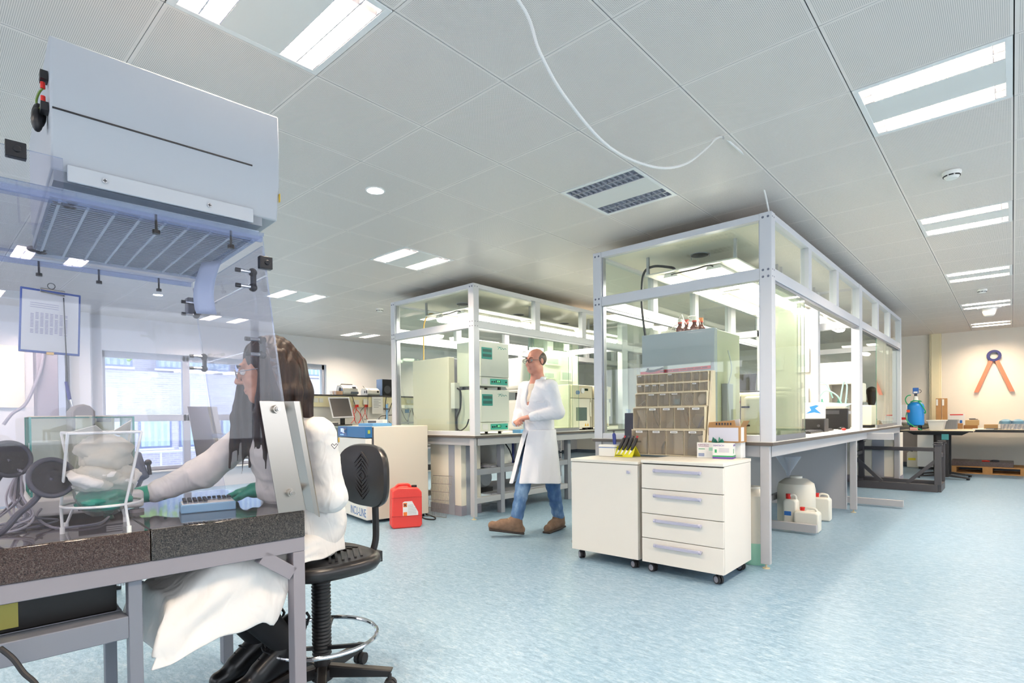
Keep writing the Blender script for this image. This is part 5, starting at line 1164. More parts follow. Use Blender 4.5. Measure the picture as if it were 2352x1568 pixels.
# red jerrycan
RC = thing('red_jerrycan', 'red plastic jerrycan with a hazard label standing before the floor incubator', 'jerrycan', (-5.0, 3.6, 0))
JM = mtx((-5.0, 3.60, 0), R(62)); M_redp = mat('coral_red_plastic', '#e8423a', .4)
MB().prism([JM @ Vector(p) for p in ((-.02, -.09, 0), (.27, -.09, 0), (.29, -.09, .03), (.29, -.09, .385), (.25, -.09, .43), (.03, -.09, .44), (-.03, -.09, .41), (-.04, -.09, .02))], JM.to_3x3() @ Vector((0, .2, 0))).build('body', M_redp, RC, bevel=.022, seg=3)
for zz in (.33, .13): MB().boxm((-.038, -.094, zz), (.288, -.088, zz+.006), JM).build('mould_line', mat('deep_red_plastic', '#c9332e', .4), RC)
MB().tube([JM @ Vector(p) for p in ((.02, .0, .43), (.05, 0, .462), (.15, 0, .462), (.18, 0, .43))], .016, 8, smooth=5).build('handle', M_redp, RC)
MB().cyl(JM @ Vector((.22, .0, .42)), JM @ Vector((.22, 0, .452)), .03, 16).build('cap', M_black, RC)
lb = MB().prism([JM @ Vector(p) for p in ((.08, -.0935, .13), (.245, -.0935, .13), (.245, -.0935, .17), (.18, -.0935, .29), (.1, -.0935, .29), (.08, -.0935, .28))], JM.to_3x3() @ Vector((0, .003, 0))).build('label', M_paper, RC)
MB().boxm((.085, -.0945, .23), (.125, -.0935, .275), JM).build('hazard_square', mat('hazard_orange', '#f07a2c', .5), lb); MB().boxm((.085, -.0945, .135), (.125, -.0935, .175), JM).build('orange_square', MATS['hazard_orange'], lb)
for a in (45, -45): MB().boxm((-.018, -.0953, -.004), (.018, -.0945, .004), JM @ Matrix.Translation((.105, 0, .2525)) @ Matrix.Rotation(R(a), 4, 'Y')).build('hazard_cross', M_ink, lb)
for k in range(7): MB().boxm((.135, -.0943, .15+k*.016), (.225-(.03 if k > 4 else 0), -.0935, .153+k*.016), JM).build('label_print', mat('grey_print', '#9b989e', .7), lb)
# wire rack leaning on the column
WR = thing('wire_rack', 'grey wire shelf rack leaning on the cream column beside the floor incubator', 'rack', (-5.1, 4.3, 0))
p00 = Vector((-5.26, 4.26, .01)); ex = Vector((.29, .06, 0)); ez = Vector((-.05, .15, .47)); wr = MB()
for k in range(15): wr.cyl(p00+ex*(k/14), p00+ex*(k/14)*(.8+.0)+ez if False else p00+ex*(k/14)+ez, .0022, 5)
for k in range(6): wr.cyl(p00+ez*(k/5), p00+ex+ez*(k/5), .0035, 6)
wr.build('wire_grid', mat('grey_wire', '#8b857f', .4, .6), WR)
# service bench with spine
SB = thing('service_bench', 'cream service bench with a dark top ledge carrying radios along the window side', 'service bench', (-9.4, 6.2, 0))
BH = 1.06; XS = -9.5
MB().boxm((XS-.06, 4.1, 0), (XS, 8.4, 1.41)).build('spine_panel', M_white, SB)
MB().boxm((XS-.06, 4.1, 1.41), (XS+.07, 8.4, 1.612)).build('trunking', mat('cream_trunking', '#eee3bb', .45), SB, bevel=.004)
MB().boxm((XS-.24, 4.1, 1.612), (XS+.09, 8.4, 1.64)).build('ledge', mat('dark_ledge', '#3f3a3a', .4), SB, bevel=.003)
MB().boxm((XS, 4.1, BH-.03), (XS+.75, 8.4, BH)).build('worktop', mat('grey_green_worktop', '#a3aaa6', .4), SB, bevel=.003)
for yy in (4.2, 6.2, 8.3):
    MB().boxm((XS+.66, yy-.03, 0), (XS+.72, yy+.03, BH-.03)).build('leg', M_leg, SB)
MB().boxm((XS+.02, 4.3, .55), (XS+.6, 8.3, .58)).build('under_shelf', M_grey, SB)
M_sock = mat('socket_white', '#e6e2d6', .4)
for k, y in enumerate((5.1, 5.2, 6.13, 6.36, 7.18, 7.28, 6.95)):
    MB().boxm((XS+.07, y-.04, 1.49), (XS+.085, y+.04, 1.57)).build('socket', M_sock, SB, bevel=.003)
def on_spine(x, y, X=XS+.1): return Xp(x, y, X)
for k, (px, lab) in enumerate(((817, 'left pair of red plugs with red and black leads on the service bench'), (839, 'right pair of red plugs with red and black leads on the service bench'))):
    o = thing('test_leads', lab, 'cables', on_spine(px, 930), 0, 'red lead pairs on the service bench'); a = on_spine(px-2, 929); b = on_spine(px+2, 929)
    MB().boxm((a.x-.01, a.y-.03, a.z), (a.x+.02, b.y+.05, a.z+.09)).build('adapter', M_sock, o, bevel=.004)
    for q, p_ in enumerate((a, b)): MB().cyl(p_+Vector((.01, .02, 0)), p_+Vector((.01, .02, -.05)), .016, 8).build('plug', M_red, o)
    pts = lambda *P: [Xp(x, y, XS+.12+.02*i) for i, (x, y) in enumerate(P)]
    if k == 0:
        for Q, m_ in (([(816, 933), (819, 940), (827, 950), (828, 962), (823, 972)], M_red), ([(819, 933), (817, 945), (812, 955), (818, 972)], M_red), ([(816, 933), (811, 945), (815, 960), (806, 972)], M_red), ([(808, 908), (815, 928)], M_cable)): MB().tube(pts(*Q), .006, 6, smooth=5).build('lead', m_, o)
    else:
        for Q, m_ in (([(837, 933), (838, 945), (844, 962), (852, 972)], M_red), ([(841, 933), (838, 948), (830, 962), (824, 972)], M_red), ([(838, 933), (828, 945), (832, 960), (836, 972)], M_cable), ([(846, 905), (843, 945), (842, 962), (836, 962)], M_cable)): MB().tube(pts(*Q), .0045, 6, smooth=5).build('lead', m_, o)
# monitor
MO = thing('monitor', 'silver framed flat monitor with a dark screen on the service bench', 'monitor', (-8.9, 5.3, BH))
Dm = 10.15
q = [Dp(753, 912, Dm), Dp(802, 912, Dm+.12), Dp(813, 958, Dm+.05), Dp(764, 960, Dm-.07)]
nrm = (q[1]-q[0]).cross(q[3]-q[0]).normalized(); nrm = nrm if nrm.dot(CAMP-q[0]) > 0 else -nrm
MB().prism(q, -nrm*.05).build('bezel', mat('silver_bezel', '#cfcfd4', .35), MO, bevel=.005)
cc = (q[0]+q[1]+q[2]+q[3])/4; qi = [cc+(p-cc)*.88+nrm*.002 for p in q]
MB().prism(qi, -nrm*.004).build('screen', mat('dark_screen', '#4b4745', .25), MO)
bs_ = (q[2]+q[3])/2-nrm*.08
MB().boxm((bs_.x-.06, bs_.y-.03, BH+.01), (bs_.x-.02, bs_.y+.05, cc.z-.1)).boxm((bs_.x-.16, bs_.y-.14, BH), (bs_.x+.08, bs_.y+.14, BH+.02)).build('stand', M_black, MO, bevel=.004)
ms = thing('desk_device', 'dark flat device at the foot of the monitor on the service bench', 'device', (-8.9, 5.1, BH))
MB().boxm((-9.05, 4.85, BH), (-8.8, 5.18, BH+.06)).build('case', M_dgrey, ms, bevel=.004); MB().boxm((-9.03, 4.87, BH+.06), (-8.82, 5.16, BH+.075)).build('lid', M_plastw, ms)
# radios, speaker, small things on the ledge
LZ = 1.64; XR_ = XS+.02
def radio(lab, px0, px1, h, kind):
    a = Xp(px0, 906, XR_); b = Xp(px1, 906, XR_); y0_, y1_ = a.y, b.y; w_ = y1_-y0_
    o = thing('portable_radio', lab, 'radio', (XR_-.1, (y0_+y1_)/2, LZ), 0, 'portable radios on the ledge')
    prof = [(-.2, .0), (.04, 0), (.07, h*.25), (.05, h*.7), (-.02, h), (-.16, h), (-.2, h*.6)]
    MB().prism([(XR_+x, y0_+.03, LZ+z) for x, z in prof], (0, w_-.06, 0)).build('body', mat('silver_plastic', '#c9c8c2', .35, .3), o, bevel=.012, seg=3)
    for s_, yy in ((-1, y0_), (1, y1_)):
        MB().sphere((XR_-.05, yy+(.07 if s_ < 0 else -.07), LZ+h*.47), h*.47, 16, 10, (.8, .62, 1)).build('speaker_end', M_black, o)
    MB().sphere((XR_+.02, y0_+w_*.22, LZ+h*.48), h*.36, 16, 10, (.5, 1.1, 1.05)).build('speaker_grille', M_black if kind else mat('blue_grey_plastic', '#5f7396', .35), o)
    if not kind:
        MB().boxm((XR_+.045, y0_+w_*.5, LZ+h*.12), (XR_+.08, y1_-.03, LZ+h*.34)).build('lower_panel', mat('slate_plastic', '#4c5460', .35), o, bevel=.005)
        MB().boxm((XR_+.0, y0_+w_*.62, LZ+h*.66), (XR_+.065, y0_+w_*.8, LZ+h*.85)).build('display', M_dgrey, o)
        MB().tube([(XR_-.08, y0_+.06, LZ+h*.95), (XR_-.08, y0_+.08, LZ+h*1.08), (XR_-.08, y1_-.08, LZ+h*1.08), (XR_-.08, y1_-.06, LZ+h*.95)], .014, 8).build('carry_handle', M_dgrey, o)
    else:
        MB().cyl((XR_+.05, y0_+w_*.75, LZ+h*.5), (XR_+.075, y0_+w_*.75, LZ+h*.5), .02, 12).build('knob', M_black, o)
        MB().cyl((XR_-.1, y0_+.1, LZ+h*.7), (XR_-.13, y0_+.04, LZ+h*1.3), .004, 6).build('aerial', M_cable, o)
    return o
radio('larger silver and blue-black boombox radio on the dark ledge', 781, 822, .19, 0)
radio('smaller rounded silver radio with black speakers on the dark ledge', 838, 872, .15, 1)
a = Xp(878, 908, XR_); b = Xp(893, 908, XR_)
o = thing('loudspeaker', 'tall blue-grey loudspeaker box at the right end of the dark ledge', 'loudspeaker', (XR_, a.y, LZ))
MB().boxm((XR_-.2, a.y, LZ), (XR_+.0, a.y+.24, LZ+.34)).build('cabinet', mat('slate_blue_vinyl', '#4d6488', .45), o, bevel=.004)
MB().boxm((XR_+.0, a.y+.003, LZ+.004), (XR_+.012, a.y+.237, LZ+.336)).build('front_grille', M_black, o, bevel=.003)
MB().cyl((XR_+.012, a.y+.12, LZ+.13), (XR_+.016, a.y+.12, LZ+.13), .08, 24).build('driver', M_dgrey, o)
a = Xp(771, 906, XR_+.05)
o = thing('small_carton', 'small salmon carton left of the larger radio on the ledge', 'carton', (XR_, a.y, LZ)); MB().boxm((XR_-.05, a.y, LZ), (XR_+.06, a.y+.14, LZ+.07)).build('carton', mat('salmon_card', '#c9a183', .7), o, bevel=.002)
a = Xp(761, 906, XR_+.05)
for k in range(2):
    o = thing('beaker', ('left' if k == 0 else 'right')+' small clear beaker standing beside the salmon carton', 'beaker', (XR_, a.y+.05*k, LZ)); MB().lathe((XR_+.0+.05*k, a.y+.03+.05*k, LZ), [(.025, 0), (.028, .07)], 16).build('body', M_clearp, o)
# notice
q = [on_spine(854, 911), on_spine(879, 911), on_spine(880, 950), on_spine(855, 950)]
o = thing('paper_notice', 'white printed notice taped to the front of the service bench trunking', 'notice', q[0])
MB().prism(q, (.002, 0, 0)).build('sheet', M_paper, o)
for k in range(6): MB().boxm((XS+.1015, q[0].y+.04, q[0].z-.06-k*.03), (XS+.1035, q[1].y-.05-(.05 if k % 2 else 0), q[0].z-.052-k*.03)).build('print', mat('grey_print', '#9b989e', .7), o)
# ring stand, tubes and wiring right of the notice
o = thing('ring_stand', 'steel ring stand with a blue column and black leads on the service bench', 'stand', (-9.0, 6.7, BH))
P_ = lambda x, y: Xp(x, y, -9.1)
MB().cyl(P_(888, 975), P_(888, 928), .018, 10).build('blue_column', mat('clear_blue', '#7fb4e6', .2), o); MB().cyl(P_(891, 975), P_(891, 926), .012, 8).build('rod', M_alu, o)
MB().cyl(P_(882, 939), P_(892, 939), .02, 8).build('clamp', M_dgrey, o)
for Q in ([(887, 912), (885, 932), (887, 950), (883, 970)], [(900, 925), (893, 945), (884, 962), (876, 972)], [(900, 953), (885, 954), (873, 957), (868, 970), (866, 978)], [(893, 968), (900, 975)]): MB().tube([P_(*p) for p in Q], .008, 6, smooth=5).build('lead', M_cable, o)
MB().cyl(P_(868, 975), P_(868, 960), .02, 10).build('bottle', M_clearp, o); MB().boxm(P_(879, 978), P_(882, 974)+Vector((.05, .04, 0))).build('yellow_clip', mat('yellow_plastic', '#e6c72c', .4), o)
o = thing('clamp_stand', 'clamp stand with blue-grey fittings seen through the smaller enclosure front pane', 'stand', (-9.0, 7.3, BH))
for Q in ([(922, 940), (930, 960), (938, 970)], [(943, 942), (940, 955), (936, 968)], [(946, 936), (950, 955), (954, 972)]): MB().tube([P_(*p) for p in Q], .006, 6, smooth=5).build('lead', M_cable, o)
for x in (921, 938): MB().cyl(P_(x, 975), P_(x, 935), .012, 8).build('rod', M_alu, o)
MB().boxm(P_(922, 937), P_(946, 930)+Vector((.1, 0, 0))).build('bracket', M_plastw, o); MB().boxm(P_(930, 948), P_(936, 940)+Vector((.06, 0, 0))).build('blue_fitting', mat('blue_grey_fitting', '#54779b', .4), o)
MB().boxm(P_(918, 972), P_(954, 968)+Vector((.08, 0, 0))).build('tray', M_grey, o)
# swivel chair with chrome base behind the balance table
SC = thing('office_chair', 'chrome-based office chair with grey back half hidden behind the balance table', 'chair', (-4.45, 1.0, 0))
h = Vector((-4.42, .98, 0))
for k in range(5):
    a = R(30+72*k); e = h+Vector((.3*math.cos(a), .3*math.sin(a), 0))
    lg = MB().tube([h+Vector((0, 0, .13)), h+Vector((.15*math.cos(a), .15*math.sin(a), .125)), e+Vector((-.02*math.cos(a), -.02*math.sin(a), .1)), e+Vector((0, 0, .07))], .016, 10, smooth=4).build('leg', M_chrome, SC)
    MB().cyl(e+Vector((-.028*math.sin(a), .028*math.cos(a), .028)), e+Vector((.028*math.sin(a), -.028*math.cos(a), .028)), .028, 16).build('castor', M_rubber, lg)
MB().cyl(h+Vector((0, 0, .1)), h+Vector((0, 0, .5)), .025, 14).build('column', M_chrome, SC)
MB().box(h+Vector((0, 0, .53)), (.46, .46, .07)).build('seat', mat('charcoal_fabric', '#4a4e58', .8), SC, bevel=.025, seg=3)
P0 = Xp(305, 1040, -4.5); P1 = Xp(350, 1040, -4.3)
MB().prism([Dp(306, 1037, 3.85), Dp(326, 1036, 3.7), Dp(332, 1062, 3.68), Dp(348, 1095, 3.66), Dp(330, 1105, 3.7), Dp(304, 1085, 3.85)], -_f2*.07).build('backrest', mat('slate_fabric', '#4c5363', .7), SC, bevel=.02, seg=3)
MB().sphere(Dp(340, 1062, 3.66), .022, 12, 8).cyl(Dp(340, 1062, 3.66), Dp(345, 1090, 3.66), .012, 8).build('adjuster', M_black, SC)
MB().bar(h+Vector((0, 0, .5)), Dp(330, 1090, 3.74), .05, .015).build('back_bar', M_dgrey, SC)
# things along the left wall
o = thing('locker_panel', 'dark mauve upright cabinet against the window wall behind the clipboard', 'cabinet', (XL+.2, 1.45, 0))
MB().boxm((XL+.004, 1.32, .0), (XL+.3, 1.56, 2.35)).build('body', mat('mauve_grey_laminate', '#8f8794', .5), o, bevel=.004); MB().boxm((XL+.004, 1.56, 0), (XL+.3, 1.64, 2.35)).build('steel_edge', M_alu, o)
o = thing('whiteboard', 'white board hung on the window wall at the left edge of the picture', 'board', (XL+.03, .8, 1.7))
a = Xp(0, 790, XL+.02); b = Xp(55, 795, XL+.02); c = Xp(55, 936, XL+.02)
MB().boxm((XL, -.4, c.z), (XL+.03, b.y, b.z)).build('panel', mat('warm_white_board', '#f3ecdc', .5), o, bevel=.003)
o = thing('wall_cable', 'grey cable curving down the window wall beside the white board', 'cable', (XL+.05, 1.4, 1.9))
MB().tube([Xp(x, y, XL+.34) for x, y in ((100, 800), (96, 840), (82, 880), (58, 928), (28, 950), (8, 975))], .02, 8, smooth=6).build('cable', mat('mauve_cable', '#8c8694', .5), o)
struct(MB().boxm((XL, 1.72, 0), (XL+.12, 1.98, CEIL)).build('trim_3', M_wallw, bevel=.004))
# ------------------------------------------------------------------ granite balance table with ventilated acrylic hood
TC = Vector((-2.0, 1.03, 0)); U_ = Vector((-.069, -.9976, 0)).normalized(); V_ = Vector((-.9976, .069, 0)).normalized(); TZ = .85
LM = Matrix(((U_.x, V_.x, 0, TC.x), (U_.y, V_.y, 0, TC.y), (0, 0, 1, 0), (0, 0, 0, 1)))   # local (u along the table, v across, z) -> world
def lw(u, v, z): return LM @ Vector((u, v, z))
def granite(name, c1, c2):
    m = bpy.data.materials.new(name); m.use_nodes = True; MATS[name] = m; t = NT(m); b = t.n['Principled BSDF']; v = t.obj()
    n1 = t.noise(330, 3, v, .6); n2 = t.noise(120, 3, v, .6)
    c = t.ramp(n1, [(.36, lin(c1)), (.5, lin(c2)), (.68, lin('#6b645d'))]); c = t.mix(t.ramp(n2, [(.45, (0, 0, 0, 1)), (.6, (.5, .5, .5, 1))]), c, lin(c1)); t.link(c, b.inputs['Base Color'])
    b.inputs['Roughness'].default_value = .05; b.inputs['Coat Weight'].default_value = .3; return m
G1 = granite('grey_granite', '#232120', '#48433f'); G2 = granite('red_brown_granite', '#2c1f1b', '#523f38')
M_gtop = None
BT = thing('balance_table', 'granite balance table on a grey steel frame in the left foreground', 'table', TC)
FR_ = .0
def lb(a, b): return MB().boxm(a, b, LM)
lb((.0, 0, TZ-.1), (.50, .95, TZ)).build('granite_top', G1, BT, bevel=.004)
lb((.502, 0, TZ-.1), (1.45, .95, TZ)).build('granite_top', G2, BT, bevel=.004)
M_tfr = mat('mauve_grey_steel', '#8f898f', .45, bump=(30, .1, .002)); M_tfr2 = mat('blue_grey_steel', '#7d7f89', .45)
for a, b in (((0, .005, TZ-.155), (1.45, .05, TZ-.1)), ((0, .9, TZ-.155), (1.45, .945, TZ-.1)), ((0, .05, TZ-.155), (.045, .9, TZ-.1))): lb(a, b).build('rail', M_tfr, BT, bevel=.003)
for (u, v) in ((.0, .005), (.0, .86), (1.4, .005), (1.4, .86)): lb((u, v, 0), (u+.045, v+.06, TZ-.155)).build('leg', M_tfr if v < .1 else M_tfr2, BT, bevel=.003)
MB().bar(lw(.045, .03, TZ-.235), lw(.155, .03, TZ-.152), .05, .05).build('brace', M_tfr, BT, bevel=.002)
MB().bar(lw(.02, .06, TZ-.235), lw(.02, .17, TZ-.152), .04, .045).build('brace', M_tfr, BT, bevel=.002)
UF = thing('computer_shelf', 'grey aluminium frame shelf beneath the balance table holding the black computer', 'shelf', lw(.6, .1, 0))
for v in (.02, .5):
    lb((.523, v, 0), (.56, v+.05, TZ-.157)).build('upright', M_tfr2, UF, bevel=.003); lb((.56, v, .515), (1.45, v+.05, .585)).build('shelf_rail', M_tfr2, UF, bevel=.003)
    lb((1.40, v, 0), (1.45, v+.05, .515)).build('upright', M_tfr2, UF, bevel=.003)
lb((.56, .07, .56), (1.40, .5, .575)).build('shelf_board', M_grey, UF)
for v in (.13, .2, .27): lb((.5615, v, .577), (1.3, v+.012, .58)).build('shelf_groove', M_alu, UF)
PC = thing('computer_tower', 'black computer tower lying on the shelf beneath the balance table', 'computer', lw(.9, .2, .58))
lb((.575, .12, .581), (1.02, .48, .691)).build('case', mat('black_case', '#110d0d', .35), PC, bevel=.006)
o = thing('sticky_note', 'yellow-green sticky note stuck on the black computer tower', 'note', lw(.83, .115, .64))
lb((.815, .1165, .596), (.86, .1185, .668)).build('note', mat('yellow_green_note', '#a9a052', .7), o)
t_ = thing('floor_cable', 'dark cable hanging below the balance table at the bottom left', 'cable', lw(.8, .0, .5))
MB().tube([Dp(0, 1488, 1.5), Dp(30, 1512, 1.5), Dp(55, 1545, 1.5), Dp(85, 1575, 1.5), Dp(110, 1640, 1.5)], .007, 8, smooth=6).build('cable', M_cable, t_)
# ---- acrylic hood
M_acr = glassmat('clear_acrylic', '#f9f9fd', refl=.6, haze=.02, hcol='#dde0f2')
M_acre = glassmat('acrylic_edge', '#dfe6f6', refl=1, haze=.2, hcol='#e2eaff')
M_hoodw = mat('white_powder_coat', '#b3b7be', .5, bump=(260, .12, .0008)); M_hgrey = mat('hood_grey', '#8f959e', .5)
HD = thing('ventilated_hood', 'clear acrylic ventilated hood with a white filter box on the balance table', 'hood', lw(.5, .45, TZ))
ZT = 1.86; UE = 1.32
def acr(poly, off, name):   # polygon sheet with bright edges
    P = [LM @ Vector(p) for p in poly]; of = LM.to_3x3() @ Vector(off); mb = MB(); mb.prism(P, of); n = len(P)
    mb.m = [0, 0] + [1]*n
    return mb.build(name, [M_acr, M_acre], HD, smooth=False)
for v in (.008, .925): acr([(UE, v, TZ+.003), (.004, v, TZ+.003), (.075, v, 1.265), (.135, v, ZT), (UE, v, ZT)], (0, .008, 0), 'side_panel')
acr([(UE, .016, TZ+.003), (UE, .925, TZ+.003), (UE, .925, ZT), (UE, .016, ZT)], (.008, 0, 0), 'rear_panel')
# top plate with opening under the filter
for a, b in (((.135, .0, ZT), (UE, .11, ZT+.012)), ((.135, .84, ZT), (UE, .94, ZT+.012)), ((.135, .11, ZT), (.165, .84, ZT+.012)), ((.72, .11, ZT), (UE, .84, ZT+.012))):
    p = MB().boxm(a, b, LM); p.m = [0, 0, 1, 1, 1, 1]; p.build('top_plate', [M_acr, M_acre], HD, smooth=False)
acr([(UE, .004, ZT+.013), (.70, .004, ZT+.013), (.70, .004, 1.965), (UE, .004, 1.965)], (0, .008, 0), 'upper_side_panel')
lb((.14, .0, ZT-.02), (UE, .014, ZT)).build('edge_strip', M_acre, HD, smooth=False); lb((.14, .926, ZT-.02), (UE, .94, ZT)).build('edge_strip', M_acre, HD, smooth=False)
def us(z): return .068+(z-1.267)*.118
zj = (ZT-.03, 1.72, 1.47, 1.125)
for k in range(3):
    z1, z0 = zj[k], zj[k+1]+.006
    acr([(us(z1)-.004, .02, z1), (us(z1)-.004, .922, z1), (us(z0)-.004, .922, z0), (us(z0)-.004, .02, z0)], (.006, 0, 0), 'sash_panel')
M_knob = mat('black_knob', '#17151b', .3)
for z in (1.72, 1.47):
    for v in (.1, .85):
        k = MB(); c = Vector((us(z)+.02, v, z))
        for dz in (.028, -.028):
            k.mi(0).sphere(LM @ (c+Vector((0, 0, dz))), .016, 12, 8); k.mi(1).cyl(LM @ (c+Vector((.0, -.004, dz))), LM @ (c+Vector((.05, -.004, dz))), .007, 10); k.mi(0).cyl(LM @ (c+Vector((.045, -.004, dz))), LM @ (c+Vector((.062, -.004, dz))), .008, 10)
        k.mi(0).boxm((c.x-.008, v-.014, z-.03), (c.x+.004, v+.014, z+.03), LM)
        k.build('hinge', [M_knob, M_chrome], HD)
MB().cyl(lw(us(1.12), .02, 1.12), lw(us(1.12), .925, 1.12), .013, 14).build('bottom_bar', M_acre, HD)
for (u, v, z) in ((us(1.775)+.0, .004, 1.765), (.80, .004, 1.955), (us(1.75), .936, 1.75)):
    MB().boxm((u-.02, v-.012, z-.022), (u+.025, v+.012, z+.022), LM).cyl(lw(u, v-.018, z), lw(u, v-.01, z), .009, 12).build('corner_clip', M_knob, HD, bevel=.002)
for (u, v) in ((.468, .01), (.242, .016), (.7, .93), (.5, .93), (.275, .93)):
    MB().cyl(lw(u, v, ZT-.05), lw(u, v, ZT), .004, 8).cyl(lw(u, v, ZT-.062), lw(u, v, ZT-.05), .011, 12).build('hanging_screw', [M_knob], HD)
for (u, v, lab_) in ((.68, .129, 0), (.705, .81, 0)):
    k = MB(); c = lw(u, v, ZT+.018)
    for a in range(3): k.sphere(c+Vector((.022*math.cos(a*2.09+.4), .022*math.sin(a*2.09+.4), 0)), .017, 12, 8, (1, 1, .7))
    k.sphere(c, .018, 12, 8).build('tri_lobe_knob', mat('dark_navy_knob', '#23232e', .4), HD)
k = MB().boxm((.11, .88, 1.70), (.17, .93, 1.78), LM); k.build('light_sensor', mat('grey_smoky_plastic', '#7b7b83', .35), HD, bevel=.006)
# steel side brackets, flared
for v, s_, nm in ((.0, -1, 'near'), (.942, 1, 'far')):
    zt_, zb_ = 1.264, (.853 if v < .5 else .986)
    f = lambda u, dv, z: lw(u, v+s_*dv, z)
    ub = lambda z: us(z)-.0
    lo = (1.264-zb_)
    A1 = f(.163, .004, zt_); A2 = f(.075, .004, zt_); B2 = f(.075-lo*.185, .004, zb_); B1 = f(.163-lo*.147, .004, zb_)
    MB().prism([A1, A2, B2, B1], LM.to_3x3() @ Vector((0, s_*.004, 0))).build('steel_bracket', M_steel, HD, bevel=.001)
    C2 = f(.024, .03, zt_); D2 = f(.075-lo*.185-.045, .03, zb_-.03)
    rings = []
    for t in range(13):
        q = t/12; a = A2.lerp(B2, q); c = C2.lerp(D2, q); m = (a+c)/2 + LM.to_3x3() @ Vector((0, s_*.012, 0)); e = LM.to_3x3() @ Vector((0, s_*.004, 0))
        rings.append([a, m, c, c+e*1.2+LM.to_3x3() @ Vector((.006, 0, 0)), m+e, a+e])
    MB().rings(rings).build('flared_flange', M_steel, HD)
    for zz in (1.235, .925 if v < .5 else 1.16):
        uu = .11-(1.264-zz)*.15
        so = MB().cyl(f(uu, .006, zz), f(uu, .026, zz), .015, 16).cyl(f(uu, .026, zz), f(uu, .033, zz), .010, 12); so.mi(1).cyl(f(uu, .033, zz), f(uu, .042, zz), .006, 10)
        so.build('standoff', [M_steel, M_chrome], HD)
# white filter box
zb0, zb1, zb2 = 1.935, 2.06, 2.31; u0, u1 = .075, .726
prof = [(.0, zb1), (.0, zb2), (.0+.85, zb2), (.85, zb1-.03), (.82, zb0+.05), (.03, zb0+.05)]
prof = [(.028, zb0+.0), (.0, zb1), (-.004, 2.2), (.0, zb2), (.86, zb2), (.86, zb1), (.83, zb0)]
bx = MB().prism([lw(u0, v, z) for v, z in prof], LM.to_3x3() @ Vector((u1-u0, 0, 0))).build('filter_box', M_hoodw, HD, bevel=.006)
lb((.172, -.0045, 2.10), (.722, -.0005, 2.1045)).build('seam', M_black, bx)
lb((.165, .012, 1.905), (.69, .02, 1.955)).build('mounting_flange', mat('pale_flange', '#bfc3ca', .45), bx, bevel=.003)
for u in (.60, .31):
    k = MB().cyl(lw(u, .008, 1.93), lw(u, .0125, 1.93), .0075, 16); k.mi(1).boxm((u-.005, .007, 1.929), (u+.005, .0085, 1.931), LM).boxm((u-.001, .007, 1.925), (u+.001, .0085, 1.935), LM)
    k.build('screw', [M_chrome, M_black], bx)
lb((.12, .09, ZT+.014), (.725, .85, ZT+.045)).build('filter_frame', mat('pale_filter_frame', '#b9c4d0', .5), bx)
lb((.13, .03, ZT+.045), (.72, .85, zb0+.01)).build('filter_body', M_hgrey, bx)
gr = MB(); gz = ZT+.008
for k in range(9): u = .14+k*.07; gr.boxm((u-.004, .1, gz), (u+.004, .84, gz+.005), LM)
for k in range(34): v = .11+k*.0217; gr.boxm((.13, v-.0022, gz+.001), (.72, v+.0022, gz+.004), LM)
gr.build('filter_grille', mat('pale_blue_grille', '#dfe8f2', .5), bx, smooth=False)
lb((.13, .1, gz+.006), (.72, .84, gz+.0065)).build('filter_mesh', mat('blue_grey_filter', '#a9bccf', .7), bx)
# terminals on the end of the box
k = MB()
for (v, z) in ((.05, 2.205), (.05, 2.115)):
    k.mi(0).boxm((.727, v-.02, z-.012), (.745, v+.02, z+.012), LM)
k.mi(1).cyl(lw(.738, .052, 2.19), lw(.738, .052, 2.172), .006, 8).cyl(lw(.738, .052, 2.15), lw(.738, .052, 2.13), .006, 8)
k.mi(2).tube([lw(.738, .052, 2.172), lw(.745, .07, 2.165), lw(.75, .1, 2.15), lw(.745, .09, 2.125), lw(.738, .052, 2.13)], .003, 6, smooth=5)
k.mi(0).sphere(lw(.745, .1, 2.11), .018, 10, 8, (1, 1, 2)).sphere(lw(.75, .085, 2.09), .015, 10, 8, (1, 1, 2.4))
k.build('earth_terminals', [M_black, M_red, mat('green_yellow_wire', '#6f8a3a', .5)], bx)
lb((.0735, .0, 2.0), (.0755, .012, 2.03)).build('yellow_sticker', mat('yellow_label2', '#e2b93a', .5), bx)
# hanging film strip behind the sash
FS = thing('hanging_film', 'curved white film strip hanging under the hood top behind the sash', 'film', lw(.14, .4, 1.7))
P = []
for i in range(9):
    t = i/8; z = 1.845-.22*t
    P.append([lw(.17+.03*math.sin(PI*t*.8)+.012*j, .36+.10*j/4+.02*t, z+.012*(j/4)*(1 if i == 8 else 0)) for j in range(5)])
o = MB().grid(P).build('strip', mat('pale_blue_film', '#cfd9ee', .5), FS); sm = o.modifiers.new('solid', 'SOLIDIFY'); sm.thickness = .0015
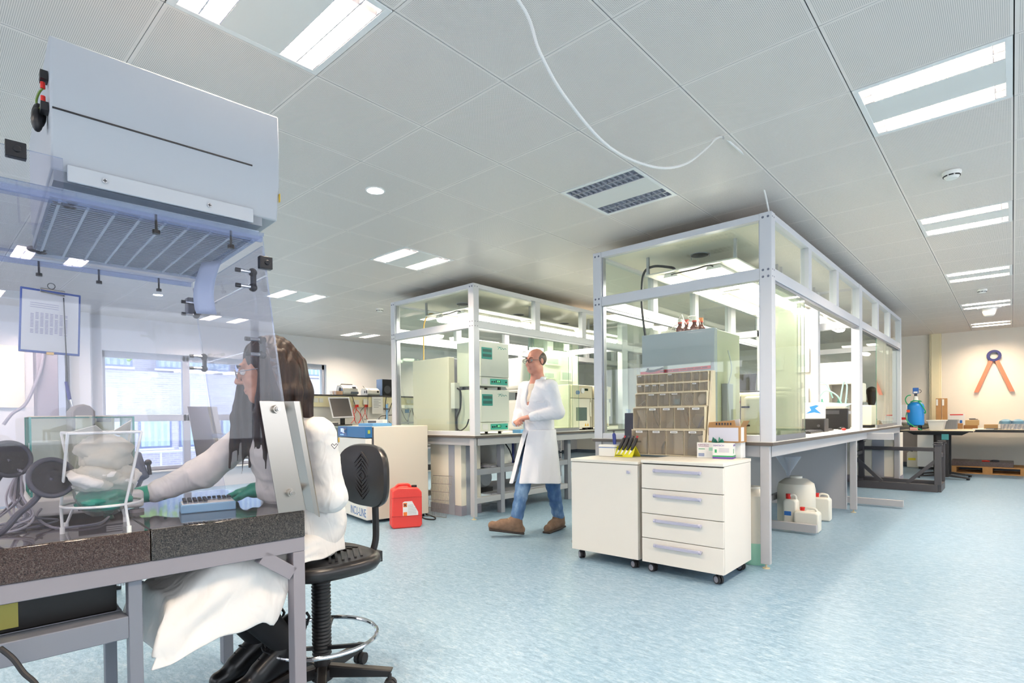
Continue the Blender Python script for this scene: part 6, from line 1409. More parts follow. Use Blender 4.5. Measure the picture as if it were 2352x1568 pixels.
# clipboard
CB = thing('clipboard', 'blue clipboard with a printed sheet hung on the far acrylic wall of the hood', 'clipboard', lw(.66, .9, 1.6))
tl, tr, br, bl_ = (lw(.76, .915, 1.746), lw(.566, .915, 1.736), lw(.574, .915, 1.475), lw(.77, .915, 1.483))
nv = V_*-1
MB().prism([tl, tr, br, bl_], -nv*.006).build('board', mat('royal_blue_board', '#3f5fae', .5), CB, bevel=.003)
cc = (tl+tr+br+bl_)/4; sh = [cc+(p-cc)*.93+nv*.001 for p in (tl, tr, br, bl_)]
MB().prism(sh, -nv*.0015).build('sheet', M_paper, CB)
ln = MB(); ex = sh[1]-sh[0]; ez = sh[3]-sh[0]
for k in range(3): a = sh[0]+ex*.14+ez*(.2+.035*k)+nv*.0018; ln.prism([a, a+ex*.5, a+ex*.5+ez*.008, a+ez*.008], nv*.0004)
for k in range(8):
    for r_ in range(15):
        if (k*7+r_*3) % 11 == 0: continue
        a = sh[0]+ex*(.15+.085*k)+ez*(.36+.024*r_)+nv*.0018; ln.prism([a, a+ex*.055, a+ex*.055+ez*.012, a+ez*.012], nv*.0004)
ln.build('table_print', mat('pale_mauve_print', '#b3aec6', .7), CB, smooth=False)
MB().tube([tl.lerp(tr, .32)+nv*.008+ez*.04, tl.lerp(tr, .32)+nv*.008+ez*-.01, tl.lerp(tr, .72)+nv*.008+ez*-.01, tl.lerp(tr, .72)+nv*.008+ez*.06, tl.lerp(tr, .32)+nv*.008+ez*.04], .003, 6).build('wire_clip', M_chrome, CB)
MB().boxm(bl_.lerp(br, .5)+Vector((-.008, -.012, -.004)), bl_.lerp(br, .5)+Vector((.008, .012, .006))).build('binder_clip', mat('brass', '#b9955a', .3, .9), CB)
MB().torus(tl.lerp(tr, .5)+nv*.004+Vector((0, 0, .018)), .012, .0015, 20, 6, faceM(ex, (0, 0, 1)).to_3x3()).build('hook', M_dgrey, CB)
PN = thing('pen', 'blue pen hanging on a dark cord from the clipboard', 'pen', lw(.62, .9, 1.3))
MB().tube([lw(.625, .9, 1.715), lw(.622, .9, 1.55), lw(.618, .9, 1.365)], .0022, 6).build('cord', M_cable, PN)
MB().tube([lw(.622, .9, 1.365), lw(.612, .9, 1.29)], .0065, 10).cyl(lw(.622, .893, 1.36), lw(.615, .893, 1.33), .003, 6).build('barrel', mat('pen_blue', '#2c2f8c', .35), PN)
MB().tube([lw(.612, .9, 1.29), lw(.603, .9, 1.255)], [.0045, .001], 8).build('tip', M_chrome, PN)
# ---- analytical balance
M_bal = mat('balance_cream', '#e2d9c2', .45); M_balg = mat('balance_taupe', '#9a918d', .45); M_balw = mat('balance_white', '#dcd8d2', .4)
AB = thing('analytical_balance', 'analytical balance with a glass draft shield inside the hood', 'balance', lw(.6, .5, TZ))
lb((.44, .42, TZ+.02), (.78, .78, TZ+.085)).build('base', M_balw, AB, bevel=.012, seg=3)
lb((.50, .418, TZ+.03), (.64, .42, TZ+.06)).build('name_plate', mat('dark_plate', '#3c3a44', .4), AB)
for k in range(3): lb((.505, .417, TZ+.037+k*.007), (.56, .418, TZ+.04+k*.007)).build('plate_print', M_paper, AB)
for (u, v) in ((.46, .45), (.76, .45), (.46, .75), (.76, .75)): MB().cyl(lw(u, v, TZ), lw(u, v, TZ+.012), .024, 16).cyl(lw(u, v, TZ+.012), lw(u, v, TZ+.03), .008, 10).build('foot', M_balg, AB)
lb((.49, .68, TZ+.085), (.76, .74, TZ+.37)).build('rear_housing', M_bal, AB, bevel=.01)
k = lb((.5, .675, TZ+.10), (.6, .68, TZ+.20))
for q in range(4): k.boxm((.72, .672, TZ+.12+q*.045), (.745, .68, TZ+.128+q*.045), LM)
k.build('vent_slots', M_dgrey, AB)
lb((.67, .55, TZ+.085), (.76, .62, TZ+.28)).build('weighing_column', M_balw, AB, bevel=.008)
k = MB().prism([lw(.575, .5, TZ+.3), lw(.645, .5, TZ+.3), lw(.645, .5, TZ+.385), lw(.63, .5, TZ+.405), lw(.61, .5, TZ+.412), lw(.59, .5, TZ+.405), lw(.575, .5, TZ+.385)], V_*.18); k.build('top_handle', M_balg, AB, bevel=.006)
lb((.585, .495, TZ+.2), (.635, .5, TZ+.37)).build('handle_face', M_bal, AB, bevel=.003)
for a, b in (((.47, .44, TZ+.09), (.76, .446, TZ+.365)), ((.76, .44, TZ+.09), (.766, .7, TZ+.365)), ((.464, .44, TZ+.09), (.47, .7, TZ+.365)), ((.47, .446, TZ+.36), (.76, .68, TZ+.365))):
    p = MB().boxm(a, b, LM); d = [abs(b[i]-a[i]) for i in range(3)]; kk = d.index(min(d)); pair = {0: (3, 5), 1: (2, 4), 2: (0, 1)}[kk]; p.m = [0 if i in pair else 1 for i in range(6)]
    p.build('glass_shield', [M_glass, mat('teal_glass_edge', '#4aa79a', .2)], AB, smooth=False)
lb((.535, .448, TZ+.345), (.56, .6, TZ+.36)).build('door_slider', M_balg, AB)
MB().cyl(lw(.6, .57, TZ+.085), lw(.6, .57, TZ+.1), .045, 24).build('weighing_pan', M_chrome, AB)
# ---- waste bag stand
WB = thing('waste_bag_stand', 'white wire stand holding a clear waste bag of tissues and green gloves', 'waste stand', lw(.61, .12, TZ))
M_wire = mat('white_wire', '#eceae2', .35); zt_, zl = 1.163, .937; r_ = .0042
cx, cy = .607, .12
top = [(.70, .03), (.515, .03), (.515, .21), (.70, .21)]
MB().tube([lw(.70, .03, zt_), lw(.515, .03, zt_), lw(.515, .21, zt_), lw(.70, .21, zt_), lw(.70, .03, zt_)], r_, 8).build('top_ring', M_wire, WB)
MB().torus(lw(cx, cy, zl), .105, r_, 40, 8).build('lower_ring', M_wire, WB)
for (ua, va), (ub_, vb) in (((.70, .03), (.708, .14)), ((.515, .03), (.556, .012)), ((.515, .21), (.53, .24)), ((.70, .21), (.69, .24))):
    mu = cx+(.105)*(ub_-cx)/math.hypot(ub_-cx, vb-cy); mv = cy+.105*(vb-cy)/math.hypot(ub_-cx, vb-cy)
    l_ = MB().tube([lw(ua, va, zt_), lw(mu, mv, zl), lw(ub_, vb, TZ+.012)], r_, 8).build('leg', M_wire, WB)
    MB().cyl(lw(ub_, vb, TZ), lw(ub_, vb, TZ+.02), .0065, 10).build('foot_cap', M_wire, l_)
bag = []
rnd = random.Random(5)
for i, (z, s_) in enumerate(((zt_+.004, 1.0), (1.12, .96), (1.06, .93), (1.0, .9), (.96, .86), (.92, .7), (.90, .4))):
    ring = []
    for k in range(28):
        a = 2*PI*k/28; c, s = math.cos(a), math.sin(a); e = (abs(c)**4+abs(s)**4)**-.25
        rr = .088*s_*(e if i < 3 else 1+(e-1)*.4)*(1+(.04*math.sin(5*a+i)+.03*rnd.uniform(-1, 1) if i else 0))
        ring.append(lw(cx+rr*c, cy+rr*s, z))
    bag.append(ring)
M_bag = glassmat('clear_bag_film', '#f2f2ee', haze=.16, hcol='#f0eee2', rough=.12)
MB().rings(bag, False, True).build('clear_bag', M_bag, WB)
def crumple(n, c, r, flat, seed, NA=40, NT_=26):
    rr = random.Random(seed); mb = MB(); rings = []; ph = [rr.uniform(0, 6.28) for _ in range(8)]
    for j in range(NT_+1):
        t = min(max(PI*j/NT_, .03), PI-.03); ring = []
        for k in range(NA):
            a = 2*PI*k/NA; st_ = math.sin(t); q = 1+st_*(.22*abs(math.sin(1.5*a+ph[0]+2*t))+.2*abs(math.sin(3*t+ph[1]+2*math.sin(a+ph[4])))-.12*abs(math.sin(2.5*a-3*t+ph[2]))+.09*abs(math.sin(4*a+7*t+ph[3]))-.13+.025*rr.uniform(-1, 1))
            ring.append(Vector((r*q*math.sin(t)*math.cos(a), r*q*math.sin(t)*math.sin(a), -r*q*flat*math.cos(t)))+c)
        rings.append(ring)
    return mb.rings(rings)
M_tis = mat('cream_tissue', '#efe9dc', .85); M_grglove = mat('green_nitrile', '#0f8f76', .35)
for k, (u, v, z, r, f, lab) in enumerate(((.6, .12, 1.095, .066, .9, 'top crumpled white tissue in the clear waste bag'), (.63, .1, 1.02, .06, .7, 'crumpled tissue in the middle left of the waste bag'), (.57, .13, 1.01, .058, .8, 'crumpled tissue in the middle right of the waste bag'))):
    o = thing('tissue', lab, 'tissue', lw(u, v, z), 0, 'tissues in the waste bag'); crumple(0, lw(u, v, z), r, f, 11+k).build('sheet', M_tis, o, angle=60)
o = thing('paper_sheet', 'loose white paper corners sticking out of the waste bag top', 'paper', lw(.58, .1, 1.17))
MB().prism([lw(.69, .08, 1.165), lw(.63, .05, 1.185), lw(.60, .1, 1.16), lw(.66, .14, 1.15)], Vector((0, 0, .002))).prism([lw(.58, .14, 1.16), lw(.53, .1, 1.2), lw(.52, .18, 1.165), lw(.55, .2, 1.15)], Vector((0, 0, .002))).build('sheet', M_tis, o)
o = thing('used_gloves', 'crumpled green gloves at the bottom of the clear waste bag', 'gloves', lw(.6, .12, .94)); crumple(0, lw(.605, .118, .948), .066, .55, 23).build('gloves', M_grglove, o, angle=60)
# ---- blue rack of capped vials
VR = thing('vial_rack', 'light blue tray of black-capped vials under the green gloved hand', 'vial rack', lw(.28, .3, TZ))
A = lw(.357, .259, TZ); ux = (lw(.175, .225, TZ)-A); ux.z = 0; ux = ux.normalized(); uy = Vector((ux.y, -ux.x, 0)); uy = uy if uy.dot(V_) > 0 else -uy
VM = Matrix(((ux.x, uy.x, 0, A.x), (ux.y, uy.y, 0, A.y), (0, 0, 1, TZ), (0, 0, 0, 1)))
MB().boxm((0, 0, 0), (.185, .115, .033), VM).build('tray', mat('powder_blue_plastic', '#8db9d8', .4), VR, bevel=.004)
MB().boxm((.006, .006, .033), (.179, .109, .0345), VM).build('insert', M_paper, VR)
first = None
for i in range(10):
    for j in range(6):
        if 5 <= i <= 6 and j < 4: continue
        if i > 6 and j < 3: continue
        c = VM @ Vector((.016+i*.017, .018+j*.0165, .0345))
        if first is None:
            first = thing('vial', 'small clear vial with a black cap in the blue tray', 'vial', c, 0, 'black-capped vials in the blue tray')
            MB().cyl(c, c+Vector((0, 0, .006)), .0055, 10).build('glass', M_clearp, first); MB().cyl(c+Vector((0, 0, .006)), c+Vector((0, 0, .013)), .0062, 10).build('cap', M_black, first)
        else: dup(first, c)
# ---- round magnifier on a flexible arm, cables, dark screen
def ring_mirror(lab, c, r, nrm, arm, grp):
    o = thing('round_mirror', lab, 'mirror', c, 0, grp); n_ = Vector(nrm).normalized(); Q = n_.to_track_quat('Z', 'Y').to_matrix()
    MB().torus(c, r, r*.13, 40, 12, Q).build('rim', mat('slate_rim', '#4a4850', .4), o)
    MB().lathe((0, 0, 0), [(.001, -.004), (r*.95, -.004), (r*.95, .002), (.001, .002)], 36)
    d = MB().lathe((0, 0, 0), [(.001, -.004), (r*.95, -.004), (r*.95, .002), (.001, .002)], 36); d.v = [Q @ p + Vector(c) for p in d.v]; d.build('dark_disc', mat('dark_brown_disc', '#2c2625', .2), o)
    MB().tube([Vector(c)-Vector((0, 0, 0))+Q @ Vector((0, 0, -.004))]+arm, .009, 10, smooth=6).build('flexible_arm', mat('slate_rim', '#4a4850', .4), o)
    return o
c1 = lw(.733, .1, 1.03)
ring_mirror('round black-rimmed mirror on a flexible arm in front of the balance', c1, .056, lw(.3, -1.6, 1.5)-c1, [lw(.775, .1, .965), lw(.81, .1, .93), lw(.85, .1, .88), lw(.9, .12, TZ+.01)], 'round mirrors')
c2 = lw(.82, .34, 1.08)
ring_mirror('reflection of the round black-rimmed mirror, built as a solid ring at the left edge', c2, .055, lw(.2, -1.6, 1.6)-c2, [lw(.86, .34, 1.0), lw(.93, .35, .93), lw(.98, .35, TZ+.01)], 'round mirrors')  # acrylic reflection of the first ring, modelled as a solid copy
CBL = thing('cable_bundle', 'bundle of pale cables on the granite behind the round mirror', 'cables', lw(.85, .3, TZ))
rr = random.Random(3)
for k in range(11):
    u0_, v0_ = .79+.02*rr.random(), .33+.04*rr.random()
    P = [lw(u0_-.015*rr.random(), v0_, 1.03+.02*rr.random()), lw(u0_+.03*rr.uniform(-1, 1), v0_, .96), lw(u0_+.06*rr.uniform(-.6, 1), v0_-.03, .89), lw(u0_+.10*rr.uniform(-1, 1), v0_+.1*rr.uniform(-1, .6), TZ+.01), lw(u0_+.25*rr.uniform(-.4, 1), v0_+.1*rr.uniform(-1, 1), TZ+.006+.005*(k % 3))]
    MB().tube(P, .0035, 6, smooth=6).build('cable', mat('pale_mauve_cable', '#b4aeb4', .45) if k % 3 else mat('grey_cable', '#7d7880', .45), CBL)
lead = thing('balance_lead', 'grey lead running over the granite from the balance', 'cable', lw(.7, .3, TZ))
MB().tube([lw(.74, .42, .9), lw(.755, .36, .88), lw(.72, .25, TZ+.006), (lw(.66, .22, TZ+.006)), lw(.6, .24, TZ+.006), lw(.56, .36, TZ+.006)], .004, 8, smooth=6).build('cable', mat('grey_cable', '#7d7880', .45), lead)
DS = thing('dark_screen_panel', 'slanted dark screen at the left edge of the hood interior', 'screen', lw(.9, .5, TZ))
MB().prism([lw(.87, .6, TZ+.002), lw(1.15, .6, TZ+.002), lw(1.15, .6, 1.3), lw(.99, .6, 1.3)], V_*.012).build('panel', mat('dark_mauve_screen', '#3b3540', .25), DS, bevel=.002)
# ------------------------------------------------------------------ people: bodies grown as one smooth surface
import numpy as np
def sdf_mesh(prims, h, k=.02, pad=.012, fold=None):
    """prims: ('c',p,q,r0,r1[,k]) tapered limb, ('e',c,(rx,ry,rz),M[,k]) ellipsoid; a leading '-' cuts. Returns verts, quads."""
    lo = np.array([1e9]*3); hi = -lo
    for p in prims:
        if p[0][0] == '-': continue
        if p[0] == 'c':
            for c, r in ((p[1], p[3]), (p[2], p[4])): lo = np.minimum(lo, np.array(c)-r); hi = np.maximum(hi, np.array(c)+r)
        else: r = max(p[2]); lo = np.minimum(lo, np.array(p[1])-r); hi = np.maximum(hi, np.array(p[1])+r)
    lo -= pad+2*h; hi += pad+2*h
    n = np.ceil((hi-lo)/h).astype(int)+1
    D = np.full(n, 1.0, np.float32); ax = [lo[i]+h*np.arange(n[i]) for i in range(3)]
    for p in prims:
        neg = p[0][0] == '-'; ty = p[0][-1]; kk = k
        if ty == 'c':
            a, b, r0, r1 = np.array(p[1]), np.array(p[2]), p[3], p[4]; kk = p[5] if len(p) > 5 else k; m = max(r0, r1)
            bl, bh = np.minimum(a, b)-m, np.maximum(a, b)+m
        else:
            c, rad = np.array(p[1]), p[2]; M = p[3]; kk = p[4] if len(p) > 4 else k; m = max(rad); bl, bh = c-m, c+m
        mg = max(kk, .004)*1.2+3*h; i0 = np.maximum(0, np.floor((bl-mg-lo)/h)).astype(int); i1 = np.minimum(n, np.ceil((bh+mg-lo)/h).astype(int)+1)
        if (i1 <= i0).any(): continue
        sl = tuple(slice(i0[i], i1[i]) for i in range(3))
        X, Y, Z = np.meshgrid(ax[0][sl[0]], ax[1][sl[1]], ax[2][sl[2]], indexing='ij')
        if ty == 'c':
            ab = b-a; L = max(ab @ ab, 1e-9); t = np.clip(((X-a[0])*ab[0]+(Y-a[1])*ab[1]+(Z-a[2])*ab[2])/L, 0, 1)
            d = np.sqrt((X-a[0]-t*ab[0])**2+(Y-a[1]-t*ab[1])**2+(Z-a[2]-t*ab[2])**2)-(r0+(r1-r0)*t)
        else:
            x, y, z = X-c[0], Y-c[1], Z-c[2]
            if M is not None:
                A = np.array([[M[i][j] for j in range(3)] for i in range(3)])
                x, y, z = (A[0][0]*x+A[1][0]*y+A[2][0]*z, A[0][1]*x+A[1][1]*y+A[2][1]*z, A[0][2]*x+A[1][2]*y+A[2][2]*z)
            k0 = np.sqrt((x/rad[0])**2+(y/rad[1])**2+(z/rad[2])**2); k1 = np.sqrt((x/rad[0]**2)**2+(y/rad[1]**2)**2+(z/rad[2]**2)**2)
            d = np.where(k1 > 1e-6, k0*(k0-1)/np.maximum(k1, 1e-6), -min(rad))
        o = D[sl]
        if neg: d = -d; hh = np.clip(.5-.5*(d-o)/kk*-1-.0, 0, 1) if False else np.clip(.5+.5*(d-o)/kk, 0, 1); D[sl] = o+(d-o)*hh+kk*hh*(1-hh)
        else: hh = np.clip(.5+.5*(o-d)/kk, 0, 1); D[sl] = o+(d-o)*hh-kk*hh*(1-hh)
    if fold is not None:
        X, Y, Z = np.meshgrid(*ax, indexing='ij'); D = D+fold(X, Y, Z).astype(np.float32)
    s = D < 0
    cor = [(i, j, l) for i in (0, 1) for j in (0, 1) for l in (0, 1)]
    def sub(A, c): return A[c[0]:A.shape[0]-1+c[0], c[1]:A.shape[1]-1+c[1], c[2]:A.shape[2]-1+c[2]]
    cnt = sum(sub(s, c).astype(np.int8) for c in cor); act = (cnt > 0) & (cnt < 8)
    idx = np.argwhere(act); acc = np.zeros((len(idx), 3)); w_ = np.zeros(len(idx))
    I = idx.T
    for ci in cor:
        for axx in range(3):
            if ci[axx]: continue
            cj = list(ci); cj[axx] = 1
            da = D[I[0]+ci[0], I[1]+ci[1], I[2]+ci[2]]; db = D[I[0]+cj[0], I[1]+cj[1], I[2]+cj[2]]
            cr = (da < 0) != (db < 0); t = np.where(cr, da/np.where(cr, da-db, 1), 0)
            P = np.array(ci, float)[None, :].repeat(len(idx), 0); P[:, axx] += t
            acc[cr] += P[cr]; w_ += cr
    V = (idx+acc/w_[:, None])*h+lo
    num = np.full(act.shape, -1, np.int64); num[act] = np.arange(len(idx))
    Fc = []
    for axx in range(3):
        b, c = [(1, 2), (2, 0), (0, 1)][axx]
        sa = [slice(None)]*3; sb = [slice(None)]*3; sa[axx] = slice(0, -1); sb[axx] = slice(1, None)
        ch = s[tuple(sa)] != s[tuple(sb)]
        e = np.argwhere(ch); e = e[(e[:, b] > 0) & (e[:, c] > 0) & (e[:, b] < act.shape[b]) & (e[:, c] < act.shape[c])]
        ins = s[e[:, 0], e[:, 1], e[:, 2]]
        def cell(db, dc):
            q = e.copy(); q[:, b] -= db; q[:, c] -= dc; return num[q[:, 0], q[:, 1], q[:, 2]]
        Q = np.stack([cell(1, 1), cell(0, 1), cell(0, 0), cell(1, 0)], 1)
        Q[~ins] = Q[~ins][:, ::-1]; Fc.append(Q)
    Fq = np.concatenate(Fc); Fq = Fq[(Fq >= 0).all(1)]
    return V, Fq
def skin_build(name, m, parent, V, Fq, sm=2):
    me = bpy.data.meshes.new(name); Mi = wm(parent).inverted() if parent is not None else Matrix()
    A = np.array(Mi); V = V @ A[:3, :3].T + A[:3, 3]
    me.from_pydata(V.tolist(), [], Fq.tolist()); me.update(); me.materials.append(m); me.shade_smooth()
    o = bpy.data.objects.new(name, me); COL.objects.link(o)
    if parent is not None: o.parent = parent
    if sm: q = o.modifiers.new('smooth', 'SMOOTH'); q.iterations = sm; q.factor = .5
    return o
def grow(name, m, parent, prims, h, k=.02, fold=None, sm=2): return skin_build(name, m, parent, *sdf_mesh(prims, h, k, fold=fold), sm=sm)
def V3(*a): return Vector(a)
M_skinf = mat('light_olive_skin', '#c98f73', .45, spec=.35, var=(14, .05)); M_skinm = mat('ruddy_skin', '#cb8e7b', .45, spec=.35, var=(14, .06))
def clothmat(name, col, sc=15, st=.6):
    m = mat(name, col, .8, sheen=.2); t = NT(m); b = t.n['Principled BSDF']; v = t.obj((1, 1, .55))
    n = t.noise(sc, 2, v, .45, .9); t.bump(n, st, .02, b); return m
M_coat = clothmat('white_cotton', '#e9e4df'); M_coatm = clothmat('bluish_white_cotton', '#e8e8ee', 9, .5)
M_blackcl = mat('black_cloth', '#131114', .75); M_leather = mat('black_leather', '#141113', .3)
def jeansmat():
    m = mat('blue_denim', '#4c6d9c', .8); t = NT(m); b = t.n['Principled BSDF']; n = t.noise(7, 4, t.obj((1, 1, .5)), .6)
    t.link(t.ramp(n, [(.35, lin('#3b5b8b')), (.52, lin('#54769f')), (.68, lin('#86a3c4'))]), b.inputs['Base Color']); t.bump(t.noise(18, 2, t.obj((1, 1, .6))), .4, .015, b); return m
M_jeans = jeansmat()
def hairmat(name, c1, c2, ax_=(60, 60, 3)):
    m = mat(name, c1, .4, spec=.4); t = NT(m); b = t.n['Principled BSDF']; n = t.noise(1.6, 5, t.obj(ax_), .7)
    t.link(t.ramp(n, [(.35, lin(c1)), (.7, lin(c2))]), b.inputs['Base Color']); t.bump(n, .6, .004, b); return m
M_hairf = hairmat('dark_brown_hair', '#170d09', '#3f281c'); M_hairm = hairmat('short_dark_hair', '#3b302c', '#6b5d55', (90, 90, 40))
def basis(f, tilt=0, roll=0):
    f = Vector(f).normalized(); s = Vector((-f.y, f.x, 0)).normalized()   # s = the person's left
    f = (f*math.cos(tilt)+Vector((0, 0, math.sin(tilt)))).normalized(); u = f.cross(-s).normalized(); u = u if u.z > 0 else -u
    return Matrix(((s.x, f.x, u.x), (s.y, f.y, u.y), (s.z, f.z, u.z)))
def head_prims(C, B, sc=1.0, male=False):
    T = lambda x, y, z: tuple(Vector(C)+B @ Vector((x*sc, y*sc, z*sc))); E = lambda x, y, z, r, k=.015: ('e', T(x, y, z), tuple(q*sc for q in r), B, k)
    p = [E(0, -.018, .032, (.074, .094, .086)), E(0, .028, -.03, (.062, .066, .084), .02), E(0, .066, -.092, (.026, .022, .02), .025),
         E(.04, .02, -.075, (.022, .045, .022), .03), E(-.04, .02, -.075, (.022, .045, .022), .03),
         E(0, .078, .036, (.05, .016, .012), .012), E(.036, .068, -.022, (.022, .02, .02), .02), E(-.036, .068, -.022, (.022, .02, .02), .02),
         ('-e', T(.031, .1, .012), (.017*sc, .014*sc, .011*sc), B, .008), ('-e', T(-.031, .1, .012), (.017*sc, .014*sc, .011*sc), B, .008),
         ('c', T(0, .09, .022), T(0, .112, -.018), .0075*sc, .0105*sc, .008), E(.011, .1, -.024, (.008, .009, .007), .006), E(-.011, .1, -.024, (.008, .009, .007), .006),
         E(0, .09, -.055, (.02, .01, .0055), .005), E(0, .088, -.066, (.018, .01, .006), .005), ('-e', T(0, .103, -.0602), (.02*sc, .006*sc, .0016*sc), B, .003),
         E(.074, -.01, .0, (.008, .02, .032), .006), E(-.074, -.01, .0, (.008, .02, .032), .006)]
    return p, T
def face_parts(parent, C, B, T, sc=1.0, lid=True, gl=None):
    for s_ in (1, -1):
        e = MB().sphere(T(s_*.031, .083, .012), .0115*sc, 14, 10).build('eye', mat('eye_white', '#e5ded8', .25), parent)
        MB().sphere(T(s_*.031, .0895, .011), .0058*sc, 12, 8).build('iris', mat('dark_iris', '#2a1c14', .15), e)
        MB().tube([T(s_*.048, .086, .034), T(s_*.032, .096, .039), T(s_*.012, .096, .034)], [.0025, .0035, .003], 6).build('eyebrow', mat('dark_brow', '#2b1d16', .7), parent)
    MB().sphere((0, 0, 0), 1, 14, 8, (.019*sc, .006*sc, .0085*sc))
    lp = MB().sphere((0, 0, 0), 1, 14, 8, (.016*sc, .004*sc, .006*sc)); lp.v = [Vector(T(0, .0925, -.06))+B @ v for v in lp.v]; lp.build('lips', mat('lip_rose', '#a9615a', .4), parent)
    if gl:
        g = MB()
        for s_ in (1, -1):
            g.torus(T(s_*.033, .108, .01), .022*sc, .0022*sc, 24, 6, B @ Matrix.Rotation(R(90), 3, 'X') @ Matrix.Diagonal((1.15, .8, 1)))
            g.tube([T(s_*.058, .104, .014), T(s_*.076, .05, .012), T(s_*.078, -.01, .008)], .002*sc, 6)
        g.tube([T(.012, .11, .012), T(-.012, .11, .012)], .002*sc, 6)
        g.build('glasses', gl, parent)
def hand_prims(w_, d, up, sgn, curl=(.5, .5, .4), sc=1.0, spread=.1, thumb=.6):
    """w_ wrist, d direction of the fingers, up back-of-hand normal, sgn: +1 thumb on d x up side"""
    d = Vector(d).normalized(); up = Vector(up); up = (up-d*up.dot(d)).normalized(); s = d.cross(up).normalized()*sgn; w_ = Vector(w_); S_ = sc
    P = []; t = lambda v: tuple(v)
    for q in (-.028, -.01, .01, .028): P.append(('c', t(w_+d*.012*S_+s*q*.7*S_), t(w_+d*.085*S_+s*q*S_), .015*S_, .0125*S_, .012))
    for i, (off, L) in enumerate(((.029, .072), (.010, .08), (-.010, .075), (-.028, .06))):
        a = w_+d*.088*S_+s*off*S_; dd = (d+s*off*spread*20*.1).normalized(); u2 = up; c = a; r0 = .0098*S_
        for j, (f_, cu) in enumerate(zip((.45, .3, .25), curl)):
            ang = cu*(1+.12*(i-1.5)*.5); nd = (dd*math.cos(ang)-u2*math.sin(ang)).normalized(); u2 = (u2*math.cos(ang)+dd*math.sin(ang)).normalized(); dd = nd
            e = c+dd*(L*f_*S_); P.append(('c', t(c), t(e), r0, r0*.9, .005)); c = e; r0 *= .9
    b0 = w_+d*.03*S_+s*.03*S_; td = (d*.75+s*thumb-up*.35).normalized(); b1 = b0+td*.042*S_; td2 = (d*.95+s*.1-up*.4).normalized(); b2 = b1+td2*.03*S_
    P += [('c', t(w_+d*.02*S_+s*.012*S_), t(b0), .015*S_, .0145*S_, .01), ('c', t(b0), t(b1), .0135*S_, .011*S_, .008), ('c', t(b1), t(b2), .011*S_, .009*S_, .005)]
    return P
# ------------------------------------------------------------------ woman at the hood
C = V3(-2.225, .995, 1.392); B = basis((-.40, -.916, 0), R(-14))
WO = thing('person', 'person in white coat with long dark hair and green gloves seated at the hood', 'person', (-2.25, 1.22, 0))
hp_, T = head_prims(C, B, 1.04)
neck = (-2.24, 1.085, 1.2)
shN, elN, wrN = V3(-2.095, 1.15, 1.135), V3(-2.085, 1.19, .875), V3(-2.325, 1.015, .905)
shF, elF, wrF = V3(-2.425, 1.05, 1.165), V3(-2.48, .84, .985), V3(-2.503, .66, .915)
pel = V3(-2.30, 1.205, .70); hipN, hipF = V3(-2.22, 1.19, .68), V3(-2.38, 1.19, .68); knN, knF = V3(-2.17, .77, .605), V3(-2.37, .77, .605); anN, anF = V3(-2.215, 1.05, .28), V3(-2.40, 1.03, .26)
t = tuple
hdN = V3(-.78, -.62, -.08); hdF = V3(-.25, -.95, -.12)
body = hp_ + [('c', T(0, -.02, -.07), neck, .05, .052, .03), ('c', neck, t(pel+V3(0, -.06, .3)), .06, .11, .06), ('c', t(pel+V3(0, -.06, .3)), t(pel), .11, .13, .06),
    ('c', t(shF), t(shN), .05, .05, .05), ('c', t(shN), t(elN), .045, .038), ('c', t(elN), t(wrN), .038, .026), ('c', t(shF), t(elF), .045, .038), ('c', t(elF), t(wrF), .038, .026),
    ('c', t(hipN), t(knN), .055, .05, .04), ('c', t(hipF), t(knF), .055, .05, .04), ('c', t(knN), t(anN), .052, .036), ('c', t(knF), t(anF), .052, .036),
    ('c', t(anN), t(anN+V3(-.008, -.1, -.085)), .03, .024), ('c', t(anF), t(anF+V3(-.008, -.1, -.085)), .03, .024)]
body += hand_prims(wrN+hdN*.015, hdN, (0, -.1, 1), -1, (.35, .5, .4), .93) + hand_prims(wrF+hdF*.015, hdF, (.15, 0, 1), 1, (.3, .5, .4), .93)
grow('body', M_skinf, WO, body, .0045, .02)
face_parts(WO, C, B, T, 1.04, gl=mat('clear_glasses_frame', '#8d8a90', .2))
# gloves: each a little larger than the hand below it
M_glove = mat('green_glove_rubber', '#12967b', .38, bump=(55, .5, .004))
for w_, d, up, sg_, cu in ((wrN, hdN, (0, -.1, 1), -1, (.35, .5, .4)), (wrF, hdF, (.15, 0, 1), 1, (.3, .5, .4))):
    P = [(q[0], q[1], q[2], q[3]+.0022, q[4]+.0022)+q[5:] for q in hand_prims(w_+d*.015, d, up, sg_, cu, .95)]
    P += [('c', t(w_-d*.035), t(w_+d*.04), .036, .032, .012)]
    grow('glove', M_glove, WO, P, .003, .006, sm=1)
